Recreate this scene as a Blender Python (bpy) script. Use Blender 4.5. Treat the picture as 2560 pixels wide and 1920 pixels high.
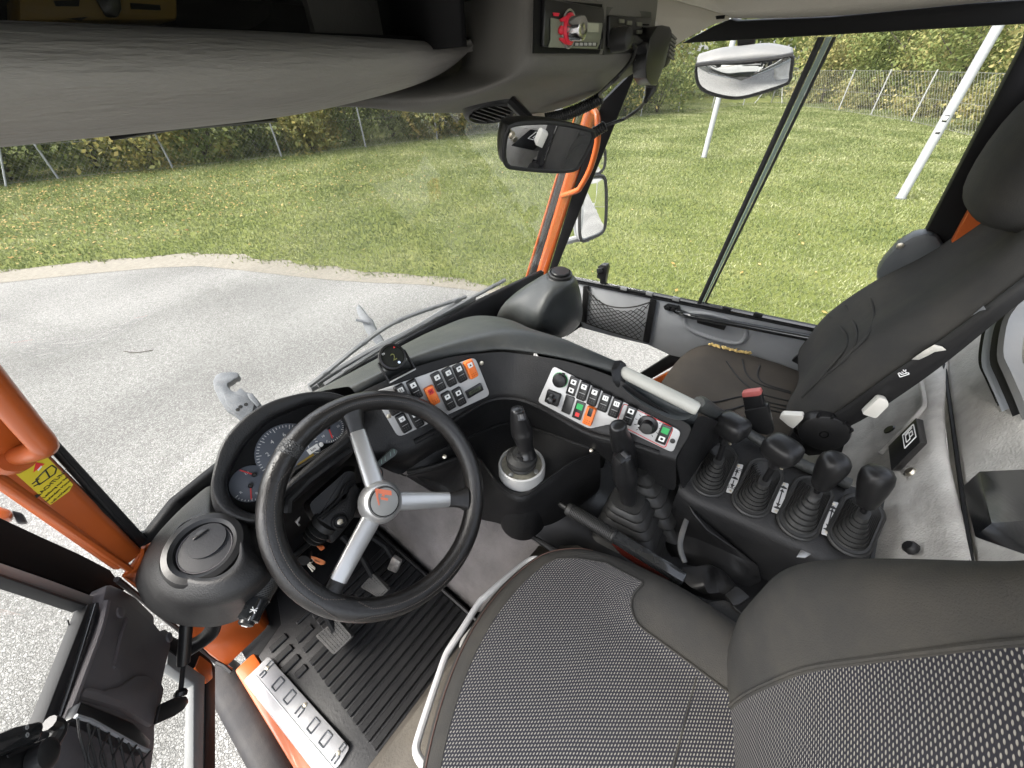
import bpy, bmesh, math, random
import numpy as np
from mathutils import Vector as V, Matrix

# ------------------------------------------------------------------ reset
for o in list(bpy.data.objects): bpy.data.objects.remove(o)
SC = bpy.context.scene
COL = SC.collection
rnd = random.Random(7)

# ------------------------------------------------------------------ camera
# cab frame: x right, y forward, z up; cab floor z=0, yard z=-0.95
FPX = 962.0
CAM = V((0, 0, 1.30))
def _n(v):
    v = V(v); v.normalize(); return v
_down = _n((42, 1175, 962))
_fw = V((-1568, -732, 962)); _fw = _n(_fw - _down * _fw.dot(_down))
_rt = _down.cross(_fw)
_M = Matrix((_rt, _fw, -_down))
cd = bpy.data.cameras.new('camera'); cam = bpy.data.objects.new('camera', cd); COL.objects.link(cam)
cd.sensor_width = 36; cd.lens = 36 * FPX / 2560; cd.clip_start = 0.02; cd.clip_end = 400
_R = Matrix((_M @ V((1, 0, 0)), _M @ V((0, -1, 0)), _M @ V((0, 0, -1)))).transposed()
cam.matrix_world = Matrix.Translation(CAM) @ _R.to_4x4()
SC.camera = cam

# ------------------------------------------------------------------ light
SUN_AZ, SUN_EL = 305, 50
w = bpy.data.worlds.new('World'); SC.world = w; w.use_nodes = True
nt = w.node_tree; bg = nt.nodes['Background']
sky = nt.nodes.new('ShaderNodeTexSky'); sky.sky_type = 'NISHITA'; sky.sun_disc = False
sky.sun_elevation = math.radians(SUN_EL); sky.sun_rotation = math.radians(SUN_AZ)
sky.air_density = 1.0; sky.dust_density = 4.0; sky.ozone_density = 0.5
hs = nt.nodes.new('ShaderNodeHueSaturation'); hs.inputs['Saturation'].default_value = 0.35
nt.links.new(sky.outputs[0], hs.inputs['Color']); nt.links.new(hs.outputs[0], bg.inputs[0])
bg.inputs[1].default_value = 0.15
sl = bpy.data.lights.new('sun', 'SUN'); sun = bpy.data.objects.new('sun', sl); COL.objects.link(sun)
sl.energy = 1.1; sl.angle = math.radians(28); sl.color = (1, .95, .86)
az, el = math.radians(SUN_AZ), math.radians(SUN_EL)
sdir = V((math.sin(az) * math.cos(el), math.cos(az) * math.cos(el), math.sin(el)))
sun.rotation_euler = sdir.to_track_quat('Z', 'Y').to_euler()
vs = SC.view_settings; vs.view_transform = 'Standard'; vs.look = 'None'; vs.gamma = 1; vs.use_curve_mapping = False
vs.exposure = 2.33
SC.cycles.max_bounces = 10; SC.cycles.diffuse_bounces = 6; SC.cycles.transparent_max_bounces = 16
SC.cycles.use_denoising = True

# ------------------------------------------------------------------ measuring helpers
def ray(x, y): return _M @ V((x - 1280, y - 960, FPX))
DR = (V((1.5, 0, .6)), V((1, 0, .1)))              # plane of the passenger door
DL = (V((-.23, .84, 0)), V((-.925, .38, 0)))       # plane of the open driver door
def U(px, py, z=None, x=None, y=None, pl=None, d=None):
    """point of the cab seen along a sight line where it meets a known plane"""
    r = ray(px, py)
    if z is not None: t = (z - CAM.z) / r.z
    elif x is not None: t = (x - CAM.x) / r.x
    elif y is not None: t = (y - CAM.y) / r.y
    elif pl is not None: t = (pl[0] - CAM).dot(pl[1]) / r.dot(pl[1])
    else: t = d / FPX
    return CAM + r * t
ZM = {'S': (0, 0, 1), 'z1': (0, 0, 2.37), 'z2': (800, 0, 2.37), 'z3': (1660, 0, 2.37), 'z4': (0, 650, 2.5525),
      'z5': (500, 850, 2.7653), 'A': (900, 850, 2.6024), 'B': (1650, 850, 2.4308), 'C': (0, 1250, 2.4578),
      'D': (900, 1250, 2.4765), 'E': (1650, 1250, 2.4308), 'F': (1200, 600, 2.9493), 'G': (1900, 400, 2.7652),
      'L1': (330, 930, 2.475), 'L2': (680, 900, 5.53), 'L3': (650, 1150, 5.53), 'L4': (2200, 550, 1.9527),
      'L5': (1320, 0, 5.53), 'L6': (0, 1400, 3.191)}
def P(k, u_, v_, **s):
    ox, oy, sc = ZM[k]; return U(ox + u_ / sc, oy + v_ / sc, **s)
def PP(k, pts, **s): return [P(k, *p, **s) for p in pts]
def plane3(a, b, c):
    n = (b - a).cross(c - a); n.normalize()
    if n.dot(CAM - a) < 0: n = -n
    return (a, n)
def off(pl, h): return (pl[0] + pl[1] * h, pl[1])

# ------------------------------------------------------------------ curve helpers
def cat(pts, n, closed=False):
    """n points evenly along a Catmull-Rom curve"""
    p = [V(q) for q in pts]; m = len(p)
    out = []
    segs = m if closed else m - 1
    for i in range(segs):
        a, b = p[i], p[(i + 1) % m]
        z0 = p[i - 1] if (closed or i > 0) else a * 2 - b
        z1 = p[(i + 2) % m] if (closed or i + 2 < m) else b * 2 - a
        for k in range(12):
            t = k / 12
            out.append(.5 * ((2 * a) + (b - z0) * t + (2 * z0 - 5 * a + 4 * b - z1) * t * t + (3 * a - z0 - 3 * b + z1) * t ** 3))
    if not closed: out.append(p[-1])
    else: out.append(out[0])
    L = [0]
    for i in range(1, len(out)): L.append(L[-1] + (out[i] - out[i - 1]).length)
    res = []; j = 0; tot = L[-1]
    cnt = n if closed else n - 1
    for k in range(n):
        s = tot * k / cnt
        while j < len(L) - 2 and L[j + 1] < s: j += 1
        t = (s - L[j]) / max(1e-9, L[j + 1] - L[j])
        res.append(out[j].lerp(out[j + 1], min(1, max(0, t))))
    return res
def frame(o, n, up):
    n = V(n); n.normalize(); up = V(up); y = up - n * up.dot(n); y.normalize(); x = y.cross(n)
    return Matrix(((x.x, y.x, n.x, o[0]), (x.y, y.y, n.y, o[1]), (x.z, y.z, n.z, o[2]), (0, 0, 0, 1)))

# ------------------------------------------------------------------ mesh builder
class MB:
    def __init__(s): s.v = []; s.f = []; s.uv = None
    def add(s, vs, fs):
        b = len(s.v); s.v += [V(q) for q in vs]; s.f += [tuple(i + b for i in f) for f in fs]; return s
    def bm(s, bm, M=None):
        bm.verts.index_update()
        vs = [(M @ v.co if M else v.co.copy()) for v in bm.verts]
        s.add(vs, [[v.index for v in f.verts] for f in bm.faces]); bm.free(); return s
    def box(s, c, size, M=None, bev=0, seg=2):
        bm = bmesh.new(); bmesh.ops.create_cube(bm, size=1)
        for v in bm.verts: v.co = V((v.co.x * size[0] + c[0], v.co.y * size[1] + c[1], v.co.z * size[2] + c[2]))
        if bev: bmesh.ops.bevel(bm, geom=bm.edges[:], offset=bev, segments=seg, profile=.5, affect='EDGES')
        return s.bm(bm, M)
    def tube(s, pts, r, n=10, closed=False, caps=True):
        pts = [V(p) for p in pts]; m = len(pts); rs = r if isinstance(r, (list, tuple)) else [r] * m
        T = []
        for i in range(m):
            a = pts[(i - 1) % m] if (closed or i > 0) else pts[i]; b = pts[(i + 1) % m] if (closed or i < m - 1) else pts[i]
            t = b - a; t.normalize(); T.append(t)
        up = V((0, 0, 1)) if abs(T[0].z) < .9 else V((1, 0, 0))
        nn = up - T[0] * up.dot(T[0]); nn.normalize(); rows = []
        for i in range(m):
            nn = nn - T[i] * nn.dot(T[i]); nn.normalize(); bb = T[i].cross(nn)
            rows.append([pts[i] + (nn * math.cos(2 * math.pi * k / n) + bb * math.sin(2 * math.pi * k / n)) * rs[i] for k in range(n)])
        return s.loft(rows, cu=True, cv=closed, caps=caps and not closed)
    def loft(s, rows, cu=False, cv=False, caps=False):
        n = len(rows[0]); m = len(rows); b = len(s.v)
        for r in rows: s.v += [V(q) for q in r]
        for i in range(m if cv else m - 1):
            i2 = (i + 1) % m
            for k in range(n if cu else n - 1):
                k2 = (k + 1) % n
                s.f.append((b + i * n + k, b + i * n + k2, b + i2 * n + k2, b + i2 * n + k))
        if caps:
            s.f.append(tuple(b + k for k in range(n))[::-1]); s.f.append(tuple(b + (m - 1) * n + k for k in range(n)))
        return s
    def lathe(s, M, prof, n=28, sx=1, sy=1):
        rows = [[M @ V((r * sx * math.cos(2 * math.pi * k / n), r * sy * math.sin(2 * math.pi * k / n), h)) for k in range(n)] for r, h in prof]
        return s.loft(rows, cu=True, caps=True)
    def prism(s, loop, ext, bev=0, seg=2):
        loop = [V(p) for p in loop]; ext = V(ext)
        bm = bmesh.new(); vs = [bm.verts.new(p) for p in loop]; f = bm.faces.new(vs)
        g = bmesh.ops.extrude_face_region(bm, geom=[f])
        for q in g['geom']:
            if isinstance(q, bmesh.types.BMVert): q.co += ext
        bmesh.ops.recalc_face_normals(bm, faces=bm.faces[:])
        if bev:
            es = [e for e in bm.edges if e.calc_length() > 1e-5 and len(e.link_faces) == 2 and e.calc_face_angle(0) > .5]
            bmesh.ops.bevel(bm, geom=es, offset=bev, segments=seg, profile=.5, affect='EDGES', clamp_overlap=True)
        return s.bm(bm)
    def rrect(s, M, w, h, rad, t, n=5, bev=0):
        """rounded rectangle slab standing on plane z=0 of frame M"""
        lp = []
        for cx, cy, a0 in ((w / 2 - rad, h / 2 - rad, 0), (-w / 2 + rad, h / 2 - rad, 90), (-w / 2 + rad, -h / 2 + rad, 180), (w / 2 - rad, -h / 2 + rad, 270)):
            for k in range(n + 1):
                a = math.radians(a0 + 90 * k / n); lp.append(V((cx + rad * math.cos(a), cy + rad * math.sin(a), 0)))
        if bev:
            def sc(z, i): return [M @ V((p.x * (1 - 2 * i / w), p.y * (1 - 2 * i / h), z)) for p in lp]
            return s.loft([sc(0, 0), sc(t - bev, 0), sc(t - bev * .3, bev * .3), sc(t, bev)], cu=True, caps=True)
        return s.loft([[M @ p for p in lp], [M @ (p + V((0, 0, t))) for p in lp]], cu=True, caps=True)
    def sphere(s, M, sx, sy, sz, n=14, m=8):
        rows = []
        for i in range(1, m):
            a = math.pi * i / m
            rows.append([M @ V((sx * math.sin(a) * math.cos(2 * math.pi * k / n), sy * math.sin(a) * math.sin(2 * math.pi * k / n), -sz * math.cos(a))) for k in range(n)])
        return s.loft(rows, cu=True, caps=True)

ORG = {}; WM = {}
def thing(name, label, cat_, loc=(0, 0, 0), group=None, kind=None):
    o = bpy.data.objects.new(name, None); COL.objects.link(o); o.location = loc; o.empty_display_size = .05
    ORG[o.name] = V(loc); tag(o, label, cat_, group, kind); return o
def tag(o, label=None, cat_=None, group=None, kind=None):
    if label: o['label'] = label
    if cat_: o['category'] = cat_
    if group: o['group'] = group
    if kind: o['kind'] = kind
    return o
def mk(name, mb, mat, parent=None, sharp=35, sub=0, solid=0, base=None, sbev=0, label=None, kind=None, offs=-1):
    if parent is not None: org = ORG[parent.name]
    else:
        org = V(base) if base is not None else V((sum(v.x for v in mb.v) / len(mb.v), sum(v.y for v in mb.v) / len(mb.v), min(v.z for v in mb.v)))
    me = bpy.data.meshes.new(name)
    me.from_pydata([tuple(v - org) for v in mb.v], [], mb.f); me.validate()
    if mb.uv is not None:
        ul = me.uv_layers.new(name='UVMap')
        for lp in me.loops: ul.data[lp.index].uv = mb.uv[lp.vertex_index]
    bm = bmesh.new(); bm.from_mesh(me)
    if mb.uv is None: bmesh.ops.remove_doubles(bm, verts=bm.verts[:], dist=2e-6)
    bmesh.ops.recalc_face_normals(bm, faces=bm.faces[:]); bm.to_mesh(me); bm.free()
    for p in me.polygons: p.use_smooth = True
    if sharp < 180: me.set_sharp_from_angle(angle=math.radians(sharp))
    me.materials.append(mat)
    o = bpy.data.objects.new(name, me); COL.objects.link(o)
    if parent is not None: o.parent = parent
    else: o.location = org
    ORG[o.name] = org
    if sub:
        m = o.modifiers.new('sub', 'SUBSURF'); m.levels = sub; m.render_levels = sub
    if solid:
        m = o.modifiers.new('solid', 'SOLIDIFY'); m.thickness = solid; m.offset = offs
    if label: o['label'] = label
    if kind: o['kind'] = kind
    return o
def inst(src, name, M, parent):
    """another object sharing src's mesh data, placed by world matrix M"""
    o = bpy.data.objects.new(name, src if isinstance(src, bpy.types.Mesh) else src.data); COL.objects.link(o)
    o.parent = parent; W = WM.get(parent.name) or Matrix.Translation(ORG[parent.name]); o.matrix_basis = W.inverted() @ M
    WM[o.name] = M.copy(); ORG[o.name] = ORG[parent.name]; return o
def lmesh(name, mb, mat, sharp=35):
    """mesh data in a local frame, for alike pieces"""
    me = bpy.data.meshes.new(name); me.from_pydata([tuple(v) for v in mb.v], [], mb.f); me.validate()
    bm = bmesh.new(); bm.from_mesh(me); bmesh.ops.recalc_face_normals(bm, faces=bm.faces[:]); bm.to_mesh(me); bm.free()
    for p in me.polygons: p.use_smooth = True
    me.set_sharp_from_angle(angle=math.radians(sharp)); me.materials.append(mat); return me
def text(name, s, size, M, mat, parent, ext=.0003, align='CENTER'):
    cu = bpy.data.curves.new('t', 'FONT'); cu.body = s; cu.size = size; cu.extrude = ext; cu.align_x = align; cu.align_y = 'CENTER'
    cu.resolution_u = 2
    to = bpy.data.objects.new('t', cu); COL.objects.link(to)
    dg = bpy.context.evaluated_depsgraph_get(); me = bpy.data.meshes.new_from_object(to.evaluated_get(dg))
    bpy.data.objects.remove(to); me.materials.clear(); me.materials.append(mat); me.name = name
    return inst(me, name, M, parent)

# ------------------------------------------------------------------ materials
def mat(name, col, rough=.5, metal=0, bs=0, bstr=.2, var=0, vs=6, dust=0, dcol=(.32, .28, .22), ds=3, coat=0, spec=.5, bs2=0, stretch=None):
    m = bpy.data.materials.new(name); m.use_nodes = True; t = m.node_tree; N = t.nodes; L = t.links
    b = N['Principled BSDF']; b.inputs['Roughness'].default_value = rough; b.inputs['Metallic'].default_value = metal
    b.inputs['Specular IOR Level'].default_value = spec; b.inputs['Coat Weight'].default_value = coat
    b.inputs['Base Color'].default_value = (*col, 1)
    tc = N.new('ShaderNodeTexCoord'); co = tc.outputs['Object']
    if stretch:
        mp = N.new('ShaderNodeMapping'); mp.inputs['Scale'].default_value = stretch; L.new(co, mp.inputs[0]); co = mp.outputs[0]
    cur = None
    def noise(sc, det=4, ro=.6):
        n = N.new('ShaderNodeTexNoise'); n.inputs['Scale'].default_value = sc; n.inputs['Detail'].default_value = det
        n.inputs['Roughness'].default_value = ro; L.new(co, n.inputs['Vector']); return n.outputs['Fac']
    def ramp(src, a, b_):
        r = N.new('ShaderNodeMapRange'); r.inputs[1].default_value = a; r.inputs[2].default_value = b_; L.new(src, r.inputs[0]); return r.outputs[0]
    if var:
        mx = N.new('ShaderNodeMix'); mx.data_type = 'RGBA'; L.new(ramp(noise(vs), .3, .7), mx.inputs[0])
        mx.inputs[6].default_value = (*[c * (1 - var) for c in col], 1); mx.inputs[7].default_value = (*[min(1, c * (1 + var)) for c in col], 1)
        cur = mx.outputs[2]
    if dust:
        mx = N.new('ShaderNodeMix'); mx.data_type = 'RGBA'
        r = ramp(noise(ds, 8, .7), .42, .85); ml = N.new('ShaderNodeMath'); ml.operation = 'MULTIPLY'; ml.inputs[1].default_value = dust
        L.new(r, ml.inputs[0]); L.new(ml.outputs[0], mx.inputs[0])
        if cur: L.new(cur, mx.inputs[6])
        else: mx.inputs[6].default_value = (*col, 1)
        mx.inputs[7].default_value = (*dcol, 1); cur = mx.outputs[2]
        rr = N.new('ShaderNodeMapRange'); rr.inputs[3].default_value = max(.05, rough - .08); rr.inputs[4].default_value = min(1, rough + .15)
        L.new(noise(ds * 2.3), rr.inputs[0]); L.new(rr.outputs[0], b.inputs['Roughness'])
    if cur: L.new(cur, b.inputs['Base Color'])
    if bs:
        h = noise(bs, 2, .5)
        if bs2:
            a = N.new('ShaderNodeMath'); a.operation = 'ADD'; L.new(h, a.inputs[0]); L.new(noise(bs2, 3), a.inputs[1]); h = a.outputs[0]
        bp = N.new('ShaderNodeBump'); bp.inputs['Strength'].default_value = bstr; bp.inputs['Distance'].default_value = .002
        L.new(h, bp.inputs['Height']); L.new(bp.outputs[0], b.inputs['Normal'])
    return m
blk = mat('black_grain_plastic', (.011, .011, .0115), .42, bs=420, bstr=.4, var=.25, vs=4, spec=.32, dust=.03, dcol=(.2, .18, .15), ds=5)
blk2 = mat('black_smooth_plastic', (.010, .010, .0105), .34, spec=.3, bs=300, bstr=.08, dust=.04, dcol=(.2, .19, .17), ds=7)
blks = mat('black_switch_plastic', (.011, .011, .0115), .3, bs=500, bstr=.05)
topg = mat('dash_top_plastic', (.026, .029, .0295), .4, spec=.4, bs=420, bstr=.35, dust=.16, dcol=(.26, .24, .19), ds=4)
rub = mat('black_rubber', (.019, .019, .0185), .46, spec=.4, bs=200, bstr=.12, dust=.07, dcol=(.2, .19, .17), ds=9)
leather = mat('black_leather', (.0085, .008, .008), .34, bs=260, bstr=.3, bs2=60, dust=.05, dcol=(.2, .17, .14), ds=12)
gloss = mat('black_gloss_paint', (.012, .013, .014), .14, dust=.12, dcol=(.2, .2, .2), ds=8, coat=.4)
blkm = mat('black_matt_frame', (.007, .007, .0075), .6, spec=.18, bs=150, bstr=.1)
dgrey = mat('door_grey_plastic', (.24, .25, .262), .55, bs=500, bstr=.3, var=.12, vs=3, dust=.12, ds=6)
dgrey2 = mat('door_charcoal_plastic', (.10, .094, .10), .6, bs=500, bstr=.25, var=.12, vs=3, dust=.12, ds=5)
ohg = mat('overhead_grey_plastic', (.12, .116, .105), .62, bs=380, bstr=.3, var=.06, vs=3, dust=.12, ds=3)
padm = mat('overhead_grey_vinyl', (.27, .258, .238), .6, bs=55, bstr=1.0, bs2=130, var=.12, vs=14, stretch=(.3, 1.7, 1.7))
ceil = mat('ceiling_lining', (.52, .49, .42), .85, bs=300, bstr=.2, var=.05, vs=2)
carp = mat('grey_carpet', (.215, .198, .192), .95, bs=240, bstr=.9, bs2=30, var=.22, vs=9, dust=.35, dcol=(.2, .18, .15), ds=4, spec=.1)
carp2 = mat('rear_grey_carpet', (.44, .43, .405), .95, bs=200, bstr=1.0, bs2=26, var=.24, vs=9, dust=.6, dcol=(.2, .18, .15), ds=4, spec=.1)
org_ = mat('orange_paint', (.40, .082, .014), .32, bs=120, bstr=.04, var=.08, vs=5, dust=.12, dcol=(.25, .11, .06), ds=6, coat=.25)
alu = mat('silver_paint', (.42, .42, .415), .32, metal=.7, bs=200, bstr=.05, var=.08, vs=14)
plate_m = mat('light_grey_plate', (.5, .5, .495), .38, metal=.25, var=.03, vs=5, dust=.1, ds=9)
steelm = mat('galvanised_steel', (.105, .113, .122), .55, metal=.2, bs=90, bstr=.3, var=.3, vs=18, dust=.3, dcol=(.2, .19, .18), ds=14)
worn = mat('worn_steel_pedal', (.5, .48, .45), .4, metal=.7, bs=60, bstr=.5, var=.5, vs=50)
alup = mat('aluminium_tread', (.5, .5, .51), .42, metal=.6, bs=90, bstr=.2, var=.12, vs=20, dust=.3, dcol=(.4, .38, .36), ds=11)
white = mat('white_print', (.75, .75, .73), .5)
ivory = mat('ivory_plastic', (.66, .64, .58), .4, dust=.15, ds=20)
whitep = mat('white_pole_paint', (.27, .28, .29), .45, var=.06, vs=3, dust=.1, dcol=(.4, .4, .38), ds=2)
osw = mat('orange_switch', (.75, .17, .03), .35, bs=300, bstr=.05)
red = mat('red_print', (.6, .03, .03), .4)
redbtn = mat('red_button', (.42, .1, .09), .4, dust=.2, ds=30)
green = mat('green_lens', (.02, .35, .09), .3)
yel = mat('yellow_sticker', (.62, .5, .03), .4, var=.05)
ink = mat('black_ink', (.012, .012, .012), .5)
foam = mat('yellow_foam', (.72, .52, .2), .9, bs=120, bstr=1, var=.3, vs=60)
tape = mat('silver_tape', (.6, .58, .52), .3, metal=.3, bs=60, bstr=1, var=.3, vs=40)
gface = mat('gauge_face', (.10, .112, .135), .5)
dispm = mat('display_dark', (.01, .012, .012), .12)
ygreen = mat('display_digit', (.1, .105, .03), .4)
beltm = mat('black_webbing', (.018, .018, .018), .8, bs=300, bstr=.6)
clothp = mat('plain_seat_cloth', (.037, .0365, .035), .92, bs=500, bstr=.35, var=.12, vs=3, dust=.22, dcol=(.13, .11, .08), ds=6, spec=.15)
clothb = mat('brown_seat_cloth', (.064, .057, .049), .95, bs=420, bstr=.5, var=.15, vs=4, dust=.3, dcol=(.13, .1, .07), ds=7, spec=.12)
matr = mat('rubber_floor_mat', (.012, .012, .013), .42, bs=160, bstr=.25, spec=.35, dust=.12, dcol=(.09, .085, .08), ds=5)
seal = mat('rubber_seal', (.012, .012, .013), .6)
greyf = mat('grey_window_rubber', (.16, .165, .165), .6, dust=.2, ds=12)
mirm = mat('mirror_silver', (.92, .93, .93), .015, metal=1)
kh = mat('key_metal', (.6, .55, .45), .3, metal=.9)
logog = mat('emblem_grey', (.22, .22, .21), .35)
logor = mat('emblem_orange_red', (.6, .15, .07), .35)

def glass(name, haze=.025, tint=(.93, .96, .93), refl=1.0):
    m = bpy.data.materials.new(name); m.use_nodes = True; t = m.node_tree; N = t.nodes; L = t.links; N.clear()
    o = N.new('ShaderNodeOutputMaterial'); tr = N.new('ShaderNodeBsdfTransparent'); tr.inputs[0].default_value = (*tint, 1)
    gl = N.new('ShaderNodeBsdfGlossy'); gl.inputs['Roughness'].default_value = .02
    fr = N.new('ShaderNodeFresnel'); fr.inputs[0].default_value = 1.4
    ml = N.new('ShaderNodeMath'); ml.operation = 'MULTIPLY'; ml.inputs[1].default_value = refl * .6; L.new(fr.outputs[0], ml.inputs[0])
    m1 = N.new('ShaderNodeMixShader'); L.new(ml.outputs[0], m1.inputs[0]); L.new(tr.outputs[0], m1.inputs[1]); L.new(gl.outputs[0], m1.inputs[2])
    df = N.new('ShaderNodeBsdfDiffuse'); df.inputs[0].default_value = (.6, .6, .57, 1)
    tc = N.new('ShaderNodeTexCoord'); no = N.new('ShaderNodeTexNoise'); no.inputs['Scale'].default_value = 2.2; no.inputs['Detail'].default_value = 5
    L.new(tc.outputs['Object'], no.inputs['Vector'])
    rg = N.new('ShaderNodeMapRange'); rg.inputs[1].default_value = .45; rg.inputs[2].default_value = .75; rg.inputs[3].default_value = haze * .5; rg.inputs[4].default_value = haze
    L.new(no.outputs['Fac'], rg.inputs[0])
    m2 = N.new('ShaderNodeMixShader'); L.new(rg.outputs[0], m2.inputs[0]); L.new(m1.outputs[0], m2.inputs[1]); L.new(df.outputs[0], m2.inputs[2])
    L.new(m2.outputs[0], o.inputs[0]); return m
gwin = glass('windscreen_glass', .026, (.985, .99, .985), .34)
gside = glass('side_glass', .016, (.985, .99, .985), .3)

def woven(name):
    """dark cloth with staggered pale stitches, drawn in the metric UVs of the seat surfaces"""
    m = bpy.data.materials.new(name); m.use_nodes = True; t = m.node_tree; N = t.nodes; L = t.links
    b = N['Principled BSDF']; b.inputs['Roughness'].default_value = .9; b.inputs['Specular IOR Level'].default_value = .15
    uv = N.new('ShaderNodeUVMap'); uv.uv_map = 'UVMap'; sp = N.new('ShaderNodeSeparateXYZ'); L.new(uv.outputs[0], sp.inputs[0])
    def M(op, a, b_=None, c=None):
        n = N.new('ShaderNodeMath'); n.operation = op
        for i, q in enumerate((a, b_, c)):
            if q is None: continue
            if isinstance(q, (int, float)): n.inputs[i].default_value = q
            else: L.new(q, n.inputs[i])
        return n.outputs[0]
    pu, pv = .0062, .0043
    vv = M('DIVIDE', sp.outputs[1], pv); row = M('FLOOR', vv); fv = M('SUBTRACT', M('FRACT', vv), .5)
    uu = M('ADD', M('DIVIDE', sp.outputs[0], pu), M('MULTIPLY', M('MODULO', row, 2), .5)); fu = M('SUBTRACT', M('FRACT', uu), .5)
    # slanted elongated stitch
    su = M('ADD', fu, M('MULTIPLY', fv, .35))
    d = M('SQRT', M('ADD', M('POWER', M('DIVIDE', su, .33), 2), M('POWER', M('DIVIDE', fv, .235), 2)))
    r = N.new('ShaderNodeMapRange'); r.inputs[1].default_value = 1.15; r.inputs[2].default_value = .75; L.new(d, r.inputs[0])
    mx = N.new('ShaderNodeMix'); mx.data_type = 'RGBA'; L.new(r.outputs[0], mx.inputs[0])
    mx.inputs[6].default_value = (.024, .024, .03, 1); mx.inputs[7].default_value = (.23, .222, .2, 1)
    L.new(mx.outputs[2], b.inputs['Base Color'])
    bp = N.new('ShaderNodeBump'); bp.inputs['Strength'].default_value = .5; bp.inputs['Distance'].default_value = .001; L.new(r.outputs[0], bp.inputs['Height'])
    L.new(bp.outputs[0], b.inputs['Normal']); return m
weave = woven('woven_dotted_cloth')

# ================================================================== THE YARD (setting)
G = -0.95
def gravel_mat():
    m = bpy.data.materials.new('chip_gravel'); m.use_nodes = True; t = m.node_tree; N = t.nodes; L = t.links
    b = N['Principled BSDF']; b.inputs['Roughness'].default_value = .85; b.inputs['Specular IOR Level'].default_value = .25
    tc = N.new('ShaderNodeTexCoord'); co = tc.outputs['Object']
    nz = N.new('ShaderNodeTexNoise'); nz.inputs['Scale'].default_value = 40; L.new(co, nz.inputs['Vector'])
    ad = N.new('ShaderNodeVectorMath'); ad.operation = 'MULTIPLY_ADD'; ad.inputs[1].default_value = (.02, .02, .02); L.new(nz.outputs['Color'], ad.inputs[0]); L.new(co, ad.inputs[2])
    vo = N.new('ShaderNodeTexVoronoi'); vo.inputs['Scale'].default_value = 85; L.new(ad.outputs[0], vo.inputs['Vector'])
    ve = N.new('ShaderNodeTexVoronoi'); ve.feature = 'DISTANCE_TO_EDGE'; ve.inputs['Scale'].default_value = 85; L.new(ad.outputs[0], ve.inputs['Vector'])
    sp = N.new('ShaderNodeSeparateColor'); L.new(vo.outputs['Color'], sp.inputs[0])
    r1 = N.new('ShaderNodeValToRGB'); r1.color_ramp.elements[0].color = (.16, .158, .149, 1); r1.color_ramp.elements[1].color = (.295, .291, .278, 1)
    r1.color_ramp.elements[1].position = .85; L.new(sp.outputs[0], r1.inputs[0])
    e = N.new('ShaderNodeMapRange'); e.inputs[1].default_value = .0; e.inputs[2].default_value = .14; L.new(ve.outputs['Distance'], e.inputs[0])
    mx = N.new('ShaderNodeMix'); mx.data_type = 'RGBA'; L.new(e.outputs[0], mx.inputs[0]); mx.inputs[6].default_value = (.115, .111, .103, 1); L.new(r1.outputs[0], mx.inputs[7])
    n2 = N.new('ShaderNodeTexNoise'); n2.inputs['Scale'].default_value = .5; n2.inputs['Detail'].default_value = 6; L.new(co, n2.inputs['Vector'])
    r2 = N.new('ShaderNodeMapRange'); r2.inputs[1].default_value = .3; r2.inputs[2].default_value = .7; r2.inputs[3].default_value = .76; r2.inputs[4].default_value = 1.14
    wv = N.new('ShaderNodeTexWave'); wv.wave_type = 'RINGS'; wv.rings_direction = 'Z'; wv.inputs['Scale'].default_value = .16; wv.inputs['Distortion'].default_value = 3.5; wv.inputs['Detail'].default_value = 4; wv.inputs['Detail Scale'].default_value = .6; L.new(co, wv.inputs['Vector'])
    wm2 = N.new('ShaderNodeMath'); wm2.operation = 'MULTIPLY_ADD'; wm2.inputs[1].default_value = .16; L.new(wv.outputs['Fac'], wm2.inputs[0]); L.new(n2.outputs['Fac'], wm2.inputs[2])
    ws = N.new('ShaderNodeMath'); ws.operation = 'SUBTRACT'; ws.inputs[1].default_value = .08; L.new(wm2.outputs[0], ws.inputs[0]); L.new(ws.outputs[0], r2.inputs[0])
    mm = N.new('ShaderNodeMix'); mm.data_type = 'RGBA'; mm.blend_type = 'MULTIPLY'; mm.inputs[0].default_value = 1; L.new(mx.outputs[2], mm.inputs[6]); L.new(r2.outputs[0], mm.inputs[7])
    L.new(mm.outputs[2], b.inputs['Base Color'])
    bp = N.new('ShaderNodeBump'); bp.inputs['Strength'].default_value = .7; bp.inputs['Distance'].default_value = .006; L.new(e.outputs[0], bp.inputs['Height']); L.new(bp.outputs[0], b.inputs['Normal'])
    return m
yard = MB().add([(-150, -150, G), (150, -150, G), (150, 150, G), (-150, 150, G)], [(0, 1, 2, 3)])
tag(mk('gravel_yard', yard, gravel_mat(), base=(0, 0, G)), 'pale grey chip gravel yard around the vehicle', 'ground', kind='structure')
EDGE = [(-40, 46), (-18, 25.5), (-8, 16.8), (-3, 12.3), (-.35, 10.05), (.2, 9.62), (.83, 9.08), (1.45, 8.5), (1.94, 7.95), (2.3, 7.0), (2.75, 5.6), (3.1, 4.75), (3.43, 4.04), (3.75, 2.8), (3.95, 1.5), (4.1, 0), (4.3, -6), (4.6, -40)]
edge = cat([(x, y, 0) for x, y in EDGE], 500)
rj = random.Random(3)
wob = [V((p.x + .05 * math.sin(p.y * 7) + .03 * math.sin(p.y * 17) + rj.uniform(-.025, .025), p.y + rj.uniform(-.02, .02), G + .008)) for p in edge]
lawn = MB(); lawn.add(wob + [V((150, -40, G + .008)), V((150, 150, G + .008)), V((-40, 150, G + .008))], [tuple(range(len(wob) + 3))])
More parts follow.
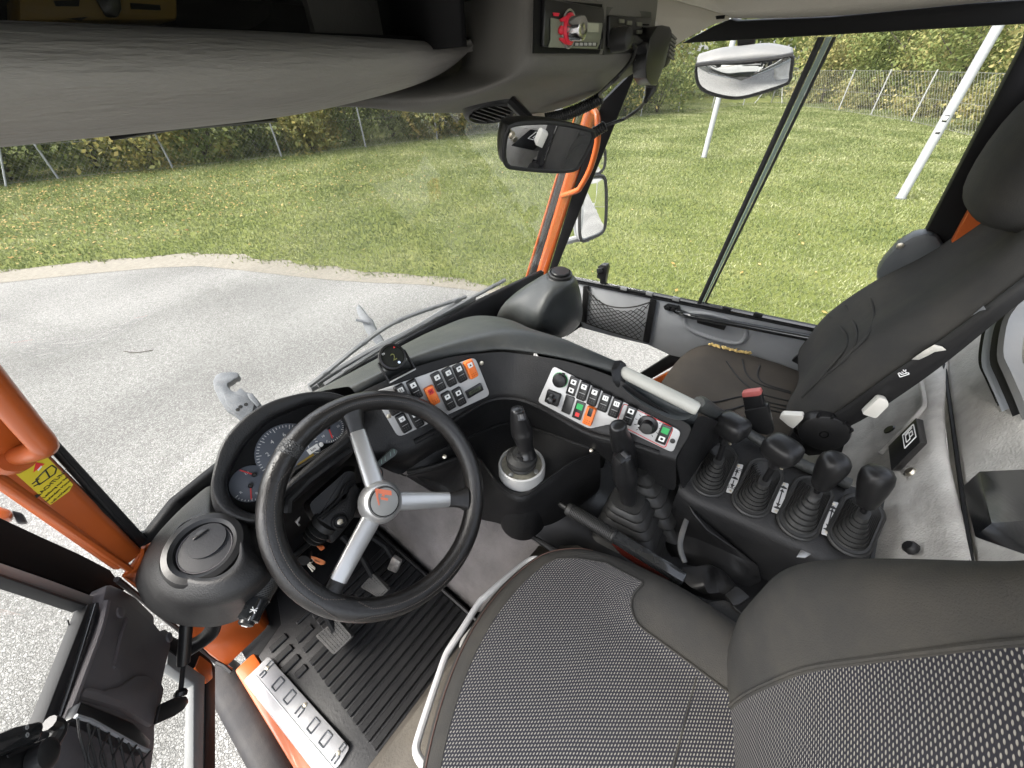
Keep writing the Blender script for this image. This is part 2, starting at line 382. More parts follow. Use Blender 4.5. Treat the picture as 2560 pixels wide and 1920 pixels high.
def lawn_mat():
    m = mat('lawn_turf', (.10, .12, .026), .95, bs=18, bstr=1.0, bs2=90, spec=.1)
    t = m.node_tree; N = t.nodes; L = t.links; b = N['Principled BSDF']; tc = [n for n in N if n.type == 'TEX_COORD'][0]
    def nz(s, d=6):
        n = N.new('ShaderNodeTexNoise'); n.inputs['Scale'].default_value = s; n.inputs['Detail'].default_value = d; n.inputs['Roughness'].default_value = .65; L.new(tc.outputs['Object'], n.inputs['Vector']); return n.outputs['Fac']
    r = N.new('ShaderNodeValToRGB'); el = r.color_ramp.elements
    el[0].position = .3; el[0].color = (.05, .068, .02, 1); el[1].position = .72; el[1].color = (.19, .185, .085, 1)
    k = el.new(.5); k.color = (.09, .105, .026, 1)
    a = N.new('ShaderNodeMath'); a.operation = 'MULTIPLY_ADD'; a.inputs[1].default_value = .55; L.new(nz(55, 3), a.inputs[0])
    a2 = N.new('ShaderNodeMath'); a2.operation = 'MULTIPLY'; a2.inputs[1].default_value = .45; L.new(nz(.9), a2.inputs[0]); L.new(a2.outputs[0], a.inputs[2])
    L.new(a.outputs[0], r.inputs[0]); L.new(r.outputs[0], b.inputs['Base Color']); return m
tag(mk('lawn', lawn, lawn_mat(), base=(0, 0, G)), 'mown green lawn beyond the gravel yard', 'lawn', kind='structure')
# sandy verge between gravel and lawn
vin = [edge[i] for i in range(150, 330, 3)]
sv = []
for i, p in enumerate(vin):
    t = i / (len(vin) - 1); wd = .95 * math.sin(math.pi * min(1, t * 1.1) ** .8) * (1 - .45 * t) + .1 * math.sin(i * .5) * (1 - t) + .12
    d = V((-.75, -.65, 0)); sv.append(p + d * max(.05, wd) + V((0, 0, G + .004)))
vg = MB().loft([[V((p.x + .15, p.y + .15, G + .004)) for p in vin], sv])
tag(mk('sandy_verge', vg, mat('verge_sand', (.15, .136, .11), .95, bs=60, bstr=.8, bs2=160, var=.2, vs=16, dust=.4, dcol=(.2, .185, .155), ds=2), base=(0, 0, G)), 'strip of sandy earth between gravel and lawn', 'verge', kind='structure')

def fastmesh(name, co, nper, mat_, org=(0, 0, 0)):
    me = bpy.data.meshes.new(name); co = np.asarray(co, np.float32) - np.array(org, np.float32); n = len(co); nf = n // nper
    me.vertices.add(n); me.vertices.foreach_set('co', co.ravel()); me.loops.add(n); me.loops.foreach_set('vertex_index', np.arange(n, dtype=np.int32))
    me.polygons.add(nf); me.polygons.foreach_set('loop_start', np.arange(0, n, nper, dtype=np.int32)); me.polygons.foreach_set('loop_total', np.full(nf, nper, np.int32))
    me.update(calc_edges=True); me.materials.append(mat_)
    o = bpy.data.objects.new(name, me); COL.objects.link(o); o.location = org; ORG[o.name] = V(org); return o
def leafmat(name, cols, trans=.35, nscale=.8):
    m = bpy.data.materials.new(name); m.use_nodes = True; t = m.node_tree; N = t.nodes; L = t.links; b = N['Principled BSDF']; out = N['Material Output']
    b.inputs['Roughness'].default_value = .6; b.inputs['Specular IOR Level'].default_value = .2
    ge = N.new('ShaderNodeNewGeometry'); tc = N.new('ShaderNodeTexCoord'); nz = N.new('ShaderNodeTexNoise'); nz.inputs['Scale'].default_value = nscale; nz.inputs['Detail'].default_value = 3
    L.new(tc.outputs['Object'], nz.inputs['Vector'])
    a = N.new('ShaderNodeMath'); a.operation = 'MULTIPLY_ADD'; a.inputs[1].default_value = .5; L.new(ge.outputs['Random Per Island'], a.inputs[0])
    k = N.new('ShaderNodeMapRange'); k.inputs[1].default_value = .3; k.inputs[2].default_value = .7; k.inputs[4].default_value = .5; L.new(nz.outputs['Fac'], k.inputs[0]); L.new(k.outputs[0], a.inputs[2])
    r = N.new('ShaderNodeValToRGB'); el = r.color_ramp.elements; el[0].color = (*cols[0], 1); el[1].color = (*cols[-1], 1)
    for i, c in enumerate(cols[1:-1]): el.new((i + 1) / (len(cols) - 1)).color = (*c, 1)
    L.new(a.outputs[0], r.inputs[0]); L.new(r.outputs[0], b.inputs['Base Color'])
    tr = N.new('ShaderNodeBsdfTranslucent'); L.new(r.outputs[0], tr.inputs[0]); ms = N.new('ShaderNodeMixShader'); ms.inputs[0].default_value = trans
    L.new(b.outputs[0], ms.inputs[1]); L.new(tr.outputs[0], ms.inputs[2]); L.new(ms.outputs[0], out.inputs[0]); return m
NR = np.random.default_rng(11)
ey = np.array([p[1] for p in EDGE][::-1]); ex = np.array([p[0] for p in EDGE][::-1])
def onlawn(n, r0, r1, a0, a1, marg=.03):
    r = r0 + (r1 - r0) * NR.random(n) ** 1.0; a = np.radians(a0 + (a1 - a0) * NR.random(n)); x = r * np.sin(a); y = r * np.cos(a)
    k = x > np.interp(y, ey, ex) + marg + (.0 if marg > 0 else 1) * (-.22 * NR.random(n) ** 3 + .06 * np.sin(y * 6.1) + .05 * np.sin(y * 13.7 + 1)); return x[k], y[k]
x, y = onlawn(420000, 3.4, 36, -4, 102, -.02); n = len(x)
dist = np.hypot(x, y); th = NR.random(n) * 6.283; w_ = .003 + .0011 * dist * (0.6 + .6 * NR.random(n)) ; h = (.022 + .03 * NR.random(n)) * (1 + .02 * dist); lean = (NR.random((n, 2)) - .5) * .055
co = np.zeros((n, 3, 3)); co[:, 0] = np.stack([x - np.cos(th) * w_, y - np.sin(th) * w_, np.full(n, G + .006)], 1); co[:, 1] = np.stack([x + np.cos(th) * w_, y + np.sin(th) * w_, np.full(n, G + .006)], 1)
co[:, 2] = np.stack([x + lean[:, 0], y + lean[:, 1], G + h], 1)
gm = leafmat('grass_blades', [(.064, .088, .03), (.122, .15, .054), (.2, .22, .1), (.36, .36, .21)], .3, .55)
tag(fastmesh('grass', co.reshape(-1, 3), 3, gm, (0, 0, G)), 'short mown grass blades covering the lawn', 'grass', kind='stuff')
# fallen leaves, thickest at the left by the hedge
x, y = onlawn(9000, 9, 22, -6, 42); k = NR.random(len(x)) < np.clip(1.15 - x / 7.5, .03, 1) * np.clip((np.hypot(x, y) - 9) / 4, .05, 1); x, y = x[k], y[k]
x2, y2 = onlawn(1500, 4, 26, -4, 100); x = np.r_[x, x2[::6]]; y = np.r_[y, y2[::6]]; n = len(x)
th = NR.random(n) * 6.283; s = .014 + .022 * NR.random(n); til = (NR.random((n, 2)) - .5) * .8
c = np.stack([x, y, np.full(n, G + .045)], 1); a = np.stack([np.cos(th), np.sin(th), til[:, 0]], 1) * s[:, None]; b = np.stack([-np.sin(th), np.cos(th), til[:, 1]], 1) * s[:, None] * .6
co = np.stack([c - a, c - b, c + a, c + b], 1).reshape(-1, 3)
tag(fastmesh('fallen_leaves', co, 4, leafmat('fallen_leaf', [(.16, .08, .03), (.26, .16, .045), (.32, .23, .09), (.3, .25, .13)], .1), (0, 0, G)), 'yellow and brown fallen leaves scattered on the grass', 'leaves', kind='stuff')
# a few stones and a twig on the gravel
tw = MB().tube(cat([P('z4', 790, 582, z=G + .006), P('z4', 870, 590, z=G + .012), P('z4', 975, 575, z=G + .006)], 12), .004, 5)
tag(mk('twig', tw, mat('twig_bark', (.05, .04, .03), .9)), 'thin curved twig lying on the gravel', 'twig')

# ---- fences
postm = mat('grey_fence_post', (.24, .245, .24), .6, var=.15, vs=9)
wirem = mat('fence_wire', (.17, .17, .16), .6, metal=.2)
def fence(label, pts, h, step, diag=.12, wr=.0032, struts=()):
    pts = [V((a, b, G)) for a, b in pts]; root = thing('wire_fence', label, 'fence', pts[0], 'wire fences round the lawn')
    wm = MB(); pst = None
    for a, b in zip(pts, pts[1:]):
        L = (b - a).length; n = max(1, round(L / step)); d = (b - a) / L
        for i in range(n + (1 if b is pts[-1] else 0)):
            p = a + d * (L * i / n)
            if pst is None:
                pst = lmesh('post', MB().tube([V((0, 0, -.05)), V((0, 0, h + .06)), V((0, 0, h + .065))], [.03, .03, .012], 8), postm)
            inst(pst, 'post', Matrix.Translation(p), root)
        k = int(L / diag)
        for i in range(-int(h / diag), k):
            for sgn in (1, -1):
                s0 = i * diag; s1 = s0 + h; z0, z1 = 0.02, h
                if s0 < 0: z0 += -s0; s0 = 0
                if s1 > L: z1 -= (s1 - L); s1 = L
                if s1 - s0 < .05: continue
                if sgn < 0: q0, q1 = a + d * s0 + V((0, 0, h - z0 + .02)), a + d * s1 + V((0, 0, h - z1 + .02))
                else: q0, q1 = a + d * s0 + V((0, 0, z0)), a + d * s1 + V((0, 0, z1))
                wm.tube([q0, q1], wr, 3, caps=False)
        for zz in (.05, h * .5, h): wm.tube([a + V((0, 0, zz)), b + V((0, 0, zz))], wr * 1.4, 3, caps=False)
    mk('wire_mesh', wm, wirem, root, sharp=180, kind='stuff')
    for a, b in struts: mk('strut', MB().tube([a, b], .025, 7), postm, root)
    return root
def onfence(px, py): return U(px, py, z=G)
f1 = [(-12, 24.8), (1.87, 19.1), (4.5, 17.7), (7.58, 16.5), (27.85, 9.2), (36.2, 5.8)]
fence('chain-link fence before the dark hedge on the left', f1, 1.85, 3.1, .13, .0024, struts=[(V((.7, 19.0, G)), V((1.5, 19.25, G + 1.7))), (V((35.0, 6.6, G)), V((36.1, 5.8, G + 1.7)))])
f2 = [(36.2, 5.8), (30.82, 1.6), (26.2, -1.37), (21.26, -3.2), (14, -5.6), (4, -8.5)]
fence('wire fence before the bright trees on the right', f2, 1.7, 3.0, .2, .005, struts=[(V((35.2, 5.0, G)), V((36.1, 5.7, G + 1.6)))])
# ---- white poles
def pole(label, x, y, r):
    o = thing('white_pole', label, 'pole', (x, y, G), 'white poles on the lawn')
    mk('shaft', MB().tube([(x, y, G - .05), (x, y, G + 2.5), (x, y, G + 7)], [r, r * .95, r * .8], 16), whitep, o)
    mk('ground_sleeve', MB().tube([(x, y, G - .05), (x, y, G + .03)], [r * 1.25, r * 1.2], 14), steelm, o); return o
pA = pole('near white pole with small stickers at the right', 11.38, -1.05, .078)
pole('far white pole behind the hanging exterior mirror', 14.1, 3.6, .075)
for zz, hh, m_ in ((1.30, .10, ink), (1.32, .06, white), (1.12, .03, ink)):
    rr = .0775 + (.0006 if m_ is white else 0); rows = []
    for z0 in (G + zz, G + zz + hh): rows.append([V((11.38 + rr * math.cos(a), -1.05 + rr * math.sin(a), z0)) for a in [math.radians(150 + k * 6 - (0 if m_ is ink else -6)) for k in range(9 if m_ is ink else 7)]])
    mk('sticker', MB().loft(rows), m_, pA, solid=.001, offs=1)
# ---- hedge and trees
def cloud(cen, rad, n, size, clumps=40, seed=0, flat=.0):
    R = np.random.default_rng(seed); d = R.normal(size=(clumps, 3)); d /= np.linalg.norm(d, axis=1)[:, None]; d *= (.45 + .55 * R.random((clumps, 1)) ** .5)
    cc = np.array(cen) + d * np.array(rad); sc = np.array(rad) * .26 * (.6 + .7 * R.random((clumps, 1)))
    i = R.integers(0, clumps, n); p = cc[i] + R.normal(size=(n, 3)) * sc[i] * .8
    p[:, 2] = np.maximum(p[:, 2], G + .03)
    u = R.normal(size=(n, 3)); u /= np.linalg.norm(u, axis=1)[:, None]; v = np.cross(u, R.normal(size=(n, 3))); v /= np.linalg.norm(v, axis=1)[:, None]
    s = size * (.55 + .8 * R.random((n, 1))); u = u * s; v = v * s * .55
    return np.stack([p - u, p + v, p + u, p - v], 1).reshape(-1, 3)
bark = mat('bark', (.06, .05, .04), .95, bs=30, bstr=1, var=.3, vs=8)
dk = leafmat('hedge_leaf', [(.055, .08, .032), (.105, .135, .05), (.17, .19, .07), (.3, .28, .1)], .48)
dk2 = leafmat('autumn_hedge_leaf', [(.08, .095, .038), (.16, .165, .06), (.26, .23, .085), (.42, .31, .11)], .48)
br = leafmat('tree_leaf', [(.07, .095, .035), (.125, .16, .052), (.2, .225, .075), (.36, .31, .11)], .4)
br2 = leafmat('yellow_tree_leaf', [(.1, .12, .05), (.2, .21, .085), (.33, .3, .12), (.46, .38, .18)], .4)
def plant(name, label, cat_, group, x, y, rx, rz, n, size, mt, seed, trunk=0, lift=0, clumps=42):
    o = thing(name, label, cat_, (x, y, G), group); R = random.Random(seed)
    tb = MB()
    zc = G + lift + rz
    if trunk:
        top = V((x + R.uniform(-.3, .3), y + R.uniform(-.3, .3), zc)); tb.tube(cat([(x, y, G - .1), (x + R.uniform(-.15, .15), y, G + lift * .6), top], 7), [.09 * trunk, .08 * trunk, .07 * trunk, .06 * trunk, .05 * trunk, .04 * trunk, .02 * trunk], 7)
        for k in range(6):
            a = R.uniform(0, 6.28); b0 = V((x, y, G)).lerp(top, R.uniform(.35, .8)); tb.tube(cat([b0, b0 + V((math.cos(a) * rx * .4, math.sin(a) * rx * .4, .5)), b0 + V((math.cos(a) * rx * .8, math.sin(a) * rx * .8, 1.2))], 5), [.04 * trunk, .03 * trunk, .025 * trunk, .02 * trunk, .008], 5)
    else:
        for k in range(5):
            a = R.uniform(0, 6.28); tb.tube([(x, y, G), (x + .4 * rx * math.cos(a), y + .4 * rx * math.sin(a), zc), (x + .7 * rx * math.cos(a), y + .7 * rx * math.sin(a), zc + rz * .6)], [.03, .02, .008], 5)
    mk('trunk' if trunk else 'stem', tb, bark, o)
    c = fastmesh('crown', cloud((x, y, zc), (rx, rx, rz), n, size, clumps, seed), 4, mt, (0, 0, 0)); c.data.transform(Matrix.Translation((-x, -y, -G))); c.parent = o
    return o
def along(pts, s):
    for a, b in zip(pts, pts[1:]):
        a, b = V((*a, 0)), V((*b, 0)); L = (b - a).length
        if s <= L: return a + (b - a) * (s / L), (b - a) / L
        s -= L
    return b, (b - a) / L
i = 0; s = 5.0
HL = ['green', 'yellowing', 'dark', 'thin']
while s < 42:
    p, d = along(f1, s); nrm = V((-d.y, d.x, 0)); o_ = 1.1 + .5 * math.sin(i * 2.3); q = p + nrm * o_; big = 1 if s < 30 else 1.2
    plant('hedge_bush', 'leafy hedge bush behind the chain-link fence', 'bush', 'hedge bushes behind the left fence', q.x, q.y, 1.35 * big + .2 * math.sin(i), 1.55 + .35 * math.cos(i * 1.7), 3800 if s < 32 else 2600, .085, dk2 if i % 3 == 1 else dk, 100 + i)
    s += 1.75; i += 1
for j, s in enumerate(range(3, 50, 4)):
    p, d = along(f1, s); nrm = V((-d.y, d.x, 0)); q = p + nrm * (4.2 + (j % 3))
    plant('background_tree', 'leafy tree rising behind the hedge on the left', 'tree', 'trees behind the left hedge', q.x, q.y, 2.5, 2.7, 3000, .14, dk2 if j % 3 == 2 else dk, 300 + j, 1.2, 1.2)
s = 2.0; j = 0
while s < 32:
    p, d = along(f2, s); nrm = V((-d.y, d.x, 0)); nrm = nrm if nrm.dot(V((1, -.6, 0))) > 0 else -nrm
    q = p + nrm * (2.0 + 1.4 * (j % 2)); 
    plant('fence_tree', 'thin-stemmed bright tree behind the right-hand wire fence', 'tree', 'trees behind the right fence', q.x, q.y, 2.0, 2.3, 7000, .078, br if j % 3 else br2, 500 + j, .9, 1.1, 60)
    if j % 2 == 0:
        q2 = p + nrm * 1.2
        plant('fence_shrub', 'low yellowish shrub at the foot of the right-hand fence', 'shrub', 'shrubs behind the right fence', q2.x + .8, q2.y, 1.3, .75, 2200, .075, br2, 700 + j)
    s += 2.3; j += 1
wd = []
for k in range(26):
    a = math.radians(18 + k * 3.6); r = 48 + 5 * math.sin(k * 2.1); wd.append(cloud((r * math.sin(a), r * math.cos(a) - 3, G + 4.0), (3.6, 3.6, 5.2), 2300, .26, 50, 900 + k))
tag(fastmesh('far_wood', np.concatenate(wd), 4, br), 'far green wood closing the view behind the fences', 'wood', kind='stuff')

# ================================================================== THE CAB SHELL
CABO = V((.65, .2, -.1))
cab = thing('cab_shell', 'orange framed cab shell with black trim round the whole interior', 'vehicle cab', CABO)
def beam(a, b, wdir, w0, w1, tdir, th, rad=.35, n=6):
    """rounded box beam from a to b: width w along wdir, thickness th along tdir"""
    wdir, tdir = _n(wdir), _n(tdir); rows = []
    for p, w_ in ((a, w0), (b, w1)):
        p = V(p); lp = []; r = th * rad
        for cx, cy, a0 in ((w_ / 2 - r, th / 2 - r, 0), (-w_ / 2 + r, th / 2 - r, 90), (-w_ / 2 + r, -th / 2 + r, 180), (w_ / 2 - r, -th / 2 + r, 270)):
            for k in range(n + 1):
                q = math.radians(a0 + 90 * k / n); lp.append(p + wdir * (cx + r * math.cos(q)) + tdir * (cy + r * math.sin(q)))
        rows.append(lp)
    return MB().loft(rows, cu=True, caps=True)
def strip(lo, hi, pl_, th, m_, nm, par, **k):
    a = [(U(*lo[0], pl=pl_) + U(*lo[1], pl=pl_)) / 2, (U(*hi[0], pl=pl_) + U(*hi[1], pl=pl_)) / 2]; wd = U(*lo[1], pl=pl_) - U(*lo[0], pl=pl_); wd2 = U(*hi[1], pl=pl_) - U(*hi[0], pl=pl_)
    return mk(nm, beam(a[0] - pl_[1] * th / 2, a[1] - pl_[1] * th / 2, wd2, wd.length, wd2.length, pl_[1], th, .3), m_, par, **k)
# left pillar: leans back and inward
dL = V((.10, -.39, 1)); bL = U(335, 1395, x=-.17)
def pillar_line(b, d, z): return b + d * (z - b.z)
view = _n(CAM - bL); wL = _n(dL.cross(view)); nL = _n(wL.cross(dL));
if nL.dot(view) < 0: nL = -nL
PLp = (bL, nL)
e0, e1 = U(352, 1372, pl=PLp), U(300, 1437, pl=PLp); f0, f1_ = U(-120, 893, pl=PLp), U(-120, 1148, pl=PLp)
mk('pillar', beam((e0 + e1) / 2 - nL * .03, (f0 + f1_) / 2 - nL * .03, wL, abs((e0 - e1).dot(wL)), abs((f0 - f1_).dot(wL)), nL, .06, .2), org_, cab)
mk('pillar_flange', beam(U(318, 1418, pl=off(PLp, -.01)), U(-120, 1115, pl=off(PLp, -.01)), wL, .012, .016, nL, .03, .3), org_, cab)
g0, g1 = U(300, 1437, pl=PLp), U(352, 1372, pl=PLp); h0, h1 = U(530, 1700, z=.0), U(600, 1600, z=.0)
fo = [P('C', 745, 468, pl=PLp), P('C', 900, 598, z=.42), P('C', 1050, 728, z=.27), P('C', 1180, 835, z=.13), P('C', 1310, 960, z=.03), P('C', 1400, 1010, z=.01)]
fi = [P('C', 890, 280, pl=PLp), P('C', 980, 500, z=.40), P('C', 1180, 560, z=.26), P('C', 1400, 600, z=.13), P('C', 1560, 660, z=.03), P('C', 1620, 800, z=.01)]
mk('pillar_foot', MB().loft([[p + V((-.002, .004, -.04)) for p in fo], cat(fo, 6), cat(fi, 6), [q + V((.02, .03, -.03)) for q in fi]]), org_, cab, solid=.004)
mk('door_seal', MB().tube(cat([p + V((-.006, -.004, .004)) for p in fo] + [P('C', 1420, 1060, z=.005)], 24), .005, 6), seal, cab)
# weld ring at the foot of the pillar
mk('weld_ring', MB().tube(cat([P('C', 760, 462, pl=off(PLp, .003)), P('C', 830, 420, pl=off(PLp, .004)), P('C', 870, 350, pl=off(PLp, .004)), P('C', 880, 290, pl=off(PLp, .003))], 14), .0035, 6), org_, cab)
strip(((351, 1374), (374, 1352)), ((40, 1030), (74, 1020)), off(PLp, -.012), .02, seal, 'pillar_seal', cab)
# left grab handle on the pillar
pg = off(PLp, .055)
gh = [P('z4', -200, 600, pl=pg), P('z4', 0, 845, pl=pg), P('z4', 100, 965, pl=pg), P('z4', 200, 1085, pl=pg), P('z4', 268, 1165, pl=pg), P('z4', 275, 1200, pl=off(PLp, .045)), P('z4', 205, 1228, pl=off(PLp, .025)), P('z4', 90, 1252, pl=off(PLp, -.005))]
lh = thing('grab_handle', 'thick orange grab handle on the left pillar', 'grab handle', gh[-1])
mk('bar', MB().tube(cat(gh, 48), .0118, 14), org_, lh); mk('weld', MB().tube([P('z4', 110, 1250, pl=off(PLp, .004)), P('z4', 70, 1258, pl=off(PLp, -.004))], [.019, .022], 14), org_, lh)
# warning sticker
sk = thing('warning_sticker', 'yellow warning sticker with red triangle on the left pillar', 'sticker', P('z4', 270, 1400, pl=off(PLp, .0015)))
sp_ = off(PLp, .0015)
mk('paper', MB().prism(PP('z4', [(85, 1352), (280, 1235), (465, 1430), (440, 1475), (320, 1562)], pl=sp_), nL * .0006), yel, sk)
cA, cB = P('z4', 85, 1352, pl=sp_), P('z4', 320, 1562, pl=sp_); sdirn = _n(cB - cA)      # text reads along the pillar
SX = -_n(P('z4', 260, 1500, pl=sp_) - P('z4', 420, 1360, pl=sp_)); SY = _n(nL.cross(SX))
def sfr(x, y, h=.0009): return frame(P('z4', x, y, pl=off(PLp, .0015 + h)), nL, SY)
def spoly(k, pts, h, m_, nm, par, base=sp_, t=.0004): return mk(nm, MB().prism(PP(k, pts, pl=off(base, h)), base[1] * t), m_, par)
spoly('z4', [(212, 1355), (228, 1290), (285, 1300)], .0008, red, 'triangle', sk)
spoly('z4', [(238, 1340), (262, 1312), (268, 1318), (244, 1346)], .0014, white, 'mark', sk)
for a_, b_ in (((230, 1400), (290, 1340)), ((290, 1340), (330, 1310)), ((330, 1310), (360, 1330)), ((230, 1400), (250, 1435)), ((250, 1435), (350, 1365)), ((290, 1340), (315, 1385)), ((205, 1430), (250, 1395)), ((215, 1445), (255, 1425)), ((360, 1330), (350, 1365))):
    mk('drawing_line', MB().tube([P('z4', *a_, pl=off(sp_, .001)), P('z4', *b_, pl=off(sp_, .001))], .0008, 4), ink, sk)
text('lettering', '\u25b2ACHTUNG!', .0078, sfr(334, 1422), ink, sk); text('lettering', 'Lenkung nur bei', .0052, sfr(354, 1450), ink, sk); text('lettering', 'laufendem Motor', .0052, sfr(371, 1473), ink, sk); text('lettering', 'voll wirksam!', .0052, sfr(388, 1496), ink, sk)
# right pillar
bR = U(1348, 692, pl=DR); dR = V((-.10, -.375, 1)); vR = _n(CAM - bR); wR = _n(dR.cross(vR)); nR = _n(wR.cross(dR)); nR = nR if nR.dot(vR) > 0 else -nR; PRp = (bR, nR)
strip(((1336, 700), (1363, 700)), ((1467, 255), (1503, 255)), PRp, .05, org_, 'pillar', cab)
strip(((1319, 700), (1337, 700)), ((1452, 255), (1470, 255)), off(PRp, -.012), .03, seal, 'pillar_seal', cab)
strip(((1362, 700), (1388, 690)), ((1500, 262), (1597, 165)), off(PRp, -.004), .035, blkm, 'pillar_trim', cab)
strip(((1311, 700), (1318, 700)), ((1444, 262), (1451, 262)), off(PRp, -.03), .02, org_, 'outer_pillar_edge', cab)
# right grab handle
pr = off(PRp, .05)
gr = [P('z2', 1620, 655, pl=off(PRp, .0)), P('z2', 1640, 680, pl=off(PRp, .035)), P('z2', 1645, 760, pl=pr), P('z2', 1640, 860, pl=pr), P('z2', 1600, 1000, pl=pr), P('z2', 1545, 1105, pl=pr), P('z2', 1520, 1130, pl=off(PRp, .045)), P('z2', 1435, 1160, pl=off(PRp, .0))]
mk('grab_handle', MB().tube(cat(gr, 36), .0105, 12), org_, cab, label='thin orange grab handle on the right pillar')
# header over the passenger door, rear black pillar, window divider
hd = PP('z3', [(100, 258), (2400, 128), (2400, -20), (1800, 20), (1000, 98), (430, 125), (390, 112), (300, 150)], pl=DR)
mk('header', MB().prism(hd, V((.05, 0, .005)), .004), blkm, cab)
bp = PP('S', [(2575, 60), (2560, 112), (2308, 592), (2260, 690), (2420, 690), (2480, 560), (2560, 390), (2640, 250), (2640, 60)], pl=off(DR, .002))
mk('rear_pillar', MB().prism(bp, V((.045, 0, 0)), .003), blkm, cab)
bo = PP('S', [(2362, 640), (2560, 275), (2640, 150), (2700, 300), (2600, 520), (2480, 700)], pl=off(DR, -.06))
mk('rear_pillar_paint', MB().prism(bo, V((.03, 0, 0)), .003), org_, cab, label='orange painted rear pillar behind the passenger seat')
# roof lining and side trim
r0 = PP('z3', [(-300, 0), (100, 60), (380, 108), (1000, 95), (1800, 22), (2400, -30)], pl=off(DR, -.012)); 
rows = [[p for p in r0], [V((p.x - .05, p.y, 1.405)) for p in r0], [V((p.x - .16, p.y - .01, 1.43)) for p in r0], [V((p.x - .6, p.y - .05, 1.45)) for p in r0], [V((-.15, p.y - .1, 1.45)) for p in r0]]
mk('roof_lining', MB().loft([cat(r, 20) for r in rows]), ceil, cab, sub=1, solid=.02, sharp=180, offs=1)
mk('roof_front', MB().add([(-.3, .9, 1.475), (1.5, .9, 1.475), (1.5, .25, 1.475), (-.3, .25, 1.475)], [(0, 1, 2, 3)]), ceil, cab, solid=.03, offs=1)
# corner trim where lining meets overhead console
ct = PP('z3', [(-80, 30), (230, 40), (390, 100), (300, 150), (130, 225), (50, 270), (-30, 230)], y=.42)
mk('corner_trim', MB().prism([U(*[ (1660 + a / 2.37), b / 2.37], x=1.12 + (a / 400) * .2) for a, b in [(-60, -30), (230, 45), (390, 95), (400, 118), (290, 150), (130, 235), (70, 275), (20, 240), (-60, 100)]], V((0, .06, .01)), .008), ceil, cab)
mk('trim_slot', MB().prism([U(1660 + a / 2.37, b / 2.37, x=1.24) for a, b in [(305, 95), (355, 90), (350, 112), (310, 115)]], V((-.004, -.004, 0))), blkm, cab)
# window divider of the passenger door glass
dv = off(DR, -.01)
strip(((1746, 754), (1756, 754)), ((2047, 92), (2064, 92)), dv, .02, seal, 'window_divider', cab)
strip(((1757, 754), (1761, 754)), ((2066, 92), (2082, 92)), off(DR, .012), .012, mat('pane_edge_green', (.35, .45, .4), .2), 'pane_edge', cab)
strip(((1763, 754), (1768, 754)), ((2083, 92), (2092, 92)), dv, .012, seal, 'window_divider', cab)
# glass of the passenger door: fixed front pane, sliding rear pane, lower pane
gp = off(DR, .02)
mk('window_pane', MB().prism(PP('S', [(1385, 690), (1440, 700), (1780, 765), (2075, 90), (1720, 100), (1590, 180)], pl=gp), V((.004, 0, 0))), gside, cab, label='front pane of the passenger door window')
mk('window_pane', MB().prism(PP('S', [(1770, 765), (2060, 830), (2320, 600), (2575, 50), (2068, 90)], pl=off(DR, .03)), V((.004, 0, 0))), gside, cab, label='rear sliding pane of the passenger door window')
mk('window_pane', MB().prism(PP('F', [(560, 690), (700, 620), (1440, 840), (1180, 1000), (900, 900)], pl=gp), V((.004, 0, 0))), gside, cab, label='low pane in the passenger door')
# windscreen: curved in plan, raked back
wb = [(-.165, .835), (-.08, .90), (.1, .95), (.35, .975), (.65, .985), (.95, .975), (1.2, .95), (1.38, .925)]
wrow = []
for z in (.56, .75, 1.0, 1.25, 1.44):
    k = (z - .58); wrow.append(cat([(x_ + (.65 - x_) * .13 * k, y_ - .385 * k - .03 * k * (1 - ((x_ - .65) / .8) ** 2), z) for x_, y_ in wb], 22))
mk('windscreen', MB().loft(wrow), gwin, cab, solid=.006, sharp=180)
mk('windscreen_seal', MB().tube([p + V((0, -.004, .0)) for p in wrow[0]], .016, 8), seal, cab)
side_l = [r[0] for r in wrow]; 
mk('windscreen_seal', MB().tube(cat([side_l[0] + V((.05, .035, -.005)), side_l[0] + V((.012, .01, .04)), side_l[1], side_l[2], side_l[4]], 20), .013, 8), seal, cab)
# front wall below the windscreen, floor, sills
mk('front_wall', MB().loft([[V((x_, y_ + .0, .6)) for x_, y_ in wb], [V((x_, y_ + .04, .3)) for x_, y_ in wb], [V((x_, .99, -.06)) for x_, y_ in wb]]), blkm, cab, solid=.02)
mk('floor_pan', MB().box((.62, .15, -.035), (1.66, 1.75, .05)), blkm, cab)
sx = -.213
mk('sill', MB().box((sx, .1, -.03), (.055, 1.5, .085), bev=.008), org_, cab)
mk('sill_cover', MB().box((sx - .07, .13, -.075), (.085, 1.64, .09), bev=.03, seg=4), mat('sill_cover_plastic', (.02, .0195, .021), .55, spec=.2, bs=400, bstr=.2, dust=.1, ds=6), cab)
# engine tunnel and box under the seat, grey carpet
tun = [cat([(.285, .99, -.01), (.283, .55, -.01), (.284, .385, -.01)], 12), cat([(.36, .99, .14), (.35, .5, .14), (.36, .34, .14)], 12), cat([(.42, .99, .285), (.418, .5, .285), (.452, .25, .285)], 12), cat([(.46, .99, .3), (.46, .5, .3), (.48, .22, .3)], 12)]
mk('tunnel_carpet', MB().loft(tun), carp, cab, sub=1, solid=.008)
bx = [[V((a, .37, -.01)) for a in (-.19, .05, .284)], [V((a, .345, .14)) for a in (-.19, .05, .355)], [V((a, .29, .29)) for a in (-.19, .05, .45)], [V((a, .2, .32)) for a in (-.19, .05, .5)], [V((a, -.3, .32)) for a in (-.19, .05, .55)]]
mk('seat_box_carpet', MB().loft(bx), mat('brown_grey_carpet', (.085, .077, .066), .95, bs=200, bstr=.8, var=.3, vs=8, dust=.3, dcol=(.2, .17, .12), ds=5, spec=.1), cab, solid=.01)
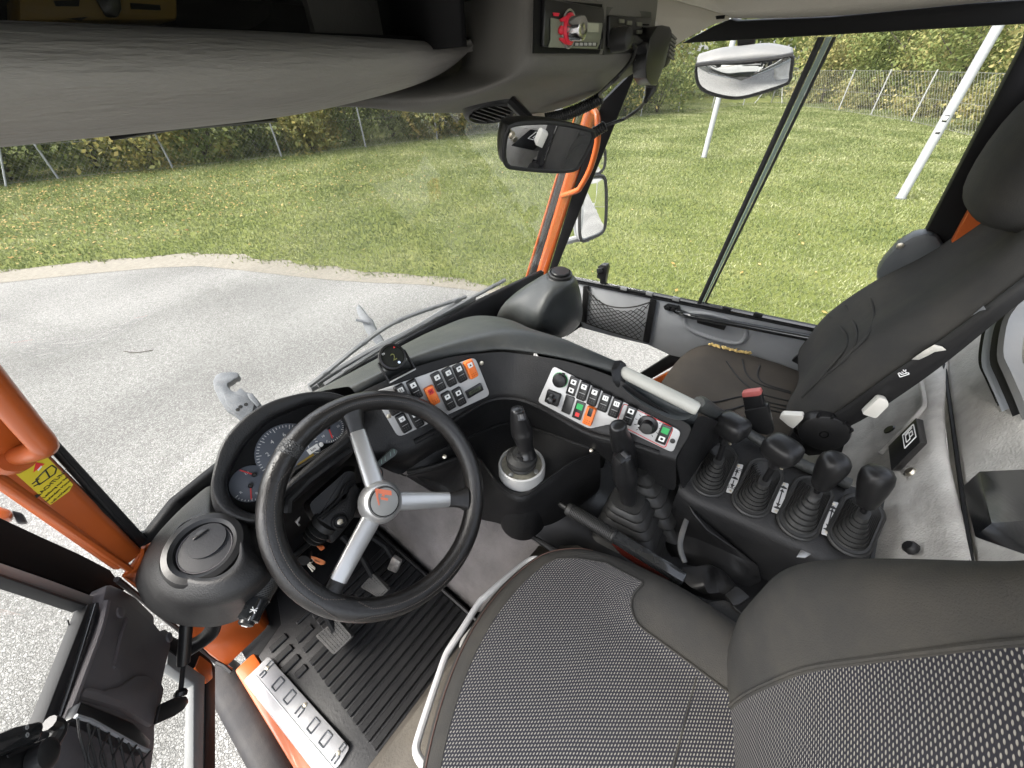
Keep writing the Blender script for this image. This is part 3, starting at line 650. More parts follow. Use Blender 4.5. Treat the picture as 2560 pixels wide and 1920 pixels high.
# rear wall in pale carpet
RW = (V((1.0, -.30, .30)), _n((0, 1, .45)))
def rw(x_, z_): return V((x_, -.30 - .45 * (z_ - .30), z_))
rrows = []
for z_ in (.02, .2, .34, .48, .60):
    rrows.append([rw(x_, z_) + V((0, .02 * math.sin(x_ * 5 + z_ * 4), 0)) for x_ in [.5 + k * .125 for k in range(11)]])
mk('rear_carpet', MB().loft(rrows), carp2, cab, sub=2, solid=.01, sharp=180)
r2 = []
for z_, dy in ((.56, -.006), (.62, -.006), (.70, -.028), (.82, -.05), (.86, -.1)):
    r2.append([V((x_, rw(x_, .6).y + dy, z_ + (.05 if z_ > .6 else 0) * (1.3 - x_))) for x_ in [.5 + k * .125 for k in range(11)]])
mk('rear_upper_carpet', MB().loft(r2), carp2, cab, sub=1, solid=.01)
mk('wall_seam', MB().tube([rw(x_, .6) + V((0, .004, 0)) for x_ in (.5, .9, 1.2, 1.5)], .004, 6), blkm, cab)
RWp = off(RW, .012)
mk('carpet_fold', MB().tube(cat(PP('L4', [(190, 750), (215, 880), (200, 930), (60, 1080), (0, 1140)], pl=off(RW, .03)), 20), .006, 8), carp2, cab)
mk('carpet_fold', MB().tube(cat(PP('L4', [(260, 930), (285, 1050), (300, 1200), (270, 1290), (150, 1400)], pl=off(RW, .006)), 20), .009, 8), carp2, cab)
for nm, q, r_, m_ in (('wall_knob', (68, 1040), .017, blk2), ('wall_screw', (172, 1247), .012, kh), ('wall_knob', (170, 1615), .014, blk2)):
    M_ = frame(P('L4', *q, pl=RWp), RW[1], (0, 0, 1)); mk(nm, MB().lathe(M_, [(r_ * .7, 0), (r_, .004), (r_, .012), (r_ * .75, .017)], 10), m_, cab)
# rear window frame at the right edge
rwf = off((V((1.2, -.475, .8)), _n((-.25, 1, .15))), 0)
fr_ = [(640, 430), (575, 520), (550, 620), (545, 720), (580, 800), (640, 930), (720, 1120), (800, 1300), (900, 1400)]
def rib(pts, w0, pl_, th, m_, nm, par):
    q = cat(PP('L4', pts, pl=pl_), 30); inn = []
    for i_, p in enumerate(q):
        t = q[min(i_ + 1, 29)] - q[max(i_ - 1, 0)]; s_ = t.cross(pl_[1]); s_.normalize(); inn.append(p + s_ * w0)
    return mk(nm, MB().loft([q, [p + pl_[1] * th for p in q], [p + pl_[1] * th for p in inn], inn]), m_, par, sharp=40)
lab = rib(fr_, -.036, rwf, .02, mat('pale_blue_grey_frame', (.38, .41, .45), .35, dust=.2, ds=9), 'rear_window_frame', cab)
rib([(a + 62, b - 5) for a, b in fr_], -.03, rwf, .028, seal, 'rear_window_seal', cab)
rib([(a - 40, b - 12) for a, b in fr_[:6]], -.02, rwf, .01, blkm, 'rear_window_trim', cab)
rib([(a + 115, b - 20) for a, b in fr_], -.014, rwf, .034, greyf, 'rear_window_bead', cab)
ls = thing('label_strip', 'dark strip of small printed labels beside the rear window', 'label', P('L4', 600, 900, pl=off(rwf, .012)))
for pts in ([(535, 800), (560, 770), (580, 810), (555, 845)], [(558, 850), (585, 820), (610, 880), (580, 910)], [(583, 915), (610, 885), (660, 990), (625, 1030)]):
    q = PP('L4', pts, pl=off(rwf, .012)); mk('label_plate', MB().prism(q, rwf[1] * .002), ink, ls)
    c_ = sum(q, V()) / 4
    for f_ in (.25, .5, .75):
        a_, b_ = q[0].lerp(q[3], f_).lerp(c_, .25), q[1].lerp(q[2], f_).lerp(c_, .25); mk('print_line', MB().tube([a_ + rwf[1] * .0022, b_ + rwf[1] * .0022], .0011, 4), greyf, ls)
# glossy black bracket box at the right edge
bb = thing('bracket_box', 'glossy black angular box bracket behind the driver seat', 'bracket', (.72, -.36, .62))
q = [P('L4', 405, 1300, d=.60), P('L4', 485, 1228, d=.57), P('L4', 760, 1215, d=.60), P('L4', 790, 1460, d=.50), P('L4', 545, 1480, d=.475), P('L4', 465, 1545, d=.50)]
low = V((.03, -.06, -.16))
pts = q[:]; MBb = MB()
top = [q[1], q[2], q[3], q[4]]
dn = V((.02, -.03, -.12))
MBb.add([q[1], q[2], q[3], q[4], q[0], q[5], P('L4', 790, 1660, d=.47)], [(0, 1, 2, 3), (4, 0, 3, 5), (3, 2, 6, 5)])
mk('housing', MBb, mat('satin_black_paint', (.006, .0065, .0075), .28, bs=120, bstr=.15, spec=.25), bb, solid=.006, sharp=20)
mk('screw', MB().lathe(frame(P('L4', 590, 1545, d=.492), _n(CAM - q[5]), (0, 0, 1)), [(.004, 0), (.0055, .002), (.004, .004)], 10), kh, bb)
# ---- black box with pictogram on the rear wall
bx_ = thing('wall_box', 'black plastic box with white outline pictogram on the pale rear wall', 'box', P('L4', 130, 1130, pl=RWp))
bq_ = off(RW, .062)
f1q = [P('L4', 38, 1105, pl=bq_), P('L4', 175, 965, pl=bq_), P('L4', 196, 1085, pl=bq_), P('L4', 52, 1228, pl=bq_)]
nb = (f1q[1] - f1q[0]).cross(f1q[3] - f1q[0]); nb.normalize(); nb = nb if nb.dot(CAM - f1q[0]) > 0 else -nb
dv_ = P('L4', 245, 1092, pl=off(RW, .012)) - f1q[2]
mk('case', MB().prism(f1q, dv_, .003), blk2, bx_)
c0, ux, uy = f1q[0].lerp(f1q[2], .5), f1q[1] - f1q[0], f1q[3] - f1q[0]
def bpt(u, v): return f1q[0] + ux * u + uy * v + nb * .0012
for lp in ([(.52, .18), (.9, .18), (.9, .72), (.52, .72), (.52, .18)], [(.6, .3), (.6, .58), (.72, .58), (.72, .3), (.6, .3)], [(.72, .36), (.82, .36), (.82, .52), (.72, .52)], [(.58, .25), (.84, .25)]):
    for a_, b_ in zip(lp, lp[1:]): mk('pictogram_line', MB().tube([bpt(*a_), bpt(*b_)], .0011, 4), white, bx_)
BOXC = c0.copy()

# ================================================================== OVERHEAD
oh = thing('overhead_console', 'grey overhead console with padded lip above the windscreen', 'console', (.4, .6, 1.25))
prof = [(.70, 1.275), (.64, 1.262), (.59, 1.258), (.55, 1.264), (.518, 1.284), (.507, 1.305), (.515, 1.324), (.54, 1.338), (.585, 1.343), (.66, 1.340)]
rows = []
for x_ in [-.75, -.5, -.3, -.15, 0, .1, .2, .28, .34, .40, .45, .50, .54, .57, .595, .605]:
    t = max(0, (x_ - .26) / .345); k = (1 - .5 * t ** 1.4) * math.sqrt(max(0, 1 - t ** 9)) if t > 0 else 1
    rows.append([V((x_, .60 + (y_ - .60) * (1 - .35 * t), 1.332 + (z_ - 1.332) * k)) for y_, z_ in prof])
mk('padded_lip', MB().loft(rows, caps=False), padm, oh, sub=2, sharp=180, solid=.008)
# dark slit under the lip
mk('visor_edge', MB().loft([[P('z1', a, b, y=.6) for a, b in ((640, 802), (800, 770), (1050, 728), (1400, 700), (1600, 690))], [P('z1', a, b, y=.64) for a, b in ((660, 806), (800, 786), (1050, 745), (1400, 722), (1640, 702))]]), blkm, oh, solid=.004)
# storage behind the lip
mk('storage_bin', MB().add([(-.7, .56, 1.33), (.62, .56, 1.33), (.62, .78, 1.33), (-.7, .78, 1.33), (-.7, .78, 1.40), (.62, .78, 1.40), (.62, .52, 1.39), (-.7, .52, 1.39)], [(0, 1, 2, 3), (3, 2, 5, 4), (4, 5, 6, 7)]).add([(.50, .47, 1.325), (.56, .78, 1.325), (.56, .78, 1.475), (.50, .47, 1.475)], [(0, 1, 2, 3)]), blkm, oh, solid=.01)
mk('bin_shade_panel', MB().box((-.12, .56, 1.392), (1.2, .46, .012)), blkm, oh)  # added panel, mostly out of view, keeps light off the yellow case
def prof2(yf, zb, yb):
    a = (yf + .022, 1.288); return [(yf + .02, 1.478), (yf, 1.42), (yf - .004, 1.36), (yf - .003, 1.33), (yf + .001, 1.306), (yf + .008, 1.296), a, (a[0] + (yb - a[0]) * .3, a[1] + (zb - a[1]) * .36), (a[0] + (yb - a[0]) * .65, a[1] + (zb - a[1]) * .72), (yb - .01, zb + .001), (yb + .004, zb), (yb + .03, zb + .012), (yb + .05, zb + .06)]
rows = []
for xf, yf, xb_, yb, zb in [(.66, .62, .40, .668, 1.262), (.615, .565, .45, .66, 1.259), (.575, .49, .49, .65, 1.253), (.545, .43, .525, .645, 1.248), (.533, .398, .548, .64, 1.245), (.545, .381, .568, .64, 1.242), (.60, .376, .62, .64, 1.239), (.66, .374, .66, .64, 1.236), (.75, .372, .75, .64, 1.223), (.84, .372, .84, .63, 1.217), (.90, .376, .90, .60, 1.218), (.94, .385, .94, .55, 1.235), (.96, .41, .96, .50, 1.26), (.965, .46, .965, .49, 1.31)]:
    pr_ = prof2(yf, zb, yb); rows.append([V((xf + (xb_ - xf) * max(0, min(1, (y_ - yf - .01) / max(.01, yb - yf - .02))), y_, z_)) for y_, z_ in pr_])
mk('console_infill', MB().box((.60, .684, 1.33), (.36, .012, .13)), ohg, oh)
_cb = MB().loft(rows); mk('console_body', _cb, ohg, oh, sub=2, sharp=180)
from mathutils.bvhtree import BVHTree
_cv = BVHTree.FromPolygons(_cb.v, _cb.f)
# soft crease of the console side
# radio slot
RY = .3705
def R5(x_, y_, h=0): return P('L5', x_, y_, y=RY - h)
def rpoly(pts, h, t, m_, nm, par, bev=0): return mk(nm, MB().prism([R5(a, b, h) for a, b in pts], V((0, -t, 0)), bev), m_, par)
rpoly([(62, -20), (1020, 30), (1030, 640), (1000, 755), (40, 745)], -.002, .004, ohg, 'slot_surround', oh, .0015)
rad = thing('radio', 'car radio with chrome volume knob and red lit buttons', 'radio', R5(600, 500))
rpoly([(75, -20), (1015, 60), (1020, 560), (975, 745), (60, 740)], .0025, .0015, blkm, 'recess', rad)
rpoly([(180, -20), (1000, 110), (1020, 330), (985, 640), (960, 690), (165, 650)], .004, .006, blks, 'bezel', rad, .002)
rpoly([(305, 245), (420, 268), (1018, 320), (985, 600), (940, 675), (270, 655), (300, 545)], .0105, .002, mat('radio_face_grey', (.2, .21, .16), .4), 'face', rad, .0008)
rpoly([(695, 305), (970, 330), (965, 450), (690, 435)], .0127, .001, mat('radio_lcd', (.42, .43, .33), .2), 'display', rad)
rpoly([(640, 575), (955, 590), (945, 645), (630, 640)], .0127, .001, blks, 'button_strip', rad)
for k in range(5): rpoly([(650 + k * 60, 590), (690 + k * 60, 592), (688 + k * 60, 632), (648 + k * 60, 630)], .0139, .0012, plate_m, 'button', rad)
redl = mat('red_lit_button', (.75, .02, .05), .35)
rpoly([(340, 175), (430, 180), (415, 225), (350, 222)], .0105, .001, redl, 'button', rad)
for pts in ([(430, 265), (530, 205), (570, 235), (500, 300), (440, 300)], [(412, 400), (440, 350), (480, 370), (485, 450), (450, 490), (415, 460)], [(425, 520), (500, 530), (545, 600), (500, 620), (430, 560)]): rpoly(pts, .0127, .003, redl, 'lit_segment', rad, .0008)
Mk = frame(R5(560, 405, .0125), (0, -1, 0), (0, 0, 1))
mk('knob_ring', MB().lathe(Mk, [(.0155, 0), (.016, .003), (.0135, .005), (.001, .005)], 30), redl, rad); mk('knob', MB().lathe(Mk, [(.0125, .004), (.0122, .02), (.0115, .022), (.010, .0225), (.003, .0215)], 30), mat('chrome', (.6, .6, .62), .15, metal=1), rad)
mk('knob_trim', MB().tube([Mk @ V((  .017 * math.cos(a), .0185 * math.sin(a), .001)) for a in [k * math.pi / 12 for k in range(24)]], .0012, 5, closed=True), alu, rad)
rpoly([(985, 540), (1015, 540), (1010, 690), (970, 680)], .0105, .004, blks, 'side_latch', rad, .001)
cb = thing('two_way_radio', 'black two-way radio with square buttons beside the car radio', 'radio', R5(1350, 450))
rpoly([(1075, 95), (1690, 170), (1685, 720), (1030, 760), (1030, 500)], -.001, .002, mat('cb_frame', (.05, .05, .045), .5), 'frame', cb)
rpoly([(1085, 210), (1670, 250), (1655, 670), (1070, 660)], .001, .006, blks, 'face', cb, .002)
for bx0, by0 in ((1282, 292), (1390, 318), (1530, 335), (1285, 395), (1378, 440), (1532, 445), (1600, 610)): rpoly([(bx0 - 34, by0 - 30), (bx0 + 34, by0 - 26), (bx0 + 33, by0 + 30), (bx0 - 35, by0 + 27)], .007, .0025, mat('cb_button', (.16, .16, .12), .5), 'button', cb, .0006)
for k in range(6): rpoly([(1575, 330 + k * 45), (1665, 335 + k * 45), (1663, 352 + k * 45), (1573, 347 + k * 45)], .007, .0015, blkm, 'grille_slat', cb)
Mp = frame(R5(1180, 560, .007), (0, -1, .05), (0, 0, 1)); mk('plug', MB().lathe(Mp, [(.015, 0), (.015, .02), (.013, .026), (.007, .03)], 16), rub, cb)
rpoly([(1240, 480), (1400, 500), (1480, 560), (1470, 620), (1250, 620)], .008, .016, rub, 'plug_boot', cb, .005)
# microphone hanging at the right end
mic = thing('hand_microphone', 'black hand microphone hanging from the overhead console', 'microphone', P('L5', 1800, 900, y=.345))
def mp(pts, y_): return [P('L5', a, b, y=y_) for a, b in pts]
mo = [(1760, 400), (1790, 355), (1870, 345), (1965, 365), (1992, 420), (1990, 470), (1900, 880), (1810, 1100), (1790, 1180), (1700, 1180), (1640, 1080), (1628, 950), (1645, 750), (1690, 520)]
mk('body', MB().prism(mp(mo, .335), V((.02, .034, 0)), .007, 3), blks, mic)
mk('back_shell', MB().prism(mp([(1985, 440), (2060, 510), (2045, 600), (2000, 800), (1940, 920), (1880, 960), (1900, 860)], .343), V((.018, .03, 0)), .005, 2), blk2, mic)
for k in range(6):
    a0 = (1975 - k * 7, 470 + k * 55); mk('grille_slat', MB().tube([P('L5', a0[0], a0[1], y=.34), P('L5', a0[0] + 70, a0[1] + 70, y=.343)], .0025, 5), ohg, mic)
mk('strain_relief', MB().tube(mp([(1715, 1150), (1700, 1250), (1660, 1340), (1625, 1400)], .36), [.0125, .0105, .006, .0045], 10), rub, mic)
mk('talk_key', MB().prism(mp([(1640, 620), (1665, 560), (1680, 700), (1650, 760)], .336), V((.0, .02, 0)), .003), blk2, mic)
mk('hanger_clip', MB().prism(mp([(1580, 755), (1640, 750), (1625, 840), (1570, 840)], .35), V((0, .012, 0)), .001), alu, mic)
cdm = mat('cord_rubber', (.012, .012, .012), .45)
mk('cord', MB().tube(cat([P('L5', 1640, 1380, y=.36), P('L5', 1540, 1500, y=.39), P('L5', 1400, 1600, y=.42), P('z2', 1800, 705, y=.45), P('z2', 1720, 735, y=.47), P('z2', 1690, 745, y=.48)], 24), .0035, 8), cdm, mic)
def coil(a, b, sag, turns, R_, r_):
    a, b = V(a), V(b); t = _n(b - a); u = _n(t.cross(V((0, 0, 1)))); v = t.cross(u); out = []
    N_ = turns * 10
    for k in range(N_ + 1):
        s_ = k / N_; p = a.lerp(b, s_) - V((0, 0, sag * 4 * s_ * (1 - s_))); q_ = 2 * math.pi * turns * s_; out.append(p + (u * math.cos(q_) + v * math.sin(q_)) * R_)
    return MB().tube(out, r_, 6)
ca, cb_ = P('z2', 1670, 575, y=.46), P('z2', 1340, 705, y=.56)
mk('coiled_cord', coil(ca, cb_, .006, 26, .0095, .0028), cdm, mic)
mk('coiled_cord', coil(P('z2', 1690, 745, y=.48), P('z2', 1610, 795, y=.5), .0, 6, .009, .0028), cdm, mic)
mk('cord', MB().tube(cat([R5(1440, 560, .02), R5(1480, 640, .02), R5(1475, 720, .018), R5(1400, 880, .02), P('L5', 1200, 1100, y=.36), P('L5', 1000, 1290, y=.42), ca], 28), .0032, 8), cdm, mic)
# ceiling air vent and reading lamp under the console
_d = _n(P('z2', 1010, 628, y=.5) - CAM); _h = _cv.ray_cast(CAM, _d); vc = _h[0]; vn_ = _h[1] if _h[1].dot(-_d) > 0 else -_h[1]; vn_ = _n(vn_ - _d * .16); vc = vc + vn_ * .006; Mv = frame(vc, vn_, (0, 1, 0)); rv = .052
va = thing('ceiling_vent', 'round black air vent under the overhead console', 'air vent', vc)
mk('ring', MB().lathe(Mv, [(rv * 1.02, -.003), (rv * 1.0, .004), (rv * .94, .008), (rv * .82, .009), (rv * .78, .004), (rv * .3, .003)], 32), blk2, va)
for k in range(6): mk('fin', MB().box((0, (k - 2.5) * rv * .24, .005), (rv * 1.4 * math.cos((k - 2.5) * .35), .003, .006), Mv), blk2, va)
rl = thing('reading_lamp', 'small pale plastic lamp housing under the overhead console', 'lamp', P('z2', 1270, 690, y=.6))
mk('housing', MB().prism([P('z2', a, b, y=.6) for a, b in [(1075, 700), (1180, 682), (1445, 640), (1440, 690), (1260, 722), (1090, 728)]], V((.01, .04, .0)), .005), mat('lamp_plastic', (.42, .42, .38), .4), rl)
mk('lens', MB().prism([P('z2', a, b, y=.598) for a, b in [(1250, 672), (1440, 642), (1436, 680), (1255, 712)]], V((0, -.004, -.001)), .001), mat('lamp_lens', (.5, .42, .35), .2), rl)
# yellow case in the dark storage bin
yc = thing('yellow_case', 'yellow plastic case in the dark overhead storage bin', 'case', P('z1', 550, 120, y=.66))
def yp(pts): return [P('z1', a, b, y=.70) for a, b in pts]
mk('body', MB().prism(yp([(105, 135), (1060, 125), (1055, -60), (100, -60)]), V((0, .07, 0)), .006), mat('yellow_plastic', (.22, .13, .012), .5), yc)
mk('strap', MB().prism([p - V((0, .006, 0)) for p in yp([(530, -60), (700, -60), (715, 60), (690, 108), (620, 105), (590, 50)])], V((0, .005, 0)), .003), blks, yc)
for pts in ([(315, 5), (470, 0), (465, 38), (330, 38)], [(770, 18), (945, 30), (950, 62), (775, 55)], [(385, 112), (520, 100), (480, 120)]): mk('slot', MB().prism([p - V((0, .002, 0)) for p in yp(pts)], V((0, .0015, 0))), blkm, yc)

# ================================================================== MIRRORS
def mirror_obj(name, label, outl, key, pl_, housing, rim, th, inner=.9, group=None, convex=0):
    pts = PP(key, outl, pl=pl_); c = sum(pts, V()) / len(pts); o = thing(name, label, 'mirror', c, group); n_ = pl_[1]
    lo = cat(pts, 44, True); rows = [[c + (p - c) * s_ + n_ * h for p in lo] for s_, h in ((.55, -th), (.9, -th * .8), (1.0, -th * .35), (1.0, .0), (.975, .003), (inner, .001))]
    mk('housing', MB().loft(rows, cu=True).add([q for q in rows[0]], [tuple(range(44))]), housing, o)
    g = [[c + (p - c) * s_ + n_ * (.0015 + convex * (1 - (s_ / inner) ** 2)) for p in lo] for s_ in (inner, inner * .75, inner * .5, inner * .25, .01)]
    mk('mirror_glass', MB().loft(g, cu=True), mirm, o, sharp=180)
    mk('rim', MB().tube([c + (p - c) * .985 + n_ * .001 for p in lo], rim, 6, closed=True), seal, o); return o, c
# interior mirror: tilted so that it shows the box on the rear wall
mc = P('z2', 1350, 865, y=.36); hit = P('z2', 1262, 835, y=.36); nm_ = _n(_n(CAM - hit) + _n(BOXC - hit))
im, imc = mirror_obj('interior_mirror', 'black framed interior mirror below the overhead console', [(1110, 745), (1160, 730), (1240, 722), (1400, 725), (1590, 765), (1622, 785), (1612, 840), (1540, 975), (1505, 1008), (1380, 1016), (1130, 992), (1090, 965), (1080, 900), (1092, 800)], 'z2', (mc, nm_), blk2, .003, .03, .93)
mk('stem', MB().tube([imc - nm_ * .02, imc + V((.01, .04, .03)), imc + V((.01, .07, .05))], .008, 8), blk2, im)
mk('pivot_screw', MB().lathe(frame(P('z2', 1132, 797, pl=(mc + nm_ * .003, nm_)), nm_, (0, 0, 1)), [(.004, 0), (.005, .002), (.003, .004)], 10), kh, im)
# exterior mirrors on the passenger side
mn = _n((-.42, -.905, .05)); mpl = (U(1475, 520, x=1.75), mn)
wm_, wc = mirror_obj('wing_mirror', 'tall grey framed wing mirror outside the passenger window', [(1545, 1062), (1600, 1045), (1670, 1040), (1692, 1070), (1698, 1200), (1690, 1340), (1665, 1385), (1600, 1415), (1545, 1425), (1535, 1300), (1540, 1180)], 'z2', mpl, dgrey, .008, .05, .9, convex=.004)
mk('arm', MB().tube(cat(PP('z2', [(1430, 1440), (1520, 1415), (1590, 1415)], pl=off(mpl, -.05)), 10), .016, 10), dgrey, wm_)
mk('arm', MB().tube(cat(PP('z2', [(1500, 1270), (1515, 1340), (1530, 1420)], pl=off(mpl, -.05)), 8), .014, 10), dgrey, wm_); mk('arm', MB().tube(cat(PP('z2', [(1500, 1265), (1560, 1080), (1640, 1000)], pl=off(mpl, -.06)), 8), .01, 10), dgrey, wm_)
mirror_obj('wide_angle_mirror', 'small wide-angle mirror above the tall wing mirror', [(1590, 1030), (1600, 960), (1625, 890), (1660, 876), (1688, 890), (1686, 985), (1650, 1030), (1615, 1040)], 'z2', off(mpl, -.01), dgrey, .006, .04, .9, convex=.006)
rn = _n((-.76, -.13, -.63)); rpl = (U(1863, 178, x=1.78), rn)
rm_, rc = mirror_obj('kerb_mirror', 'pale grey kerb mirror hanging outside the passenger window', [(190, 385), (230, 372), (430, 372), (640, 350), (755, 322), (768, 345), (755, 440), (738, 492), (560, 555), (430, 582), (300, 562), (215, 520), (188, 450)], 'z3', rpl, mat('pale_grey_shell', (.11, .112, .112), .5, var=.06, dust=.2, ds=6), .005, .02, .96, convex=.02)
sh = [[P('z3', a, b, pl=off(rpl, .002)) for a, b in ((188, 400), (300, 378), (440, 368), (640, 345), (765, 330))], [P('z3', a, b, pl=off(rpl, -.03)) for a, b in ((195, 335), (320, 295), (450, 280), (640, 262), (768, 290))], [P('z3', a, b, pl=off(rpl, -.09)) for a, b in ((215, 310), (340, 275), (460, 262), (620, 248), (755, 272))], [P('z3', a, b, pl=off(rpl, -.15)) for a, b in ((215, 330), (340, 300), (460, 285), (620, 270), (755, 295))]]
mk('hood', MB().loft([cat(r, 16) for r in sh]), bpy.data.materials['pale_grey_shell'], rm_, sub=1, sharp=180, solid=.006)
mk('hood_edge', MB().tube(cat([P('z3', a, b, pl=off(rpl, .004)) for a, b in ((188, 385), (300, 372), (440, 366), (640, 345), (765, 322))], 20), .006, 6), seal, rm_)
mk('bracket', MB().prism(PP('z3', [(430, 225), (540, 225), (535, 270), (435, 280)], pl=off(rpl, -.08)), rn * -.04, .003), blkm, rm_)

# ================================================================== OUTSIDE THE WINDSCREEN
def hook(label, outl, k_, zz, th, g_):
    pts = PP(k_[0], outl, **k_[1]); c = sum(pts, V()) / len(pts); o = thing('lifting_hook', label, 'hook', c, g_); return o, pts
hp = (P('z4', 1500, 880, z=.18), _n((-.1, -.55, .8)))
ho, pts = hook('galvanised catch hook in front of the instrument hood', [(1555, 1045), (1490, 985), (1440, 955), (1395, 885), (1365, 820), (1358, 770), (1375, 735), (1410, 718), (1470, 713), (1518, 718), (1524, 740), (1510, 755), (1500, 752), (1478, 772), (1452, 785), (1450, 805), (1480, 835), (1505, 840), (1535, 815), (1565, 840), (1600, 850), (1640, 885), (1672, 930), (1660, 960), (1620, 1000)], ('z4', dict(pl=hp)), 0, 0, 'lifting hooks in front of the vehicle')
mk('plate', MB().prism(pts, -hp[1] * .05, .006), steelm, ho)
mk('side_cheek', MB().prism(PP('z4', [(1425, 855), (1500, 852), (1575, 880), (1625, 915), (1610, 970), (1560, 1000), (1490, 965), (1445, 920)], pl=off(hp, .012)), hp[1] * -.014, .003), steelm, ho)
mk('latch', MB().prism(PP('z4', [(1575, 850), (1610, 848), (1640, 890), (1660, 925), (1640, 935), (1590, 885)], pl=off(hp, .03)), hp[1] * -.03, .004), steelm, ho)
for q in ((1570, 922), (1535, 937), (1518, 955)): mk('bore', MB().lathe(frame(P('z4', *q, pl=off(hp, .0125)), hp[1], (0, 0, 1)), [(.0085, 0), (.0085, .0008), (.001, .0008)], 12), blkm, ho)
hp2 = (P('S', 920, 810, z=.18), _n((-.5, -.55, .65)))
ho2, pts = hook('narrow galvanised catch hook beyond the wiper arm', [(890, 768), (896, 760), (906, 772), (916, 786), (928, 796), (940, 822), (955, 845), (962, 862), (948, 868), (930, 850), (915, 830), (905, 805), (893, 785)], ('S', dict(pl=hp2)), 0, 0, 'lifting hooks in front of the vehicle')
mk('plate', MB().prism(pts, -hp2[1] * .04, .004), steelm, ho2); mk('pin', MB().tube([P('S', 890, 800, pl=off(hp2, .02)), P('S', 925, 806, pl=off(hp2, .02))], .008, 8), steelm, ho2)
wpm = mat('wiper_black', (.10, .105, .11), .5, dust=.3, dcol=(.3, .3, .28), ds=12)
def wiper(label, arm, blade, dz):
    zz = .63 + dz
    a_ = cat([U(*p, y=1.02 + dy) for *p, dy in arm], 24); b_ = cat([U(*p, y=1.0 + dy) for *p, dy in blade], 24); o = thing('windscreen_wiper', label, 'wiper', a_[-1], 'wipers at the foot of the windscreen')
    mk('arm', MB().tube(a_, .012, 7), wpm, o)
    mk('blade', MB().tube(b_, .008, 6), wpm, o)
    for t in (2, 7, 12, 17, 21): mk('claw', MB().box((0, 0, 0), (.022, .012, .014), Matrix.Translation(b_[t]), .002), wpm, o)
    return o
wiper('upper wiper lying along the foot of the windscreen', [(775, 972, 0), (850, 935, 0), (960, 880, 0), (1090, 800, .0), (1185, 745, .0)], [(772, 965, 0), (820, 928, 0), (905, 860, 0), (1000, 800, .0), (1165, 742, .0)], 0)
wiper('lower wiper lying below the upper one', [(792, 962, -.01), (845, 926, -.01), (950, 866, -.01), (1045, 818, -.01), (1150, 752, -.01)], [(812, 962, -.02), (895, 908, -.02), (985, 852, -.02), (1085, 796, -.02), (1262, 700, -.02)], 0)
# wiper spindle and washer lines catching light near the bracket
ww = thing('wiper_linkage', 'grey wiper linkage box at the foot of the windscreen', 'wiper linkage', P('L2', 960, 350, y=.99))
mk('bracket', MB().prism([P('L2', a, b, y=.99) for a, b in [(860, 350), (1030, 250), (1090, 340), (920, 430)]], V((0, .03, -.01)), .003), greyf, ww); mk('rod', MB().tube([P('L2', 1040, 230, y=.985), P('L2', 1130, 330, y=.985)], .004, 6), alu, ww)
# orange front corner of the body outside the left pillar
fc = thing('front_lamp_unit', 'orange body corner with lamp beyond the left pillar', 'vehicle lamp', (-.42, 1.0, .3))
flp = (V((-.36, .95, .45)), _n((.2, -.6, .6)))
mk('housing', MB().prism(PP('C', [(-60, 20), (70, 60), (60, 110), (-60, 140)], pl=flp), -flp[1] * .05, .006), org_, fc)
mk('lens', MB().prism(PP('C', [(70, 60), (140, 80), (165, 135), (100, 140)], pl=off(flp, -.02)), -flp[1] * .03, .004), blk2, fc)

# ================================================================== DASHBOARD
dash = thing('dashboard', 'black wraparound dashboard with grained top and open tray', 'dashboard', (.45, .7, .3))
def row(pts, n=44): return cat([U(p[0], p[1], z=p[2]) for p in pts], n)
Lr = [(890, 985, .77), (958, 954, .77), (1023, 923, .77), (1130, 892, .77), (1207, 881, .77), (1251, 878, .77), (1336, 888, .77), (1437, 907, .77), (1549, 936, .77)]
Ur = [(868, 968, .775), (945, 934, .785), (1010, 900, .79), (1110, 862, .792), (1190, 838, .793), (1268, 817, .793), (1346, 822, .793), (1417, 839, .792), (1488, 871, .79), (1556, 903, .785)]
Or = [(.20, .945, .60), (.30, .94, .605), (.42, .935, .605), (.56, .93, .605), (.72, .93, .60), (.90, .90, .585), (.97, .76, .55), (.93, .60, .48), (.85, .46, .40), (.79, .36, .34), (.77, .26, .3)]
lr, ur, orr = row(Lr), row(Ur), cat(Or, 44)
mid1 = [a.lerp(b, .5) + V((0, 0, .035)) for a, b in zip(orr, ur)]; mid0 = [a.lerp(b, .2) + V((0, 0, .018)) for a, b in zip(orr, ur)]; crest = [a.lerp(b, .5) + V((0, 0, .012)) for a, b in zip(ur, lr)]
mk('dash_top', MB().loft([orr, mid0, mid1, [p + V((0, 0, .002)) for p in ur], crest, lr, [p - V((0, 0, .012)) + (q - p) * .25 for p, q in zip(lr, ur)]]), topg, dash, sub=2, sharp=180)
# left plate
A1, A2, A3 = P('S', 1188, 894, z=.762), P('S', 1225, 987, z=.662), P('S', 996, 1092, z=.662)
SLp = off(plane3(A1, A2, A3), .008); upL = _n(P('A', 480, 215, pl=SLp) - P('A', 530, 325, pl=SLp))
# right plate
B1, B2, B3 = P('S', 1382, 917, z=.748), P('S', 1346, 1004, z=.655), P('S', 1685, 1131, z=.64)
SRp = off(plane3(B1, B2, B3), .010); upR = _n(P('A', 1470, 280, pl=SRp) - P('A', 1440, 375, pl=SRp))
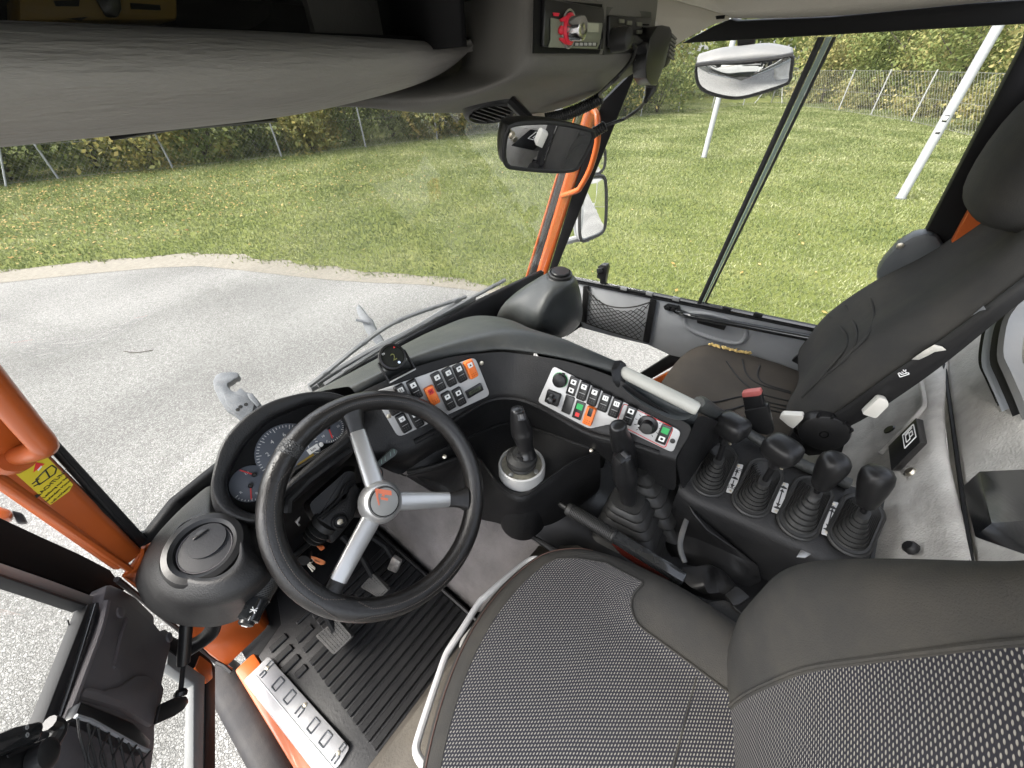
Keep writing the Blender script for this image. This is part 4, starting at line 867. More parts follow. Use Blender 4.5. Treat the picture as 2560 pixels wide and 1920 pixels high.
# face with the switch plates, lip, tray, front wall
Lf = Lr[:-1] + [(1549, 940, .77), (1600, 990, .762), (1660, 1032, .752), (1735, 1065, .742)]
Cf = [(905, 1120, .66), (996, 1100, .66), (1115, 1042, .66), (1223, 994, .66), (1284, 990, .66), (1346, 1010, .66), (1473, 1077, .66), (1580, 1108, .66), (1690, 1146, .655)]
C2 = [(925, 1155, .63), (1008, 1150, .635), (1105, 1098, .64), (1215, 1010, .64), (1284, 1000, .642), (1350, 1022, .642), (1470, 1092, .64), (1580, 1122, .64), (1690, 1160, .63)]
Dr = [(1000, 1190, .56), (1040, 1160, .54), (1100, 1125, .52), (1161, 1098, .52), (1277, 1056, .52), (1353, 1079, .52), (1476, 1121, .52), (1540, 1165, .5), (1690, 1230, .48)]
SLb, SRb = off(SLp, -.006), off(SRp, -.006)
def rowp(pts, n=44): return cat([U(p[0], p[1], pl=p[2]) if isinstance(p[2], tuple) else U(p[0], p[1], z=p[2]) for p in pts], n)
Lf = [(890, 985, .765), (958, 954, SLb), (1023, 923, SLb), (1130, 892, SLb), (1200, 884, SLb), (1258, 880, .762), (1300, 885, .756), (1360, 893, SRb), (1437, 909, SRb), (1549, 950, SRb), (1620, 1000, SRb), (1680, 1038, SRb), (1735, 1068, SRb)]
Cf = [(905, 1120, .66), (980, 1106, SLb), (1115, 1044, SLb), (1215, 998, SLb), (1284, 992, .657), (1350, 1014, SRb), (1473, 1077, SRb), (1580, 1100, SRb), (1690, 1142, SRb)]
C2 = [(a, b, c - .012) for a, b, c in C2]
lf, cf, c2, dr = rowp(Lf), rowp(Cf), row(C2), row(Dr)
mk('switch_face', MB().loft([lf, [a.lerp(b, .5) for a, b in zip(lf, cf)], cf, [a.lerp(b, .35) + _n(CAM - a) * .008 for a, b in zip(cf, c2)], c2, [a.lerp(b, .5) for a, b in zip(c2, dr)], dr]), blk, dash, sub=1, sharp=180)
Dt = [(1010, 1150, .55), (1080, 1135, .53), (1161, 1100, .522), (1277, 1058, .522), (1353, 1081, .522), (1476, 1122, .522), (1500, 1130, .522)]
Et = [(1020, 1185, .50), (1090, 1168, .515), (1184, 1142, .522), (1238, 1204, .512), (1303, 1244, .508), (1370, 1202, .512), (1430, 1160, .522), (1500, 1132, .522)]
Et2 = [(a, b + 9, .51) for a, b, c in Et]
Ft = [(985, 1172, .36), (1090, 1236, .32), (1196, 1296, .297), (1227, 1303, .30), (1284, 1318, .30), (1361, 1318, .30), (1415, 1294, .30), (1500, 1225, .30)]
dt, et, et2, ft = row(Dt, 30), row(Et, 30), row(Et2, 30), row(Ft, 30)
mk('tray', MB().loft([[p + V((0, 0, .004)) for p in dt], [a.lerp(b, .12) for a, b in zip(dt, et)], [a.lerp(b, .85) for a, b in zip(dt, et)], [p + V((0, 0, .008)) for p in et], et2, [a.lerp(b, .5) - (V((.03, .03, 0))) * .2 for a, b in zip(et2, ft)], ft]), blk, dash, sub=1, sharp=60)
mk('tray_rim', MB().tube([p + V((0, 0, .008)) for p in et], .0045, 8), blk2, dash); mk('tray_corner', MB().tube([p + V((0, 0, .004)) for p in dt[6:]], .004, 8), blk2, dash); mk('face_lip', MB().tube([p.lerp(q, .4) + _n(CAM - p) * .004 for p, q in zip(cf, c2)][6:-2], .0065, 8), blk, dash)
mk('lower_console', MB().add([(.4, .62, .298), (.46, .5, .297), (.45, .25, .297), (.5, -.4, .297), (.78, -.4, .297), (.80, .3, .297), (.75, .62, .297)], [(0, 1, 2, 3, 4, 5, 6)]), blk2, dash, solid=.01)
mk('console_ridge', MB().tube(cat([P('A', 1010, 1222, z=.302), P('A', 1240, 1345, z=.302), P('A', 1450, 1455, z=.302), P('A', 1700, 1600, z=.302)], 12), .007, 8), blk, dash)
mk('console_lip', MB().tube(cat([P('A', 1160, 1250, z=.303), P('A', 1330, 1165, z=.303), P('A', 1460, 1230, z=.303)], 14), .004, 6), blk, dash)
# screws in the tray and on the plates come with their owners
for q in ((550, 758, .60), (1505, 718, .53)): mk('screw', MB().lathe(frame(P('A', q[0], q[1], z=q[2]), _n(CAM - P('A', q[0], q[1], z=q[2])), (0, 0, 1)), [(.005, 0), (.005, .003), (.002, .004)], 10), kh, dash)
# knee panels left of the tray
mk('knee_panel', MB().loft([[P('A', 250, 840, z=.5), P('A', 520, 660, z=.54), P('A', 560, 660, z=.55)], [P('A', 500, 980, z=.36), P('A', 515, 840, z=.42), P('A', 560, 740, z=.5)], [P('A', 780, 1140, z=.31), P('A', 790, 1000, z=.36), P('A', 740, 760, z=.5)]]), blk, dash, sub=2, solid=.006)
mk('under_panel', MB().loft([[V((a, .72, .60)) for a in (-.15, .05, .2, .33)], [V((a, .80, .45)) for a in (-.15, .05, .2, .36)], [V((a, .90, .25)) for a in (-.15, .05, .2, .36)]]), blkm, dash, solid=.01)
# ---- passenger-side corner pod
pod = []
for z_, pts in ((.50, [(120, 560), (260, 640), (400, 700), (560, 730), (650, 700), (745, 600), (735, 440), (560, 340), (330, 390)]), (.60, [(140, 510), (260, 585), (400, 655), (520, 685), (645, 640), (742, 540), (730, 380), (560, 300), (345, 350)]), (.655, [(190, 455), (290, 520), (420, 590), (500, 560), (650, 500), (733, 440), (722, 340), (570, 275), (370, 315)]), (.70, [(310, 370), (380, 420), (470, 475), (560, 440), (660, 400), (720, 350), (712, 300), (600, 245), (450, 270)]), (.735, [(440, 285), (465, 330), (530, 365), (590, 362), (660, 340), (708, 300), (695, 255), (590, 225), (490, 240)]), (.748, [(500, 250), (515, 285), (560, 310), (600, 315), (650, 300), (672, 270), (655, 240), (590, 228), (525, 232)])):
    pod.append(cat([P('F', a, b, z=z_) for a, b in pts], 36, True))
mk('corner_pod', MB().loft(pod, cu=True).add(pod[-1], [tuple(range(36))]), topg, dash, sub=1, sharp=180)
mk('pod_seam', MB().tube(cat([P('F', 430, 665, z=.55), P('F', 405, 600, z=.62), P('F', 470, 490, z=.672), P('F', 560, 385, z=.712), P('F', 640, 318, z=.735)], 18), .004, 6), blk2, dash)
Mv = frame(P('F', 590, 258, z=.75), (-.1, -.1, 1), (0, 1, 0)); sp2 = thing('demister_vent', 'round black vent on top of the passenger-side dash corner', 'air vent', P('F', 590, 258, z=.75))
rr = .5 * (P('F', 498, 258, z=.755) - P('F', 682, 258, z=.755)).length
mk('collar', MB().lathe(Mv, [(rr * 1.12, -.02), (rr * 1.1, -.004), (rr, 0), (rr * .97, .008), (rr * .85, .011), (rr * .82, .007)], 30), blk2, sp2); mk('lid', MB().lathe(Mv, [(rr * .74, .004), (rr * .72, .014), (rr * .66, .017), (rr * .1, .0175)], 30), blk2, sp2)
# ---- grab handle and scoop on the centre arm
gb = thing('centre_grab_handle', 'pale grey straight grab bar over a scoop in the centre console', 'grab handle', P('F', 1300, 1100, z=.75))
h0, h1 = P('F', 1045, 968, z=.768), P('F', 1612, 1250, z=.752)
mk('bar', MB().tube([h0, h0.lerp(h1, .03), h0.lerp(h1, .97), h1], [.012, .0145, .0145, .012], 16), mat('grey_bar', (.42, .42, .38), .42, dust=.25, ds=14), gb)
s0 = cat([P('F', 1030, 940, z=.775), P('F', 1250, 1050, z=.77), P('F', 1500, 1170, z=.765), P('F', 1640, 1200, z=.765)], 16); s1 = cat([P('F', 1050, 1040, z=.735), P('F', 1180, 1130, z=.715), P('F', 1380, 1230, z=.705), P('F', 1600, 1260, z=.72)], 16); s2 = cat([P('F', 1045, 1080, z=.765), P('F', 1180, 1200, z=.755), P('F', 1400, 1315, z=.745), P('F', 1520, 1325, z=.742), P('F', 1630, 1260, z=.75)], 16)
s00 = [p + V((.05, 0.0, -.25)) for p in s0]
mk('scoop', MB().loft([s00, s0, [a.lerp(b, .6) - V((0, 0, .012)) for a, b in zip(s0, s1)], s1, [a.lerp(b, .7) - V((0, 0, .006)) for a, b in zip(s1, s2)], s2]), mat('blue_grey_plastic', (.06, .072, .08), .45, bs=400, bstr=.3, dust=.2, ds=8), gb, sub=1, sharp=180)
mk('roll_end', MB().prism([U(1552, 898, z=.79), U(1566, 908, z=.785), U(1572, 930, z=.77), U(1560, 968, z=.745), U(1546, 950, z=.765), U(1543, 920, z=.785)], V((-.012, .01, 0)), .003), blk2, gb)

# ---- instrument cluster
cp0 = P('z5', 600, 770, z=.735); cn = _n((-.04, -.72, .69)); CP = (cp0, cn)
hoodo = [(490, 690), (505, 600), (560, 425), (700, 270), (850, 182), (990, 140)]
oS = [(330 + a / 2.475, 930 + b / 2.475) for a, b in hoodo] + [(770, 979), (810, 978), (850, 985), (895, 1010), (905, 1045), (885, 1095), (800, 1160), (720, 1225), (660, 1290)] + [(330 + a / 2.475, 930 + b / 2.475) for a, b in [(770, 935), (650, 905), (560, 855), (505, 775)]]
iS = [(330 + a / 2.475, 930 + b / 2.475) for a, b in [(580, 690), (600, 610), (700, 430), (850, 285), (990, 222)]] + [(775, 1003), (815, 1002), (850, 1010), (875, 1035), (872, 1062), (850, 1095), (780, 1152), (715, 1210), (660, 1270)] + [(330 + a / 2.475, 930 + b / 2.475) for a, b in [(770, 882), (650, 840), (600, 775)]]
CPr = off(CP, .045)
lo_ = cat([U(*p, pl=CPr) for p in oS], 60, True); li_ = cat([U(*p, pl=off(CPr, -.004)) for p in iS], 60, True)
def shift(o_, i_):   # align loops by start angle
    return i_
cl = thing('instrument_cluster', 'black hooded instrument cluster with grey dials behind the steering wheel', 'instrument cluster', cp0)
back = V((0.0, .10, -.13)); cc = sum(lo_, V()) / 60
mk('hood', MB().loft([[p + back + (p - cc) * .12 for p in lo_], [p + back * .45 + (p - cc) * .10 for p in lo_], [p + back * .1 + (p - cc) * .025 for p in lo_], lo_, [a.lerp(b, .12) + cn * .004 for a, b in zip(lo_, li_)], [a.lerp(b, .7) + cn * .003 for a, b in zip(lo_, li_)], li_, [p - cn * .006 for p in li_], [p - cn * .045 for p in li_]], cu=True), blk, cl, sub=1, sharp=180)
mk('face_plate', MB().add([p - cn * .042 for p in li_], [tuple(range(60))]), blkm, cl)
CPf = off(CPr, -.0445)
def dial(px, py, r_, nm, a0, a1, nt_, needle, lab=(), lr=.62, big=False):
    M_ = frame(U(px, py, pl=CPf), cn, (0, .69, .72)); o = mk(nm, MB().lathe(M_, [(r_, 0), (r_, .003), (r_ * .97, .0036), (.001, .0036)], 40), gface, cl)
    tk = MB()
    for k in range(nt_):
        a = math.radians(a0 + (a1 - a0) * k / (nt_ - 1)); l_ = .8 if k % 5 == 0 else .87; tk.box((0, 0, 0), (r_ * (.95 - l_), .0011, .0003), M_ @ Matrix.Rotation(a, 4, 'Z') @ Matrix.Translation((r_ * (l_ + .95) / 2, 0, .0039)))
    mk('ticks', tk, white, o, kind='stuff')
    for s_, a in lab: text('numeral', s_, r_ * .2, M_ @ Matrix.Translation((r_ * lr * math.cos(math.radians(a)), r_ * lr * math.sin(math.radians(a)), .0038)), white, o)
    for off_, a in needle:
        Mn = M_ @ Matrix.Translation((*off_, .0045)); mk('needle', MB().box((r_ * .36, 0, .0015), (r_ * .75, .0022, .0012), Mn @ Matrix.Rotation(math.radians(a), 4, 'Z')), red, o)
        mk('needle_cap', MB().lathe(Mn, [(r_ * .13, 0), (r_ * .12, .006), (r_ * .08, .008)], 16), blks, o)
    return M_, o
Mbig, obig = dial(722, 1130, .056, 'speed_dial', 215, -40, 41, (((0, 0), 205),), (('0', 205), ('2', 150), ('4', 110), ('6', 70), ('7', -20), ('8', 10)))
Msm, osm = dial(628, 1209, .033, 'fuel_dial', 190, 280, 10, (((-.003, -.003), 240), ((.012, .010), 120)), (('1/1', 75), ('R', 190), ('0', 262)))
Mrt, ort = dial(820, 1071, .031, 'pressure_dial', -130, 70, 24, (((0, 0), 255),), (('0', 262), ('10', 205), ('20', -25), ('30', 50)))
mk('odometer', MB().box((.014, -.033, .0042), (.034, .009, .001), Mbig), mat('odometer_amber', (.3, .2, .02), .4), obig)
mk('unit_plate', MB().box((.036, -.022, .0042), (.022, .011, .001), Mbig), white, obig); text('numeral', 'km', .008, Mbig @ Matrix.Translation((.036, -.022, .005)), ink, obig)
mk('indicator', MB().lathe(frame(P('L2', 672, 1172, pl=CPf), cn, (0, 0, 1)), [(.005, 0), (.005, .003), (.002, .004)], 12), white, cl)
mk('cluster_sill', MB().tube([P('L2', 1050, 1080, pl=off(CPr, -.03)), P('L2', 320, 1530, pl=off(CPr, -.03)), P('L2', 250, 1640, pl=off(CPr, -.03))], .006, 8), blk2, cl)
mk('cluster_sill', MB().tube([P('L2', 1070, 1230, pl=off(CPr, -.035)), P('L2', 520, 1640, pl=off(CPr, -.035)), P('L3', 400, 540, pl=off(CPr, -.035)), P('L3', 380, 720, pl=off(CPr, -.04))], .009, 8), blk2, cl)

# ---- driver-side corner pod with round vent
vp = [(490, 690), (350, 800), (250, 895), (130, 1030), (75, 1140), (58, 1230), (110, 1340), (165, 1400), (280, 1455), (420, 1475), (540, 1468), (650, 1430), (760, 1370), (840, 1290), (872, 1230), (815, 1140), (775, 1050), (785, 950), (650, 910), (560, 850), (500, 770)]
ec, erx, ery = (450, 1090), 217, 187
rows = []
for f_, z_ in ((1.10, .54), (1.04, .61), (1.0, .65), (.93, .672), (.82, .686), (.6, .697), (.35, .706), (.12, .714), (0, .711)):
    lp = []
    for (a, b) in vp:
        an = math.atan2((b - ec[1]) / ery, (a - ec[0]) / erx); ea, eb = ec[0] + erx * math.cos(an), ec[1] + ery * math.sin(an)
        if f_ > 1: qx, qy = ec[0] + (a - ec[0]) * f_, ec[1] + (b - ec[1]) * f_ + 40 * (f_ - 1) / .06
        else: qx, qy = ea + (a - ea) * f_, eb + (b - eb) * f_
        lp.append(P('L1', qx, qy, z=z_))
    rows.append(cat(lp, 48, True))
lv = thing('corner_vent_pod', 'bulging black dash corner with round air vent by the left pillar', 'air vent', P('L1', 450, 1090, z=.6))
mk('pod', MB().loft(rows, cu=True), blk, lv, sub=1, sharp=180)
Mv = frame(P('L1', 450, 1090, z=.715), _n((-.03, -.30, .95)), (0, 1, .3)); rv = .5 * (P('L1', 233, 1090, z=.715) - P('L1', 667, 1090, z=.715)).length
mk('ring', MB().lathe(Mv, [(rv * 1.05, -.012), (rv * 1.02, .0), (rv * .95, .006), (rv * .8, .008), (rv * .70, .004), (rv * .66, -.006), (rv * .64, -.014)], 44), blk2, lv)
ve = mk('vent_disc', MB().lathe(Mv, [(rv * .645, -.016), (rv * .64, -.005), (rv * .62, -.001), (rv * .1, .0)], 40), mat('vent_grey', (.022, .023, .026), .42, bs=300, bstr=.1), lv)
mk('disc_edge', MB().tube([Mv @ V((rv * .645 * math.cos(k * math.pi / 20), rv * .645 * math.sin(k * math.pi / 20), -.001)) for k in range(40)], .0010, 5, closed=True), dgrey2, lv)
fl = [Mv @ V((rv * (.12 + .5 * math.cos(a)) * 1, rv * (.16 + .46 * math.sin(a)), .003)) for a in [k * math.pi / 16 for k in range(32)]]
mk('flap', MB().prism(fl, -_n(Mv.col[2].to_3d()) * .004), bpy.data.materials['vent_grey'], lv)
mk('thumb_tab', MB().prism([Mv @ V((rv * (.12 + .2 * math.cos(a)), rv * (.36 + .13 * math.sin(a)), .003)) for a in [k * math.pi / 8 for k in range(9)]], _n(Mv.col[2].to_3d()) * .003, .001), blks, lv)
# frayed edge below the pod
rg = random.Random(5); fb = MB()
for k in range(14):
    a, b = 150 + k * 9, 1415 + k * 4; fb.tube([P('L1', a, b, z=.58), P('L1', a + rg.uniform(-14, 8), b + rg.uniform(18, 45), z=.57)], [.004, .0015], 4)
mk('frayed_edge', fb, blkm, lv, kind='stuff')

# ---- round digital gauge on the dash top
dgc = P('A', 212, 108, z=.835); dn_ = _n((-.28, -.7, .62)); dg = thing('digital_gauge', 'small round black digital gauge on a bracket on the dash top', 'gauge', P('A', 215, 240, z=.785)); Md = frame(dgc, dn_, (0, .4, .9))
rd = .5 * (P('A', 128, 105, z=.835) - P('A', 297, 110, z=.835)).length
mk('case', MB().lathe(Md, [(rd * .9, -.045), (rd * .98, -.03), (rd, -.002), (rd * .97, .004), (rd * .84, .005), (rd * .82, .001), (.001, .001)], 36), blk2, dg)
scr = mk('screen', MB().lathe(Md, [(rd * .82, .0012), (rd * .8, .002), (.001, .002)], 36), dispm, dg)
text('digit', '2', rd * .75, Md @ Matrix.Translation((rd * .05, -rd * .08, .0026)), ygreen, dg); text('mark', 'CF', rd * .2, Md @ Matrix.Translation((-rd * .5, rd * .45, .0026)), white, dg)
mk('mark', MB().prism([Md @ V((rd * a, rd * b, .0026)) for a, b in ((.35, .5), (.5, .5), (.42, .65))], dn_ * .0003), red, dg)
mk('button', MB().lathe(Md @ Matrix.Translation((rd * .2, -rd * .6, .002)), [(rd * .1, 0), (rd * .08, .0015)], 12), mat('led_blue_white', (.6, .7, .9), .3), dg)
for s_ in (-1, 1): mk('bracket_arm', MB().box((s_ * rd * 1.08, -rd * .75, -.02), (.003, rd * 1.7, .024), Md, .001), blk2, dg)
mk('bracket_base', MB().box((0, -rd * 1.58, -.02), (rd * 2.2, .003, .026), Md, .001), alu, dg)

# ---- switch plates
swb = lmesh('switch_body', MB().rrect(Matrix(), .0225, .046, .003, .010, 3, .003), blks); swo = lmesh('switch_body_orange', MB().rrect(Matrix(), .0225, .046, .003, .012, 3, .003), osw); swf = lmesh('switch_flat', MB().rrect(Matrix(), .0225, .046, .002, .003, 3, .001), blks)
icw = lmesh('icon_plate', MB().rrect(Matrix(), .0125, .0115, .0012, .0008, 2), white); icr = lmesh('icon_red', MB().rrect(Matrix(), .0125, .0125, .0012, .0008, 2), red); icg = lmesh('icon_green', MB().rrect(Matrix(), .0145, .0145, .0012, .0008, 2), green)
rk = lmesh('rocker_line', MB().box((0, 0, 0), (.014, .0012, .0008)), mat('grey_print', (.3, .3, .3), .5)); dtm = MB()
for i_ in range(3):
    for j_ in range(2): dtm.box(((i_ - 1) * .005, (j_ - .5) * .005, 0), (.002, .002, .001))
dotm = lmesh('grip_dots', dtm, mat('dot_grey', (.07, .07, .07), .5)); dotmo = lmesh('grip_dots_o', dtm, mat('dot_orange', (.4, .07, .01), .5))
iv = [MB().box((0, 0, 0), (.006, .0014, .0005)).box((0, .002, 0), (.003, .003, .0005)), MB().box((-.002, 0, 0), (.0014, .006, .0005)).box((.002, 0, 0), (.0014, .006, .0005)), MB().lathe(Matrix(), [(.0032, -.0003), (.0032, .0003), (.001, .0003)], 8), MB().prism([(-.003, -.002, 0), (.003, -.002, 0), (0, .003, 0)], (0, 0, .0005)), MB().box((0, .001, 0), (.007, .0012, .0005)).box((0, -.0015, 0), (.0012, .004, .0005)).box((.002, -.002, 0), (.003, .001, .0005))]
iv = [lmesh('icon_mark', m_, ink) for m_ in iv]
def switch(par, M_, kind='b', ic=0, icons=(.012,), dots=True):
    o = inst({'b': swb, 'o': swo, 'f': swf}[kind], 'switch', M_, par); t_ = {'b': .010, 'o': .012, 'f': .003}[kind]
    for y_ in icons:
        if kind == 'o' and ic < 0: inst(icr if ic == -1 else swf, 'icon', M_ @ Matrix.Translation((0, y_, t_)) @ (Matrix() if ic == -1 else Matrix.Scale(.45, 4)), o)
        else: inst(icw, 'icon', M_ @ Matrix.Translation((0, y_, t_)), o)
        inst(iv[abs(ic) % 5], 'icon_mark', M_ @ Matrix.Translation((0, y_, t_ + .0008)), o)
    if dots:
        inst(dotmo if kind == 'o' else dotm, 'grip_dots', M_ @ Matrix.Translation((0, -.013, t_)), o)
        if kind == 'b': inst(rk, 'rocker_line', M_ @ Matrix.Translation((0, -.004, t_)), o)
    return o
def fixparent(o):
    pass
# left plate
spl = thing('switch_panel', 'silver switch panel behind the steering wheel rim', 'switch panel', P('A', 560, 360, pl=SLp), 'silver switch panels')
def rounded(pts, r_, n_=4):
    out = []
    m_ = len(pts)
    for i_ in range(m_):
        p, a, b = V(pts[i_]), V(pts[i_ - 1]), V(pts[(i_ + 1) % m_]); u = _n(a - p); v = _n(b - p)
        for k in range(n_ + 1):
            t = k / n_; out.append((p + u * r_) * (1 - t) ** 2 + p * 2 * t * (1 - t) + (p + v * r_) * t ** 2)
    return out
mk('plate', MB().prism(rounded(PP('S', [(930, 982), (1188, 893), (1226, 988), (996, 1094)], pl=SLp), .014), -SLp[1] * .003, .0008), plate_m, spl)
def swf_(key, x_, y_, pl_, up): return frame(P(key, x_, y_, pl=pl_), pl_[1], up)
for (x_, y_), kd, ic in (((505, 268), 'b', 3), ((577, 238), 'b', 4), ((646, 212), 'b', 0), ((715, 187), 'o', 3), ((463, 357), 'o', -1), ((571, 392), 'b', 0), ((641, 366), 'b', 2), ((352, 318), 'b', 3), ((272, 350), 'b', 1), ((280, 535), 'b', 4), ((362, 505), 'b', 1), ((205, 420), 'b', 2)):
    switch(spl, swf_('A', x_, y_, SLp, upL), kd, ic)
hm = swf_('A', 741, 328, SLp, upL @ Matrix.Rotation(0, 3) if False else upL)
mk('hour_meter', MB().rrect(hm, .045, .020, .002, .006, 3, .001), blks, spl); mk('meter_window', MB().rrect(hm @ Matrix.Translation((0, .001, .006)), .033, .009, .001, .0006, 2), mat('lcd_olive', (.06, .07, .045), .3), spl); text('meter_digits', '08342', .009, hm @ Matrix.Translation((0, .001, .0072)), ink, spl)
for q in ((187, 495), (790, 150)): mk('screw', MB().lathe(swf_('A', q[0], q[1], SLp, upL), [(.0052, 0), (.0052, .002), (.002, .0026)], 12), kh, spl)
# right plate
spr = thing('switch_panel', 'silver switch panel on the centre arm with rotary knob', 'switch panel', P('A', 1500, 420, pl=SRp), 'silver switch panels')
mk('plate', MB().prism(rounded(PP('A', [(1258, 170), (2090, 595), (2035, 735), (1640, 545), (1490, 578), (1155, 402)], pl=SRp), .01), -SRp[1] * .003, .0008), plate_m, spr)
M0 = swf_('A', 1303, 260, SRp, upR); mk('socket_cap', MB().lathe(M0, [(.018, 0), (.0175, .006), (.016, .011), (.009, .0135), (.001, .014)], 26), blk2, spr); mk('socket_ring', MB().lathe(M0, [(.0188, 0), (.0188, .002)], 26), green, spr); mk('cap_tab', MB().box((.004, .0175, .004), (.007, .006, .006), M0, .001), blk2, spr)
switch(spr, swf_('A', 1384, 300, SRp, upR), 'f', 2, (.011, -.010), False)
for k, (x_, y_) in enumerate(((1456, 328), (1524, 363), (1594, 400), (1665, 437))): switch(spr, swf_('A', x_, y_, SRp, upR), 'b', 1 if k > 1 else 0)
switch(spr, swf_('A', 1757, 485, SRp, upR), 'b', 2)
mj = swf_('A', 1258, 374, SRp, upR); jb = mk('mirror_stick_base', MB().rrect(mj, .036, .034, .003, .008, 3, .003), blk2, spr); mk('stick', MB().lathe(mj @ Matrix.Translation((0, 0, .008)), [(.011, 0), (.007, .004), (.005, .01), (.008, .013), (.0075, .020), (.003, .022)], 18), blks, jb)
switch(spr, swf_('A', 1354, 420, SRp, upR), 'f', 0, (), False)
o = switch(spr, swf_('A', 1424, 456, SRp, upR), 'f', 0, (), False); mm = swf_('A', 1424, 456, SRp, upR); inst(icg, 'icon', mm @ Matrix.Translation((0, .010, .003)), o); inst(icr, 'icon', mm @ Matrix.Translation((0, -.011, .003)) @ Matrix.Scale(.8, 4), o)
o = switch(spr, swf_('A', 1497, 488, SRp, upR), 'o', -2, (.012,)); 
mkn = swf_('A', 1872, 552, SRp, upR); kb = mk('rotary_knob', MB().lathe(mkn, [(.022, 0), (.021, .004), (.0145, .006), (.0135, .022), (.012, .024), (.001, .0245)], 28), blks, spr)
for k in range(11):
    a = math.radians(-50 + k * 28); mk('scale_mark', MB().box((.0265, 0, .0004), (.005, .0012, .0006), mkn @ Matrix.Rotation(a, 4, 'Z')), ink, spr)
mk('pointer', MB().box((-.017, -.008, .0052), (.004, .004, .001), mkn), white, kb)
o = switch(spr, swf_('A', 1976, 612, SRp, upR), 'f', 2, (-.011,), False); inst(icg, 'icon', swf_('A', 1976, 612, SRp, upR) @ Matrix.Translation((0, .010, .003)), o)
rl_ = rounded(PP('A', [(1715, 412), (2040, 570), (1985, 705), (1668, 540)], pl=off(SRp, .0004)), .008); mk('red_outline', MB().tube(rl_, .0009, 4, closed=True), red, spr)
mk('screw', MB().lathe(swf_('A', 2034, 656, SRp, upR), [(.0055, 0), (.0055, .002), (.002, .0026)], 12), ink, spr)

# ================================================================== JOYSTICK
jc = P('A', 1052, 800, z=.55); js = thing('joystick', 'black joystick on a round pale grey base in the dash tray', 'joystick', jc - V((0, 0, .05)))
rj_ = .5 * (P('A', 893, 800, z=.55) - P('A', 1210, 800, z=.55)).length * .97
Mj = frame(jc - V((0, 0, .05)), (0, 0, 1), (0, 1, 0))
mk('pedestal', MB().lathe(Mj, [(rj_ * 1.12, -.2), (rj_ * 1.08, -.08), (rj_ * 1.03, -.01), (rj_ * .98, .005)], 40), blk, js)
mk('base_ring', MB().lathe(Mj, [(rj_ * 1.0, -.008), (rj_, .042), (rj_ * .97, .05), (rj_ * .9, .052), (rj_ * .86, .048), (rj_ * .85, .044)], 44), mat('pale_ring', (.5, .5, .49), .35, metal=.3, dust=.15, ds=20), js)
mk('flange', MB().lathe(Mj, [(rj_ * .86, .040), (rj_ * .85, .047), (rj_ * .5, .048)], 36), mat('worn_flange', (.22, .21, .17), .4, metal=.5, var=.4, vs=50), js)
for a in (20, 110, 200, 290): mk('screw', MB().lathe(Mj @ Matrix.Translation((rj_ * .74 * math.cos(math.radians(a - 110)), rj_ * .74 * math.sin(math.radians(a - 110)), .047)), [(.0055, 0), (.0055, .004), (.002, .005)], 10), alu, js)
mk('boot', MB().lathe(Mj, [(rj_ * .6, .046), (rj_ * .62, .052), (rj_ * .58, .056), (rj_ * .64, .062), (rj_ * .66, .070), (rj_ * .62, .076), (rj_ * .4, .082), (rj_ * .34, .09)], 30), rub, js)
def grip(pts, n=14):
    """pts: (key,x,y,z,rx,ry); ellipse sections across the path"""
    c = [P(k, a, b, z=z_) for k, a, b, z_, _, _ in pts]; cs = cat(c, 26); rs = cat([V((p[4], p[5], 0)) for p in pts], 26); rows = []
    for i_, p in enumerate(cs):
        t = _n(cs[min(i_ + 1, 25)] - cs[max(i_ - 1, 0)]); u = _n(V((1, -.6, 0)) - t * t.dot(V((1, -.6, 0)))); v = t.cross(u)
        rows.append([p + u * rs[i_].x * math.cos(2 * math.pi * k / n) + v * rs[i_].y * math.sin(2 * math.pi * k / n) for k in range(n)])
    return MB().loft(rows, cu=True, caps=True)
mk('grip', grip([('A', 1085, 775, .575, .026, .024), ('A', 1082, 720, .595, .021, .021), ('A', 1066, 650, .625, .019, .021), ('A', 1050, 580, .655, .022, .026), ('A', 1035, 520, .685, .027, .030), ('A', 1025, 470, .708, .025, .027), ('A', 1020, 440, .72, .014, .015)]), blks, js, sub=1, sharp=180)
hx = P('A', 1050, 500, z=.71); Mh = frame(hx, _n(CAM - hx), (.1, .2, .8)); mk('thumb_switch', MB().rrect(Mh @ Matrix.Translation((0, 0, .0)), .018, .017, .002, .010, 3, .002), blks, js); mk('rocker', MB().box((.001, 0, .011), (.008, .010, .003), Mh, .001), mat('thumb_grey', (.08, .08, .08), .4), js)
mk('trigger_guard', MB().prism(PP('A', [(1035, 735), (1055, 760), (1060, 790), (1020, 770)], z=.588), V((0, 0, .008)), .001), blk2, js)

# ================================================================== GEAR LEVERS with square bellows
def bellows(o, base, top, hb, ht, n, m_, nm='bellows', sq=.25, rot=.1):
    rows = []
    for i_ in range(n * 2 + 1):
        t = i_ / (n * 2); c = base.lerp(top, t ** .9); h = hb + (ht - hb) * t ** .85; h *= 1.0 if i_ % 2 == 0 else .84
        lp = []
        for cx, cy, a0 in ((1, 1, 0), (-1, 1, 90), (-1, -1, 180), (1, -1, 270)):
            for k in range(4):
                a = math.radians(a0 + 30 * k); r = h * (sq + .35 * t); lp.append(V((cx * (h - r) + r * math.cos(a), (cy * (h - r) + r * math.sin(a)) * 1.05, 0)))
        Rz = Matrix.Rotation(rot, 3, 'Z'); rows.append([c + Rz @ p for p in lp])
        if i_ % 2 == 0 and 0 < i_ < n * 2: rows.append([c + V((0, 0, .004)) + Rz @ (p * .985) for p in lp])
    mk(nm, MB().loft(rows, cu=True, caps=True), m_, o, sharp=50)
